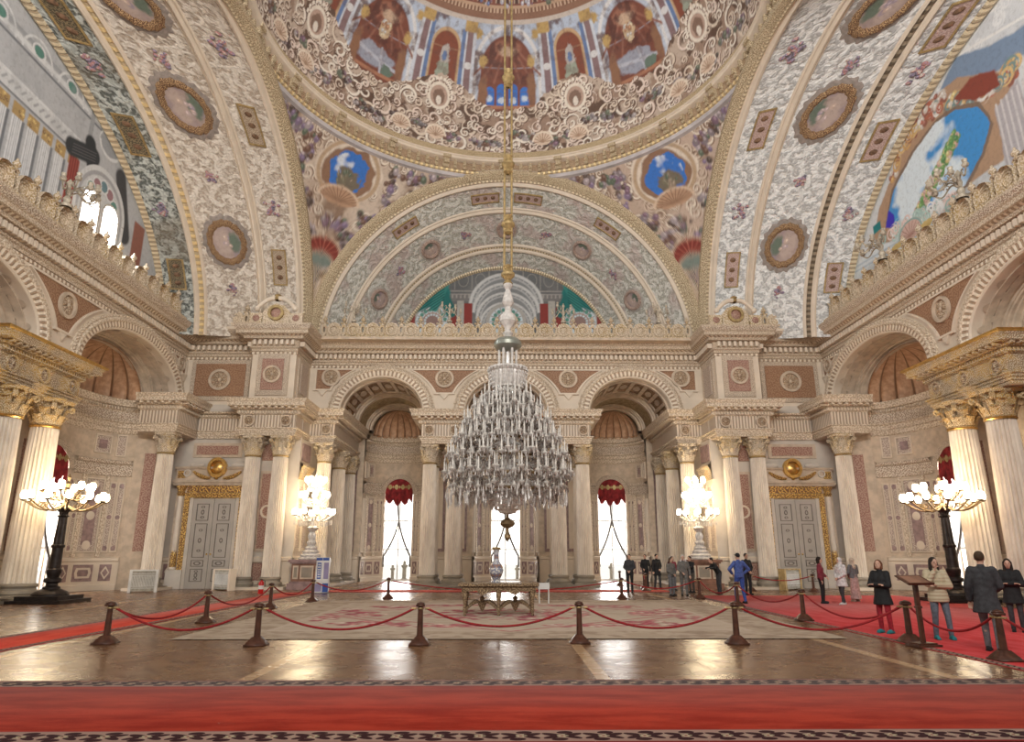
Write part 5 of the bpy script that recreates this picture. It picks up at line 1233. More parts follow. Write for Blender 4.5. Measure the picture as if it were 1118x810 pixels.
# ------------------------------------------------------------------ doors
carved('gilt_fret', (.30, .15, .06), (.85, .58, .20), 5.5, rough=.38, bump=.8, metal_hi=.75, k=9)
for i, g in enumerate((-1, 1)):
    D = tag(empty(f'door_{i + 1}', (g * 15.85, 38.05, 0)), f'tall grey double door in a gilded frame, {g_name(g)} of the hall', 'door', 'grey double doors', 'structure')
    fm = lambda P: np.stack([P[:, 0], -P[:, 1], P[:, 2]], -1)
    MB(fm).cube(-2.15, 2.15, 0, .12, 0, 6.4).build('door_case', M['plaster'], D)
    for sg in (-1, 1):
        b = MB(fm); b.cube(*sorted((sg * .012, sg * 1.12)), .1, .2, 0, 4.65); lf = b.build('door_leaf', M['door_grey'], D)
        fr = MB(fm); cr = MB(fm)
        for z0, z1 in ((.35, 1.0), (1.12, 1.45), (1.58, 3.35), (3.5, 4.4)):
            x0, x1 = sorted((sg * .24, sg * .9))
            for q in ((x0, x1, z0, z0 + .035), (x0, x1, z1 - .035, z1), (x0, x0 + .035, z0, z1), (x1 - .035, x1, z0, z1)): fr.cube(q[0], q[1], .2, .23, q[2], q[3])
            m = (x0 + x1) / 2; zc_ = (z0 + z1) / 2
            if z1 - z0 > .5:
                cr.ringplate(m, zc_, .05, .09, .2, .225, 12, 1, 1.5)
                for k in (-1, 1): cr.ringplate(m, zc_ + k * (z1 - z0) * .3, .04, .07, .2, .222, 10, 1.5, 1)
            else: cr.ringplate(m, zc_, .06, .1, .2, .222, 12, 2, 1)
        fr.build('panel_moulding', M['door_line'], lf); cr.build('panel_ornament', M['door_line'], lf)
        h = MB(fm); h.ball((sg * .1, .25, 1.75), .05, 8, 6); h.build('handle', M['gold'], lf)
        MB(fm).cube(*sorted((sg * 1.34, sg * 1.62)), .1, .24, .95, 4.715).build('gilt_band', M['gilt_fret'], D)
        MB(fm).cube(*sorted((sg * 1.14, sg * 1.34)), .1, .2, 0, 4.72).cube(*sorted((sg * 1.3, sg * 2.15)), .1, .3, 0, .95).build('door_jamb', M['plaster_grey'], D)
        MB(fm).lathe([(.19, .95), (.2, 1.05), (.15, 1.1), (.14, 4.75), (.15, 4.8)], (sg * 1.85, .2, 0), 16).build('colonnette', M['column_marble'], D)
        MB(fm).lathe([(.15, 4.8), (.22, 4.95), (.17, 5.05), (.27, 5.3), (.28, 5.36)], (sg * 1.85, .2, 0), 12).lathe([(.155, 1.1), (.165, 1.2), (.15, 1.9), (.145, 2.0)], (sg * 1.85, .2, 0), 12).build('colonnette_capital', M['gilt_fret'], D)
    MB(fm).cube(-1.62, 1.62, .1, .24, 4.72, 4.98).build('gilt_lintel', M['gilt_fret'], D)
    MB(fm).cube(-1.55, 1.55, .1, .22, 5.0, 5.38).build('gilt_frieze', M['gilt_scroll'], D)
    MB(fm).sweep([(.1, 5.36), (.3, 5.38), (.34, 5.5), (.42, 5.56), (.42, 5.66), (.1, 5.7)], (-2.3, 2.3)).cube(-2.25, 2.25, .1, .2, 5.66, 6.28).sweep([(.1, 6.26), (.3, 6.28), (.36, 6.38), (.1, 6.42)], (-2.3, 2.3)).build('door_cornice', M['plaster'], D)
    b = MB(fm)
    for sg in (-1, 1):
        b.cube(sg * 1.95 - .2, sg * 1.95 + .2, .2, .24, 5.78, 6.18)
        pts = [(sg * (.35 + .95 * t), .25, 5.78 + .36 * t ** 2.2) for t in np.linspace(0, 1, 10)]; b.tube(pts, [.06 + .05 * sin(PI * t) for t in np.linspace(0, 1, 10)], 8)
    b.build('gilt_scroll', M['gilt_fret'], D)
    MB(fm).ringplate(0, 6.35, .36, .52, .2, .42, 24, 1, 1.05).disc(0, 6.35, .36, .24, 20, bulge=.16).ball((0, .3, 5.82), .12, 8, 6).build('gilt_cartouche', M['gold'], D)
    b = MB(fm)
    for sg in (-1, 1): b.tube([(sg * (.75 + .8 * t), .22, 6.5) for t in np.linspace(0, 1, 6)], [.05, .13, .15, .15, .13, .05], 8); b.ringplate(sg * 1.62, 6.05, .14, .2, .2, .3, 14)
    b.build('cushion_scroll', M['plaster_grey'], D)

# ------------------------------------------------------------------ lamps
def emit(name, col, s):
    t = NT(name); t.bs('Base Color', (.9, .88, .82, 1)); t.bs('Emission Color', (*col, 1)); t.bs('Emission Strength', s); M[name] = t.mat
emit('lamp_glow', (1.0, .83, .55), 16.0)
t = NT('crystal'); nz_ = t.noise(t.pos(), 9, 3)
t.bs('Base Color', t.mix(t.smooth(nz_, .3, .7), (.70, .65, .62), (.97, .95, .93))); t.bs('Roughness', .12); t.bs('Transmission Weight', .35); t.bs('IOR', 1.5); t.bs('Specular IOR Level', .8); M['crystal'] = t.mat
plain('crystal_frost', (.68, .64, .61), .25, spec=.7, var=.15, scale=6)
plain('candle_white', (.80, .76, .71), .3, var=.2, scale=7)
plain('bronze_gilt', (.32, .22, .12), .4, metal=.6, var=.25, scale=6)
GLOBE = MB().lathe([(.03, -.05), (.09, 0), (.13, .08), (.125, .17), (.095, .25), (.085, .28)], seg=12).lathe([(.0, .25), (.085, .28)], seg=12).mesh('globe', M['lamp_glow'])
def arm_curve(r, dz, n=10, r0=.08):
    return [(r0 + (r - r0) * t, 0, -.22 * sin(PI * t * 1.05) * (1 - .2 * t) * (r ** .5) + dz * t ** 2) for t in np.linspace(0, 1, n)]
def lamp_tiers(root, tiers, mat, z_light, power):
    for z, r, n, ph, dz in tiers:
        b = MB().tube(arm_curve(r, dz), .03, 6)
        sc_ = [(r * .55 + .13 * (1 - t) * cos(8 * t), 0, -.12 * r ** .5 + .13 * (1 - t) * sin(8 * t) + .1) for t in np.linspace(0, 1, 12)]; b.tube(sc_, .018, 5)
        b.lathe([(.02, -.02), (.1, .02), (.13, .05), (.05, .05)], (r, 0, dz), 10)
        me = b.mesh('lamp_arm', mat)
        for k in range(n):
            a = ph + 2 * PI * k / n; o = link_mesh('arm', me, root); o.location = (0, 0, z); o.rotation_euler = (0, 0, a)
            q = link_mesh('globe', GLOBE, o); q.location = (r, 0, dz + .09)
    for i, z in enumerate(z_light):
        l = bpy.data.lights.new('lamp_light', 'POINT'); l.energy = power; l.color = (1, .80, .52); l.shadow_soft_size = .5
        o = bpy.data.objects.new('lamp_light', l); COL.objects.link(o); o.parent = root; o.location = (0, 0, z)
for g in (-1, 1):
    w_ = g_name(g)
    # bronze floor lamp
    r = tag(empty('lamp_stand', (g * 17.3, 27.35, 0 if g < 0 else .0125)), f'tall dark bronze lamp stand with glowing globes, {w_} side of the hall', 'lamp stand', 'bronze lamp stands')
    b = MB(); b.cube(-1.0, 1.0, -1.0, 1.0, 0, .12); b.cube(-.8, .8, -.8, .8, .12, .26); b.lathe([(.62, .26), (.62, .32), (.55, .4), (.4, .46), (.32, .5)], seg=28); b.build('base', M['bronze'], r)
    b = MB(); b.lathe([(.3, .48), (.3, .56), (.2, .62), (.2, .7), (.3, .76), (.3, .86), (.2, .92), (.22, 1.0), (.26, 1.08), (.26, 1.2), (.2, 1.26), (.19, 2.0)], seg=28)
    b.lathe([(.2, 2.0), (.23, 2.04), (.23, 2.1), (.185, 2.14), (.15, 3.15), (.22, 3.2), (.15, 3.26), (.16, 3.34), (.26, 3.44), (.3, 3.5), (.1, 3.54)], seg=36, flute=12, fd=.02); b.build('pole', M['bronze'], r)
    b = MB().lathe([(.07, 3.5), (.14, 3.62), (.06, 3.72), (.05, 4.1), (.12, 4.2), (.05, 4.3), (.09, 4.45), (.03, 4.55), (.07, 4.7), (.001, 4.85)], seg=14); b.build('stem', M['bronze_gilt'], r)
    lamp_tiers(r, ((3.62, 1.36, 12, .1, .12), (3.95, .85, 8, .3, .18)), M['bronze_gilt'], (4.1,), 420)
    # crystal candelabrum on a marble pedestal
    x, y = g * 10.3, 37.35
    p = tag(empty('pedestal', (x, y, 0)), f'red and grey marble pedestal carrying the {w_} crystal candelabrum', 'pedestal', 'marble pedestals')
    MB().cube(-.95, .95, -.65, .6, 0, .3).cube(-.85, .85, -.55, .55, .3, .4).cube(-.95, .95, -.65, .6, 1.36, 1.48).cube(-.88, .88, -.58, .55, 1.28, 1.36).build('slab', M['mauve_marble'] if g < 0 else M['brown_marble'], p)
    MB().cube(-.8, .8, -.5, .5, .4, 1.28).build('block', M['brown_marble'], p)
    MB().cube(-.34, .34, -.53, -.49, .52, 1.18).cube(-.72, -.44, -.53, -.49, .52, 1.18).cube(.44, .72, -.53, -.49, .52, 1.18).build('panel_frame', M['plaster'], p)
    MB().cube(-.27, .27, -.55, -.5, .6, 1.1).cube(-.66, -.5, -.55, -.5, .6, 1.1).cube(.5, .66, -.55, -.5, .6, 1.1).build('panel', M['base_stone'], p)
    r = tag(empty('crystal_candelabrum', (x, y, 1.485)), f'lit crystal candelabrum with three tiers of globes on the {w_} pedestal', 'candelabrum', 'crystal candelabra')
    b = MB().lathe([(.62, 0), (.66, .06), (.52, .14), (.56, .22), (.42, .32), (.46, .4), (.3, .5), (.34, .6), (.2, .72), (.27, .86), (.16, 1.0), (.22, 1.2), (.13, 1.4), (.3, 1.62), (.12, 1.75)], seg=24, flute=12, fd=.03); b.build('foot', M['crystal_frost'], r)
    b = MB().lathe([(.12, 1.75), (.07, 2.0), (.2, 2.2), (.07, 2.4), (.07, 2.9), (.2, 3.05), (.07, 3.2), (.05, 3.7), (.15, 3.85), (.05, 4.0), (.1, 4.25), (.001, 4.55)], seg=20); b.build('stem', M['crystal'], r)
    lamp_tiers(r, ((2.15, 1.02, 10, .1, .1), (3.05, .68, 8, .3, .1), (3.85, .46, 6, .2, .1)), M['crystal_frost'], (2.5, 3.9), 230)
    b = MB()
    for k in range(40):
        a = 2 * PI * k / 40
        for rr, zz in ((.98, 2.0), (.7, 1.92), (.64, 2.95), (.42, 3.75)): b.lathe([(.001, -.24), (.022, -.18), (.012, -.05), (.001, 0)], (rr * cos(a), rr * sin(a), zz), 4)
    tag(b.build('crystal_drops', M['crystal_frost'], r), kind='stuff')

# scrolled girandoles on the parapets
def girandole_mesh():
    b = MB(); b.lathe([(.2, 0), (.22, .1), (.1, .18), (.14, .32), (.06, .45), (.1, .62), (.05, .8), (.12, .95), (.02, 1.1)], seg=12)
    return b.mesh('stem', M['girandole'])
def girandole_arm():
    b = MB(); b.tube([(.06 + .85 * t, 0, .45 + .18 * sin(PI * 2 * t) * (1 - .3 * t) + .1 * t) for t in np.linspace(0, 1, 14)], .03, 6)
    b.tube([(.45 + .14 * (1 - t) * cos(7 * t), 0, .62 + .14 * (1 - t) * sin(7 * t)) for t in np.linspace(0, 1, 10)], .02, 5)
    b.lathe([(.02, 0), (.09, .04), (.12, .12), (.07, .2), (.09, .3), (.001, .3)], (.91, 0, .54), 10)
    return b.mesh('arm', M['girandole'])
plain('girandole', (.62, .54, .43), .5, metal=.1, var=.25, scale=8)
GS, GA = girandole_mesh(), girandole_arm()
pb = lambda i: -11 + (i + .5) * 22 / 19
ps = lambda i: 16.5 + (i + .5) * 21 / 18
for x, y, n, lab in ((pb(1), 39.35, 5, 'leftmost scrolled lamp branch on the back parapet, before the vault'), (pb(6), 39.35, 5, 'scrolled lamp branch on the back parapet just left of the hanging chain'), (pb(12), 39.35, 5, 'scrolled lamp branch on the back parapet just right of the hanging chain'), (pb(17), 39.35, 5, 'rightmost scrolled lamp branch on the back parapet, before the vault'),
                     (-17.95, ps(7), 6, 'scrolled lamp branch on the left side parapet beside the bright twin window'), (17.95, ps(6), 6, 'nearer scrolled lamp branch on the right parapet under the painted sky'), (17.95, ps(11), 6, 'farther scrolled lamp branch on the right side parapet')):
    r = tag(empty('lamp_branch', (x, y, 15.345)), lab, 'lamp branch', 'lamp branches on the parapets')
    link_mesh('stem', GS, r); k_ = .75 if y > 39 else 1.15; r.scale = (k_, k_, 1.15)
    for k in range(n): o = link_mesh('arm', GA, r); o.rotation_euler = (0, 0, 2 * PI * k / n + .3 if y > 39 else (PI if x > 0 else 0) - 1.2 + 2.4 * k / (n - 1)); o.location = (0, 0, .15 * (k % 2))

plain('canopy_green', (.30, .31, .27), .4, metal=.4)
# ------------------------------------------------------------------ the great chandelier
ch = tag(empty('chandelier', (0, 27.6, 0)), 'huge crystal chandelier hanging from the dome over the pale rug', 'chandelier')
b = MB()
for dx in (-.16, .16): b.tube([(dx, 0, z) for z in np.linspace(13.4, 38.9, 5)], .05, 8)
b.build('hanging_rod', M['gold_dull'], ch)
for z in (13.5, 15.9, 18.9, 23.5, 30): MB().lathe([(.05, -.5), (.22, -.42), (.12, -.25), (.3, -.05), (.3, .05), (.12, .25), (.22, .4), (.05, .5)], (0, 0, z), 12).build('rod_collar', M['gold_dull'], ch)
b = MB().lathe([(.06, 13.3), (.22, 13.0), (.1, 12.8), (.2, 12.5), (.26, 12.2), (.12, 12.0), (.15, 11.8), (.34, 11.6), (.36, 11.35), (.16, 11.1), (.12, 10.95), (.24, 10.8), (.1, 10.6)], seg=20); b.build('upper_stem', M['crystal_frost'], ch)
b = MB().lathe([(.1, 10.62), (.45, 10.56), (.58, 10.4), (.58, 10.25), (.5, 10.15), (.3, 10.05), (.05, 10.05)], seg=32); b.build('canopy', M['canopy_green'] if 'canopy_green' in M else M['crystal_frost'], ch)
b = MB()
for k in range(6): a = k * PI / 3; b.lathe([(.05, 9.2), (.06, 9.4), (.045, 9.6), (.06, 9.9), (.05, 10.1)], (.36 * cos(a), .36 * sin(a), 0), 8)
b.lathe([(.09, 9.1), (.12, 9.6), (.09, 10.1)], seg=10); b.build('canopy_rod', M['crystal_frost'], ch)
b = MB().lathe([(.82, 9.3), (.86, 9.22), (.72, 9.1), (.7, 8.6), (.64, 8.5), (.66, 8.42), (.5, 8.4)], seg=48, flute=24, fd=.05); b.build('crown', M['crystal_frost'], ch)
b = MB()
for k in range(28):
    a = 2 * PI * k / 28
    for j in range(5): b.lathe([(.001, -.15), (.035, -.08), (.001, 0)], ((.83 - .025 * j) * cos(a), (.83 - .025 * j) * sin(a), 9.25 - .15 * j), 5)
tag(b.build('crown_drops', M['crystal'], ch), kind='stuff')
b = MB().lathe([(.5, 8.4), (.46, 8.1), (.58, 7.9), (.4, 7.6), (.36, 7.2), (.5, 7.0), (.36, 6.7), (.34, 6.2), (.5, 6.0), (.34, 5.7), (.34, 5.2), (.6, 5.0), (.45, 4.7), (.5, 4.4), (.66, 4.2), (.5, 4.0)], seg=32, flute=16, fd=.03); b.build('column', M['crystal'], ch)
b = MB().lathe([(.5, 4.0), (.72, 3.92), (.72, 3.84), (.62, 3.8), (.64, 3.68), (.54, 3.62), (.52, 3.48), (.36, 3.42), (.32, 3.34), (.12, 3.3), (.05, 3.28)], seg=72, flute=24, fd=.05); b.build('bottom_bowl', M['crystal'], ch)
b = MB().lathe([(.05, 3.28), (.06, 3.15), (.24, 3.05), (.3, 2.92), (.22, 2.82), (.06, 2.75), (.05, 2.6), (.12, 2.5), (.13, 2.4), (.04, 2.28), (.001, 2.2)], seg=20); b.build('finial', M['bronze_gilt'], ch)
plain('drop_shade', (.34, .28, .25), .3, var=.3, scale=8)
CPROF = [(.03, 0), (.09, .03), (.10, .07), (.04, .07), (.035, .12), (.032, .40), (.02, .42), (.028, .46), (.001, .56)]; rest = MB()
CANDLE = MB().lathe(CPROF, seg=8).mesh('candle', M['candle_white'])
TIERS = ((7.95, .95, 10, .0), (7.45, 1.4, 12, .2), (6.85, 1.78, 14, .0), (6.15, 2.15, 16, .2), (5.45, 2.42, 16, .0), (4.75, 2.55, 16, .2), (4.2, 2.3, 14, .0))
dr = MB(); dr2 = MB(); hoop = MB()
for ti, (z, r, n, ph) in enumerate(TIERS):
    b = MB().tube([(.4 + (r - .4) * t, 0, -.28 * sin(PI * min(t * 1.1, 1)) + .12 * t) for t in np.linspace(0, 1, 12)], .032, 6)
    b.tube([(r * .6 + .18 * (1 - t) * cos(9 * t), 0, .05 + .18 * (1 - t) * sin(9 * t)) for t in np.linspace(0, 1, 14)], .022, 5)
    pos = [(r, 0, .12), (r - .2, .24, .0), (r - .2, -.24, .0), (r - .42, 0, .16)]
    for px, py, pz in pos[1:]: b.tube([(r - .5, 0, -.12), (px - .06, py * .7, pz - .14), (px, py, pz)], .02, 5)
    for px, py, pz in pos: b.lathe([(.02, -.06), (.05, -.03), (.14, .03), (.15, .05), (.03, .04)], (px, py, pz), 12)
    me = b.mesh('chandelier_arm', M['crystal_frost'])
    for k in range(n):
        a = ph + 2 * PI * k / n; o = link_mesh('arm', me, ch); o.location = (0, 0, z); o.rotation_euler = (0, 0, a)
        for j, q in enumerate(pos):
            if j == 0: c_ = link_mesh('candle', CANDLE, o); c_.location = (q[0], q[1], q[2] + .03)
            else: rest.lathe(CPROF, (q[0] * cos(a) - q[1] * sin(a), q[0] * sin(a) + q[1] * cos(a), z + q[2] + .03), 8)
        for px, py, pz in pos:
            X0, Y0 = px * cos(a) - py * sin(a), px * sin(a) + py * cos(a)
            for j in range(5):
                t_ = 2 * PI * j / 5; L = .16 + .1 * RNG.random()
                (dr if RNG.random() < .6 else dr2).lathe([(.001, -L), (.03, -L * .7), (.012, -.03), (.001, 0)], (X0 + .13 * cos(t_), Y0 + .13 * sin(t_), z + pz + .03), 4)
        # swags of beads to the next arm, and long strings up to the column
        a2 = a + 2 * PI / n
        for q_ in range(9):
            aa_ = a + (a2 - a) * RNG.random(); rr = r * (.55 + .45 * RNG.random()); zz_ = z + .55 * RNG.random() - .1; L = .12 + .22 * RNG.random()
            (dr2 if RNG.random() < .55 else dr).lathe([(.001, -L), (.04, -L * .6), (.015, -.02), (.001, 0)], (rr * cos(aa_), rr * sin(aa_), zz_), 4)
        for u in np.linspace(.1, .9, 7):
            aa_ = a + (a2 - a) * u; rr = r * .86
            dr2.lathe([(.001, -.12), (.028, -.07), (.001, 0)], (rr * cos(aa_), rr * sin(aa_), z - .05 - .28 * sin(PI * u)), 4)
        for u in np.linspace(.1, .95, 8):
            rr = .45 + (r - .55) * u; dr.lathe([(.001, -.13), (.026, -.07), (.001, 0)], (rr * cos(a + .12), rr * sin(a + .12), z + .75 * (1 - u) ** 1.6), 4)
    hoop.lathe([(r * .8, z - .06), (r * .8 + .03, z), (r * .8, z + .06)], seg=48)
for k in range(230):                                     # lower fringe of long drops
    a = 2 * PI * k / 150; rr = .72 + 1.75 * RNG.random() ** .7; L = .25 + .45 * RNG.random()
    dr.lathe([(.001, -L), (.045, -L * .75), (.014, -.08), (.001, 0)], (rr * cos(a), rr * sin(a), 4.15 + .1 * RNG.random()), 5)
tag(dr.build('crystal_drops', M['crystal'], ch), kind='stuff'); tag(dr2.build('crystal_swags', M['drop_shade'], ch), kind='stuff'); hoop.build('hoop', M['bronze_gilt'], ch); tag(rest.build('candles', M['candle_white'], ch), kind='stuff')

# ------------------------------------------------------------------ table and vase
carved('gilt_wood', (.13, .08, .045), (.38, .27, .16), 7, rough=.5, bump=.6, metal_hi=.2)
tb = tag(empty('carved_table', (-.3, 21.75, .02)), 'long carved gilt table on six legs standing on the pale rug', 'table')
MB().cube(-1.2, 1.2, -.62, .62, .84, .91).cube(-1.16, 1.16, -.58, .58, .82, .84).build('table_top', M['gilt_wood'], tb)
b = MB(lambda P: np.stack([P[:, 0], -P[:, 1], P[:, 2]], -1))
for yy in (.5, -.54):
    o = [(-1.1, .8), (-1.1, .72), (-.85, .68), (-.65, .70), (-.5, .58), (-.2, .70), (.2, .70), (.5, .58), (.65, .70), (.85, .68), (1.1, .72), (1.1, .8)]
    for (x0, z0), (x1, z1) in zip(o[1:-2], o[2:-1]): b.add([[x0, yy, .8], [x1, yy, .8], [x1, yy, z1], [x0, yy, z0], [x0, yy + .04, .8], [x1, yy + .04, .8], [x1, yy + .04, z1], [x0, yy + .04, z0]], [[0, 1, 2, 3], [4, 5, 6, 7], [2, 3, 7, 6]], np.array([[[0, 0], [.2, 0], [.2, .2], [0, .2]]] * 3) + x0)
for xx in (-1.1, 1.08): b.cube(xx, xx + .03, -.52, .52, .62, .8)
b.build('apron', M['gilt_wood'], tb)
for x in (-1.0, 0, 1.0):
    for y in (-.48, .48): MB().lathe([(.03, 0), (.05, .03), (.035, .08), (.06, .16), (.05, .2), (.045, .3), (.06, .45), (.085, .6), (.06, .66), (.08, .72), (.08, .8)], (x, y, 0), 12).build('leg', M['gilt_wood'], tb)
b = MB()
for x in (-.5, .5):
    for sx in (-1, 1):
        for sy in (-1, 1): b.tube([(x + sx * .47 * (1 - t), sy * .45 * (1 - t), .17 + .2 * sin(PI * t * .75)) for t in np.linspace(0, 1, 9)], [.03 + .02 * sin(PI * t) for t in np.linspace(0, 1, 9)], 7)
    b.lathe([(.001, .08), (.05, .14), (.11, .26), (.13, .34), (.06, .42), (.08, .48), (.001, .56)], (x, 0, 0), 12)
b.build('stretcher', M['gilt_wood'], tb)
t = NT('vase_glaze'); sep = t.n('SeparateXYZ', 0, i0=t.uv()).node
f_ = t.scroll(5.0, 2.0, .5, 11, .5); bd = t.smooth(t.math('SINE', t.math('MULTIPLY', sep.outputs[1], 21.0)), .2, .5)
t.bs('Base Color', t.mix(bd, t.mix(f_, (.20, .22, .30), (.62, .58, .54)), t.mix(f_, (.30, .16, .10), (.10, .12, .20)))); t.bs('Roughness', .12); M['vase_glaze'] = t.mat
v = tag(empty('vase', (-.38, 21.75, .93)), 'tall patterned porcelain vase with flared neck on the carved table', 'vase')
MB().lathe([(.001, 0), (.13, 0), (.14, .04), (.1, .08), (.16, .2), (.22, .36), (.2, .48), (.11, .62), (.085, .7), (.08, .88), (.1, .98), (.13, 1.03), (.11, 1.03), (.07, .9)], seg=28).build('body', M['vase_glaze'], v)
MB().lathe([(.125, .99), (.14, 1.03), (.12, 1.05), (.1, 1.02)], seg=28).build('rim', M['gold_dull'], v)
s_ = tag(empty('side_stand', (1.35, 26.6, .015)), 'small white-topped stand on thin legs behind the carved table', 'stand')
MB().cube(-.2, .2, -.16, .16, .5, .72).build('top_box', M['steel_white'], s_)
for x in (-.17, .17):
    for y in (-.13, .13): MB().tube([(x, y, 0), (x * 1.05, y, .25), (x, y, .5)], .018, 6).build('leg', M['steel_white'], s_)

# ------------------------------------------------------------------ rope posts and ropes
def post_parts(h=.84):
    f = MB(); f.cube(-.2, .2, -.2, .2, 0, .035)
    for (a, z0), (c, z1) in (((.18, .035), (.16, .07)), ((.16, .07), (.075, .17))):
        P = [(sx * q, sy * q, z) for q, z in ((a, z0), (c, z1)) for sx, sy in ((-1, -1), (1, -1), (1, 1), (-1, 1))]
        f.add(P, [[0, 1, 5, 4], [1, 2, 6, 5], [2, 3, 7, 6], [3, 0, 4, 7]], [[[0, 0], [.2, 0], [.2, .1], [0, .1]]] * 4)
    s = MB(); P = []
    for q, z in ((.062, .165), (.05, h - .1)): P += [(q * cos(k * PI / 4 + PI / 8) * 1.08, q * sin(k * PI / 4 + PI / 8) * 1.08, z) for k in range(8)]
    s.add(P, [[k, (k + 1) % 8, 8 + (k + 1) % 8, 8 + k] for k in range(8)], [[[0, 0], [.05, 0], [.05, .6], [0, .6]]] * 8)
    c = MB(); c.cube(-.085, .085, -.085, .085, h - .1, h - .055); c.cube(-.07, .07, -.07, .07, h - .055, h - .03)
    P = [(-.06, -.06, h - .03), (.06, -.06, h - .03), (.06, .06, h - .03), (-.06, .06, h - .03), (0, 0, h)]; c.add(P, [[0, 1, 4], [1, 2, 4], [2, 3, 4], [3, 0, 4]], [[[0, 0], [.1, 0], [.05, .05]]] * 4)
    k = MB(); k.lathe([(.066, h - .15), (.072, h - .135), (.066, h - .12)], seg=12)
    return (('foot', f.mesh('foot', M['wood_red'], 0)), ('shaft', s.mesh('post_shaft', M['wood_red'], 0)), ('cap', c.mesh('cap', M['wood_red'], 0)), ('hook_ring', k.mesh('hook_ring', M['gold_dull'])))
PP = post_parts(); POST = {}
posts = dict(
    F1=(-8.34, 15.1, 'rope post at the front left corner of the enclosure'), F2=(-5.15, 14.8, 'second rope post of the front row, counting from the left'), F3=(-1.87, 14.87, 'third rope post of the front row, below left of the table'),
    F4=(1.42, 15.1, 'fourth rope post of the front row, below right of the table'), F5=(4.64, 14.93, 'fifth rope post of the front row, by the right rug corner'), F6=(8.29, 15.03, 'rope post right beside the wooden lectern'), F7=(8.49, 12.54, 'nearest rope post, at the right edge of the photo'),
    L1=(-8.14, 19.5, 'nearer rope post along the left edge of the rug'), L2=(-8.06, 24.5, 'farther rope post along the left edge of the rug'), L3=(-7.5, 27.7, 'rope post before the blue and white stand'),
    B1=(-4.9, 29.6, 'rope post before the left back window'), B2=(4.7, 29.3, 'rope post before the right back window, near the standing man in grey'), B3=(7.9, 29.3, 'rope post at the back right rug corner before the couple'),
    R1=(8.0, 24.9, 'rope post in front of the man in blue overalls'), R2=(8.13, 19.84, 'rope post on the edge of the right carpet, before the woman in a white headscarf'),
    K1=(12.13, 35.3, 'left one of the two rope posts before the right grey door'), K2=(14.9, 34.5, 'right one of the two rope posts before the right grey door'),
    M1=(7.2, 37.2, 'short rope post behind the group in black by the right window'), M2=(6.55, 40.9, 'farthest rope post, under the right arch'), M3=(6.9, 35.2, 'rope post in front of the group in black'))
for k, (x, y, lab) in posts.items():
    z = .0125 if (x > 7.85 and y < 31.2) or (34 < y < 36.7 and x < 8) else .016 if abs(x) < 7.2 and 15.9 < y < 28.2 else .001
    r = tag(empty('rope_post', (x, y, z)), lab, 'rope post', 'wooden rope posts'); POST[k] = Vector((x, y, z))
    for nm, me in PP: link_mesh(nm, me, r)
def rope(a, b, sag, lab):
    A_, B_ = (POST[a] if isinstance(a, str) else Vector(a)), (POST[b] if isinstance(b, str) else Vector(b)); d = (B_ - A_); d.z = 0; d.normalize()
    p, q = A_ + d * .135 + Vector((0, 0, .70)), B_ - d * .135 + Vector((0, 0, .70))
    pts = [p.lerp(q, t) - Vector((0, 0, sag * 4 * t * (1 - t))) for t in np.linspace(0, 1, 25)]
    r = tag(empty('velvet_rope', p), lab, 'rope', 'red velvet ropes'); pl = [tuple(v - p) for v in pts]
    MB().tube(pl, .023, 8).build('cord', M['rope_red'], r)
    for e, s_ in ((pl[0], 1), (pl[-1], -1)): e = Vector(e); MB().tube([tuple(e - d * .045 * s_), tuple(e + d * .05 * s_)], .024, 8).build('end_cap', M['gold_dull'], r)
for a, b, s_, lab in (('F1', 'F2', .42, 'red rope hanging between the first two front posts'), ('F2', 'F3', .40, 'red rope hanging between the second and third front posts'), ('F3', 'F4', .36, 'red rope across the front, below the carved table'), ('F4', 'F5', .40, 'red rope hanging between the fourth and fifth front posts'),
                      ('F5', 'F6', .44, 'red rope from the fifth front post to the lectern post'), ('F6', 'F7', .34, 'red rope from the lectern post to the nearest post'), ('R2', 'F6', .42, 'red rope along the right carpet behind the lectern post'), ('R1', 'R2', .36, 'red rope in front of the guard and the man in blue'), ('B3', 'R1', .36, 'red rope between the couple and the man in blue'),
                      ('B2', 'B3', .3, 'red rope at the back from the grey-suited man to the couple'), ('B1', 'B2', .40, 'long red rope passing behind the carved table'), ('L3', 'B1', .34, 'red rope from the blue stand towards the left window'), ('L2', 'L3', .34, 'red rope just before the left crystal candelabrum'), ('L1', 'L2', .40, 'red rope along the left edge of the rug'),
                      ('F1', 'L1', .38, 'red rope running back from the front left corner post'), ('K1', 'K2', .2, 'red rope before the right grey door'), ('M3', 'M1', .2, 'short red rope beside the group in black'), ('F7', (8.7, 9.6, .0125), .3, 'red rope leaving the photo at the right edge')): rope(a, b, s_, lab)

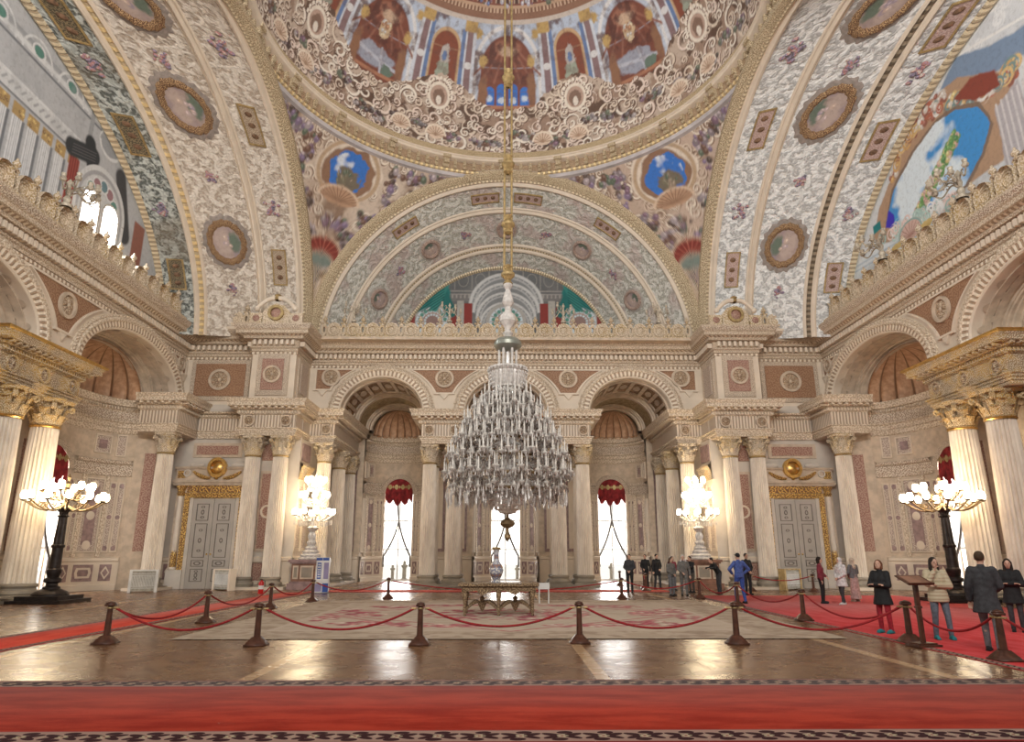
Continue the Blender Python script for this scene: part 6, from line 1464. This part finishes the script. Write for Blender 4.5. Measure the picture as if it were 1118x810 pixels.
# ------------------------------------------------------------------ small things along the walls
l = tag(empty('lectern', (8.2, 14.42, .0125), .2), 'wooden lectern with a tilted reading board among the visitors', 'lectern')
MB().cube(-.26, .26, -.2, .2, 0, .04).cube(-.2, .2, -.14, .14, .04, .07).build('foot', M['wood_red'], l); MB().cube(-.04, .04, -.035, .035, .07, 1.2).cube(-.055, .055, -.05, .05, .72, .76).build('upright', M['wood_red'], l)
bd = MB().cube(-.3, .3, -.2, .2, -.012, .012).cube(-.3, .3, -.2, -.18, .012, .035).xf(Matrix.Translation((0, 0, 1.26)) @ Matrix.Rotation(rad(24), 4, 'X')).build('reading_board', M['wood_red'], l)
MB().cube(-.24, .24, -.15, .16, .013, .018).xf(Matrix.Translation((0, 0, 1.26)) @ Matrix.Rotation(rad(24), 4, 'X')).build('text_panel', M['brown_marble'], l)
def radiator(x, y, rz, lab, mat2):
    r = tag(empty('radiator_cover', (x, y, .001), rz), lab, 'radiator cover', 'radiator covers')
    MB().cube(-.58, .58, -.16, .16, .06, .98).build('case', M['grill_grey'], r); MB().cube(-.62, .62, -.2, .2, .98, 1.04).cube(.5, .62, -.2, .2, .0, .98).cube(-.62, -.5, -.2, .2, 0, .98).build('frame', M[mat2], r)
    g_ = MB()
    for k in range(17): x_ = -.47 + k * .0588; g_.cube(x_ - .012, x_ + .012, -.18, -.16, .28, .78)
    for z in (.2, .28, .78, .86): g_.cube(-.5, .5, -.185, -.165, z - .01, z + .01)
    g_.build('grille', M['steel_white'], r)
radiator(-17.35, 34.35, .35, 'white grille radiator cover beside the single left corner column', 'steel_white'); radiator(-14.25, 36.2, -.5, 'small radiator cover right of the left grey door', 'plaster_light')
radiator(14.45, 36.1, .5, 'brass-edged radiator cover left of the right grey door', 'gold_dull')
e = tag(empty('fire_extinguisher', (-11.35, 33.2, .001)), 'small red fire extinguisher standing before the left paired columns', 'fire extinguisher')
plain('red_paint', (.55, .02, .02), .3); MB().lathe([(.001, 0), (.11, 0), (.12, .03), (.12, .46), (.09, .54), (.04, .57), (.04, .6)], seg=18).build('cylinder', M['red_paint'], e)
MB().cube(-.03, .03, -.1, .05, .6, .64).tube([(.03, 0, .6), (.16, 0, .56), (.17, 0, .3)], .016, 6).build('valve', M['bronze'], e); MB().lathe([(.122, .2), (.122, .36)], seg=18).build('label_band', M['steel_white'], e)
k = tag(empty('information_stand', (-8.75, 34.0, .012), .12), 'blue and white information stand before the left candelabrum pedestal', 'information stand')
plain('sign_blue', (.05, .10, .36), .4); plain('sign_lilac', (.30, .26, .42), .4)
MB().cube(-.3, .3, -.2, .2, 0, 1.6).build('body', M['steel_white'], k)
MB().cube(-.3, -.02, -.215, -.2, 1.46, 1.58).cube(.0, .28, -.215, -.2, 1.46, 1.58).cube(-.24, -.06, -.215, -.2, .62, 1.36).cube(.04, .3, -.215, -.2, .02, .42).build('blue_panel', M['sign_blue'], k)
MB().cube(.06, .28, -.215, -.2, .62, 1.36).cube(-.3, .0, -.215, -.2, .05, .4).build('lilac_panel', M['sign_lilac'], k)
b = MB()
for i in range(6):
    for j in range(2): b.cube(-.21 + j * .07, -.16 + j * .07, -.222, -.214, .68 + i * .11, .75 + i * .11)
b.poly([(-.25, .1), (-.06, .1), (-.06, .3), (-.15, .36), (-.25, .3)], .21, .222) if False else None
b.build('sign_marks', M['steel_white'], k)
# ------------------------------------------------------------------ people
def cone_chain(mb, pts, seg=14):
    """round cones through (point, radius) pairs"""
    for (p, r), (q, s_) in zip(pts, pts[1:]):
        p, q = Vector(p), Vector(q); d = q - p; L = d.length
        if L < 1e-5: continue
        prof = [(r * sin(t), -r * cos(t)) for t in np.linspace(.02, PI / 2, 5)] + [(s_ * cos(t), L + s_ * sin(t)) for t in np.linspace(0, PI / 2 - .02, 5)]
        Rm = d.to_track_quat('Z', 'Y').to_matrix().to_4x4(); Rm.translation = p
        b = MB().lathe(prof, seg=seg).xf(Rm); mb.merge(b)
def ellipsoid(mb, c, rx, ry, rz, tilt=0.0):
    b = MB().lathe([(max(sin(t), .01), -cos(t)) for t in np.linspace(0, PI, 15)], seg=20)
    mb.merge(b.xf(Matrix.Translation(c) @ Matrix.Rotation(tilt, 4, 'X') @ Matrix.Diagonal((rx, ry, rz, 1))))
def fuse(mb, name, mat, parent, vox, sm=3):
    """one continuous skin around all the volumes"""
    me = mb.mesh('raw', None, 0); o = bpy.data.objects.new('raw', me); COL.objects.link(o)
    m = o.modifiers.new('r', 'REMESH'); m.mode = 'VOXEL'; m.voxel_size = vox; m.use_smooth_shade = True
    m2 = o.modifiers.new('s', 'SMOOTH'); m2.factor = .5; m2.iterations = sm
    dg = bpy.context.evaluated_depsgraph_get(); new = bpy.data.meshes.new_from_object(o.evaluated_get(dg)); bpy.data.objects.remove(o); bpy.data.meshes.remove(me)
    new.name = name; new.materials.clear(); new.materials.append(mat)
    q = bpy.data.objects.new(name, new); COL.objects.link(q); q.parent = parent; return q
plain('skin', (.56, .34, .25), .5, var=.06); plain('skin_dark', (.42, .25, .17), .5, var=.06)
for nm, c in dict(cloth_black=(.018, .018, .02), cloth_charcoal=(.05, .05, .056), cloth_grey=(.16, .16, .17), cloth_jeans=(.14, .17, .21), cloth_red=(.36, .02, .035), cloth_beige=(.46, .38, .25), cloth_blue=(.045, .09, .34), cloth_lilac=(.075, .12, .36),
                  cloth_maroon=(.22, .03, .05), cloth_white=(.72, .70, .70), cloth_pink=(.50, .34, .32), cloth_tan=(.55, .45, .36), cloth_camo=(.16, .15, .14), cloth_brown=(.085, .07, .06), shoe_teal=(.03, .24, .27), hair_dark=(.025, .016, .012), hair_auburn=(.16, .055, .025), hair_brown=(.08, .045, .025), hair_white=(.62, .60, .57), lip=(.30, .10, .09), eye_dark=(.02, .015, .012), screen_dark=(.015, .015, .02)).items(): plain(nm, c, .75, var=.2, scale=14)
t = NT('cloth_quilt'); sep = t.n('SeparateXYZ', 0, i0=t.n('TexCoord', 'Object')).node; h_ = t.math('ABSOLUTE', t.math('SINE', t.math('MULTIPLY', sep.outputs[2], 42.0))); t.bs('Base Color', (.46, .385, .26, 1)); t.bs('Roughness', .55); t.bump(h_, .45, .02); M['cloth_quilt'] = t.mat
ARMS = dict(down=((.25, -.02, 1.12), (.27, .06, .86)), front=((.24, .02, 1.13), (.06, .2, .98)), akimbo=((.40, -.02, 1.16), (.22, .08, 1.0)), fold=((.24, .08, 1.12), (-.06, .2, 1.14)), face=((.23, .16, 1.16), (.07, .2, 1.44)), reach=((.24, .16, 1.22), (.22, .42, 1.2)), phone=((.22, .08, 1.14), (.10, .30, 1.26)), back=((.25, -.1, 1.13), (.06, -.17, 1.0)))
def person(x, y, head, H, label, top, bottom, shoes='cloth_black', hair=('short', 'hair_dark'), arms=('down', 'down'), stride=.0, spread=.10, length='hip', skirt=False, lean=0.0, look=(0, 0), skin='skin', z=.021, vox=.009, scarf=None, extra=None):
    s = H / 1.72; r = tag(empty('person', (x, y, z), head), label, 'person', 'visitors and guards'); r.scale = (s, s, s)
    ln = lambda p: (p[0], p[1] + math.tan(lean) * max(p[2] - .95, 0), p[2] - (1 - cos(lean)) * max(p[2] - .95, 0))
    hipL, hipR = (-.09, 0, .92), (.09, 0, .92)
    legs = []
    for sg, st in ((-1, stride), (1, -stride)):
        an = (sg * spread, st, .085); kn = (sg * (spread * .5 + .05), st * .5 + .03 + abs(st) * .15, .49); legs.append(((sg * .09, 0, .92), kn, an))
    sh = lambda sg: ln((sg * .165, -.01, 1.395)); A_ = []
    for sg, nm in ((-1, arms[0]), (1, arms[1])):
        e, w = ARMS[nm]; A_.append((sh(sg), ln((sg * e[0], e[1], e[2])), ln((sg * w[0], w[1], w[2])), sg))
    hc = Vector(ln((0, .015, 1.612))); nk = ln((0, -.01, 1.44))
    # body
    b = MB()
    for hp, kn, an in legs:
        cone_chain(b, [(hp, .085), (kn, .052), (tuple(Vector(kn).lerp(Vector(an), .35) + Vector((0, -.012, 0))), .05), (an, .036)]); cone_chain(b, [(an, .036), ((an[0], an[1] + .03, .045), .04), ((an[0] * 1.06, an[1] + .15, .03), .03)])
    for dx in (-.06, .06): cone_chain(b, [((dx, 0, .92), .10), (ln((dx * .8, 0, 1.08)), .09), (ln((dx * 1.1, .01, 1.26)), .10), (ln((dx * 1.2, -.01, 1.36)), .075)])
    cone_chain(b, [(sh(-1), .052), (sh(1), .052)]); cone_chain(b, [(nk, .055), (tuple(hc + Vector((0, -.015, -.08))), .05)])
    hd = MB(); ellipsoid(hd, (0, 0, .015), .074, .094, .105); ellipsoid(hd, (0, .035, -.055), .052, .056, .062); cone_chain(hd, [((0, .088, .012), .010), ((0, .112, -.022), .0145)])
    for sg in (-1, 1): ellipsoid(hd, (sg * .077, -.008, -.005), .012, .022, .032); ellipsoid(hd, (sg * .03, .082, .03), .02, .012, .008)
    Hm = Matrix.Translation(hc) @ Matrix.Rotation(look[0], 4, 'Z') @ Matrix.Rotation(look[1], 4, 'X'); b.merge(hd.xf(Hm))
    for shd, el, wr, sg in A_:
        cone_chain(b, [(shd, .05), (el, .039), (tuple(Vector(el).lerp(Vector(wr), .3)), .038), (wr, .026)])
        d = (Vector(wr) - Vector(el)).normalized(); side = d.cross(Vector((0, 0, 1))); side = side.normalized() if side.length > .1 else Vector((0, 1, 0)); nrm = side.cross(d)
        w = Vector(wr)
        for k in (-1.5, -.5, .5, 1.5): cone_chain(b, [(tuple(w), .02), (tuple(w + d * .07 + side * k * .017), .0135)])
        for k, L in ((-1.5, .062), (-.5, .078), (.5, .082), (1.5, .072)):
            p0 = w + d * .075 + side * k * .0195; p1 = p0 + d * L * .5 - nrm * .008; p2 = p1 + d * L * .38 - nrm * .026; cone_chain(b, [(tuple(p0), .0105), (tuple(p1), .0098), (tuple(p2), .0085)], 8)
        p0 = w + d * .02 - side * .022 * sg; p1 = p0 - side * .032 * sg + d * .03; p2 = p1 + d * .034 - side * .006 * sg; cone_chain(b, [(tuple(p0), .013), (tuple(p1), .0115), (tuple(p2), .0095)], 8)
    fuse(b, 'body', M[skin], r, vox)
    for sg in (-1, 1):
        e = MB().ball((0, 0, 0), .0105, 8, 6); e.xf(Hm @ Matrix.Translation((sg * .03, .087, .014))).build('eye', M['eye_dark'], r)
    MB().lathe([(.001, -.004), (.02, 0), (.001, .004)], seg=10).xf(Hm @ Matrix.Translation((0, .090, -.062))).build('mouth', M['lip'], r)
    # trousers or skirt
    c = MB(); g = .016
    if skirt: 
        c.merge(MB().lathe([(.24, .1), (.235, .12), (.2, .5), (.175, .9), (.15, 1.04), (.1, 1.05)], seg=28, flute=14, fd=.012, sy=.8)); c.lathe([(.001, .11), (.23, .11)], seg=24); c.lathe([(.001, 1.05), (.14, 1.05)], seg=24)
    else:
        for hp, kn, an in legs: cone_chain(c, [(hp, .098), (kn, .066), (an, .052), ((an[0], an[1], .075), .052)])
        for dx in (-.06, .06): cone_chain(c, [((dx, 0, .93), .113), (ln((dx * .8, 0, 1.06)), .10)])
    fuse(c, 'skirt' if skirt else 'trousers', M[bottom], r, .012, 2)
    # top or coat
    c = MB(); bulk = .03 if length in ('thigh', 'puffer') else .02
    for dx in (-.06, .06): cone_chain(c, [((dx, 0, .96), .105 + bulk * .8), (ln((dx * .8, 0, 1.1)), .092 + bulk), (ln((dx * 1.1, .01, 1.26)), .102 + bulk), (ln((dx * 1.2, -.01, 1.365)), .075 + bulk * .8)])
    cone_chain(c, [(sh(-1), .054 + bulk * .6), (sh(1), .054 + bulk * .6)]); cone_chain(c, [(nk, .062 + bulk * .3), (tuple(Vector(nk) + Vector((0, .004, .025))), .058 + bulk * .3)])
    if length == 'thigh': c.merge(MB().lathe([(.001, .66), (.235, .66), (.24, .68), (.2, .85), (.165, 1.06), (.001, 1.07)], seg=28, sy=.78))
    elif length == 'puffer': c.merge(MB().lathe([(.001, .78), (.2, .78), (.215, .82), (.2, .95), (.17, 1.08), (.001, 1.1)], seg=28, sy=.8))
    else: c.merge(MB().lathe([(.001, .88), (.165, .88), (.165, .92), (.15, 1.06), (.001, 1.1)], seg=24, sy=.78))
    for shd, el, wr, sg in A_: cone_chain(c, [(shd, .052 + bulk), (el, .042 + bulk * .9), (tuple(Vector(el).lerp(Vector(wr), .9)), .032 + bulk * .7)])
    fuse(c, 'coat' if length != 'hip' else 'jacket', M[top], r, .012, 2)
    for (hp, kn, an) in legs:
        q = MB(); cone_chain(q, [((an[0], an[1] - .035, .045), .044), ((an[0], an[1] + .03, .046), .048), ((an[0] * 1.06, an[1] + .15, .034), .038)]); q.cube(an[0] - .045, an[0] + .045, an[1] - .075, an[1] + .18, .0, .022)
        fuse(q, 'shoe', M[shoes], r, .01, 1)
    # hair or headscarf
    q = MB(); kind, hm = hair
    if kind == 'hijab':
        ellipsoid(q, (0, -.02, .015), .092, .108, .12); cone_chain(q, [((0, -.015, -.04), .088), ((0, -.01, -.16), .105), ((0, -.01, -.24), .14)])
        cut = (.085, .05)
    elif kind == 'cap':
        ellipsoid(q, (0, -.012, .035), .084, .103, .09); q.cube(-.06, .06, .05, .16, .055, .068)
    else:
        ellipsoid(q, (0, -.018, .034), .085, .102, .098)
        if kind == 'bob': 
            for sg in (-1, 1): cone_chain(q, [((sg * .062, -.02, .03), .04), ((sg * .07, -.015, -.09), .034)])
            cone_chain(q, [((0, -.06, .02), .07), ((0, -.06, -.1), .062)])
        if kind == 'long':
            cone_chain(q, [((0, -.06, .02), .07), ((0, -.085, -.15), .07), ((0, -.10, -.34), .05)])
            for sg in (-1, 1): cone_chain(q, [((sg * .066, -.015, .03), .036), ((sg * .078, .0, -.13), .034), ((sg * .085, .06, -.33), .024)])
    q.xf(Hm); fuse(q, {'hijab': 'headscarf', 'cap': 'cap'}.get(kind, 'hair'), M[hm], r, .011, 2)
    if extra == 'phone': o = MB().cube(-.04, .04, -.006, .006, -.08, .08).xf(Matrix.Translation(Vector(A_[1][2]) + Vector((0, .06, .05)))).build('phone', M['screen_dark'], r)
    return r
W_ = dict(vox=.012)
person(5.85, 33.75, PI - .3, 1.74, 'person in a dark grey suit standing alone before the right back window', 'cloth_charcoal', 'cloth_black', arms=('front', 'front'), z=.008, **W_)
person(7.55, 38.4, PI - .5, 1.72, 'person in black at the left end of the group by the right jamb column', 'cloth_black', 'cloth_black', arms=('down', 'front'), z=.008, **W_)
person(7.95, 37.4, PI + .4, 1.74, 'person in a black coat in the middle of the group by the right jamb column', 'cloth_black', 'cloth_charcoal', arms=('front', 'down'), length='thigh', stride=.1, z=.008, **W_)
person(8.75, 38.0, PI + .9, 1.62, 'white-haired person in black at the back of the dark group', 'cloth_black', 'cloth_black', hair=('short', 'hair_white'), arms=('down', 'down'), lean=.15, z=.008, **W_)
person(8.25, 35.2, PI + .3, 1.62, 'person in a maroon jacket between the dark group and the couple in grey', 'cloth_maroon', 'cloth_grey', hair=('bob', 'hair_brown'), arms=('front', 'down'), z=.021, **W_)
person(7.2, 31.1, PI + .5, 1.60, 'shorter one of the couple in grey patterned jackets at the rope', 'cloth_camo', 'cloth_grey', hair=('bob', 'hair_brown'), arms=('front', 'front'), z=.008, **W_)
person(7.72, 31.0, PI - .2, 1.72, 'taller one of the couple in grey patterned jackets at the rope', 'cloth_camo', 'cloth_camo', hair=('short', 'hair_white'), arms=('down', 'front'), stride=.1, z=.008, **W_)
person(8.75, 33.6, PI - .9, 1.66, 'person in black standing close before the right pedestal', 'cloth_black', 'cloth_brown', arms=('reach', 'down'), lean=.1, z=.008, **W_)
person(9.75, 32.6, PI / 2 + .2, 1.66, 'person in black leaning forward beside the right pedestal', 'cloth_black', 'cloth_charcoal', hair=('short', 'hair_dark'), arms=('reach', 'reach'), lean=.5, z=.008, **W_)
person(8.62, 26.4, .25, 1.78, 'person in blue overalls and black cap, elbows out, seen from behind', 'cloth_lilac', 'cloth_blue', hair=('cap', 'cloth_black'), arms=('akimbo', 'akimbo'), stride=.12, **W_)
person(10.75, 31.7, PI + .25, 1.78, 'person in a plain black suit facing the rope with hands joined', 'cloth_black', 'cloth_black', arms=('front', 'front'), skin='skin_dark', z=.008, **W_)
person(11.62, 26.3, PI + 1.0, 1.64, 'person in a maroon jacket beside the white headscarf', 'cloth_maroon', 'cloth_black', hair=('bob', 'hair_dark'), arms=('front', 'down'), **W_)
person(12.12, 25.75, PI / 2 + .3, 1.62, 'person in a white headscarf and pale patterned top on the red carpet', 'cloth_white', 'cloth_charcoal', shoes='cloth_white', hair=('hijab', 'cloth_white'), arms=('front', 'front'), length='thigh', stride=.12, **W_)
person(13.35, 27.3, .3, 1.60, 'person in a long pink skirt and beige headscarf, seen from behind', 'cloth_grey', 'cloth_pink', shoes='cloth_tan', hair=('hijab', 'cloth_tan'), arms=('front', 'front'), skirt=True, **W_)
person(8.72, 16.7, PI / 2 + .55, 1.62, 'auburn-haired person in a black coat, red trousers and turquoise shoes', 'cloth_black', 'cloth_red', shoes='shoe_teal', hair=('bob', 'hair_auburn'), arms=('fold', 'fold'), length='thigh', spread=.12, look=(.3, .25), vox=.0085)
person(9.3, 15.5, PI - .25, 1.68, 'long-haired person in a beige quilted coat and grey jeans, hand at face', 'cloth_quilt', 'cloth_jeans', shoes='shoe_teal', hair=('long', 'hair_dark'), arms=('fold', 'face'), length='puffer', spread=.15, look=(.25, 0), vox=.0085)
person(9.02, 13.55, -.75, 1.80, 'tall person in a dark grey coat and grey trousers walking at the right edge', 'cloth_charcoal', 'cloth_grey', hair=('short', 'hair_brown'), arms=('down', 'front'), length='thigh', stride=.16, spread=.11, vox=.0085)
person(11.95, 16.9, PI - .6, 1.64, 'dark-haired person in a black coat cut off by the right edge', 'cloth_black', 'cloth_charcoal', hair=('long', 'hair_dark'), arms=('fold', 'fold'), length='thigh', **W_)
# ------------------------------------------------------------------ light, camera
w = bpy.data.worlds.new('world'); sc.world = w; w.use_nodes = True
bg = w.node_tree.nodes['Background']; bg.inputs[0].default_value = (1.0, .955, .875, 1); nt = w.node_tree; tc = nt.nodes.new('ShaderNodeTexCoord'); sx = nt.nodes.new('ShaderNodeSeparateXYZ'); mr = nt.nodes.new('ShaderNodeMapRange')
nt.links.new(tc.outputs['Generated'], sx.inputs[0]); nt.links.new(sx.outputs[1], mr.inputs[0])          # hazy sky, brighter over the water beyond the back windows
for i_, v_ in ((1, .15), (2, .6), (3, .60), (4, 3.2)): mr.inputs[i_].default_value = v_
nt.links.new(mr.outputs[0], bg.inputs[1])
def area(name, loc, target, sx, sy, power, col):
    l = bpy.data.lights.new(name, 'AREA'); l.shape = 'RECTANGLE'; l.size = sx; l.size_y = sy; l.energy = power; l.color = col
    o = bpy.data.objects.new(name, l); COL.objects.link(o); o.location = loc
    o.rotation_euler = (Vector(target) - Vector(loc)).to_track_quat('-Z', 'Y').to_euler(); return o
# daylight through the back windows, the side exedra windows and the gallery windows of the left arm
for c in (-7.45, 0, 7.45): area('daylight', (c, 49.6, 3.6), (c, 30, 1.0), 2.0, 5.5, 500, (1, .97, .93))
for g in (-1, 1): area('daylight', (g * 22.75, 33, 3.6), (0, 30, 0), 2.0, 5.5, 900, (1, .97, .93))
area('daylight', (-20.5, 29.05, 17.0), (18, 28, 20.5), 3.0, 2.6, 2600, (.90, .96, 1.0))
for x in (-6, 0, 6): area('ceiling_fill', (x, -3.5, 17.5), (x * .5, 26, 33), 2.4, 4.5, 4300, (1, .965, .90))  # unseen fill lamps behind the camera, added to brighten dome and vaults
cam = bpy.data.cameras.new('camera'); co = bpy.data.objects.new('camera', cam); COL.objects.link(co)
cam.sensor_fit = 'HORIZONTAL'; cam.sensor_width = 36.0; cam.lens = 745 / 1118 * 36; cam.clip_end = 400
pitch = math.atan(199 / 745); yaw = math.atan(10 / 745 * math.cos(pitch))
co.location = (-.18, 0, 1.8); co.rotation_euler = (PI / 2 + pitch, 0, -yaw)
sc.camera = co
sc.view_settings.view_transform = 'Standard'; sc.view_settings.look = 'None'; sc.view_settings.gamma = 1; sc.view_settings.use_curve_mapping = False
sc.view_settings.exposure = -0.30
sc.cycles.use_denoising = True
sc.cycles.max_bounces = 7; sc.cycles.diffuse_bounces = 4; sc.cycles.glossy_bounces = 3; sc.cycles.transmission_bounces = 4; sc.cycles.transparent_max_bounces = 12
sc.cycles.sample_clamp_indirect = 6.0
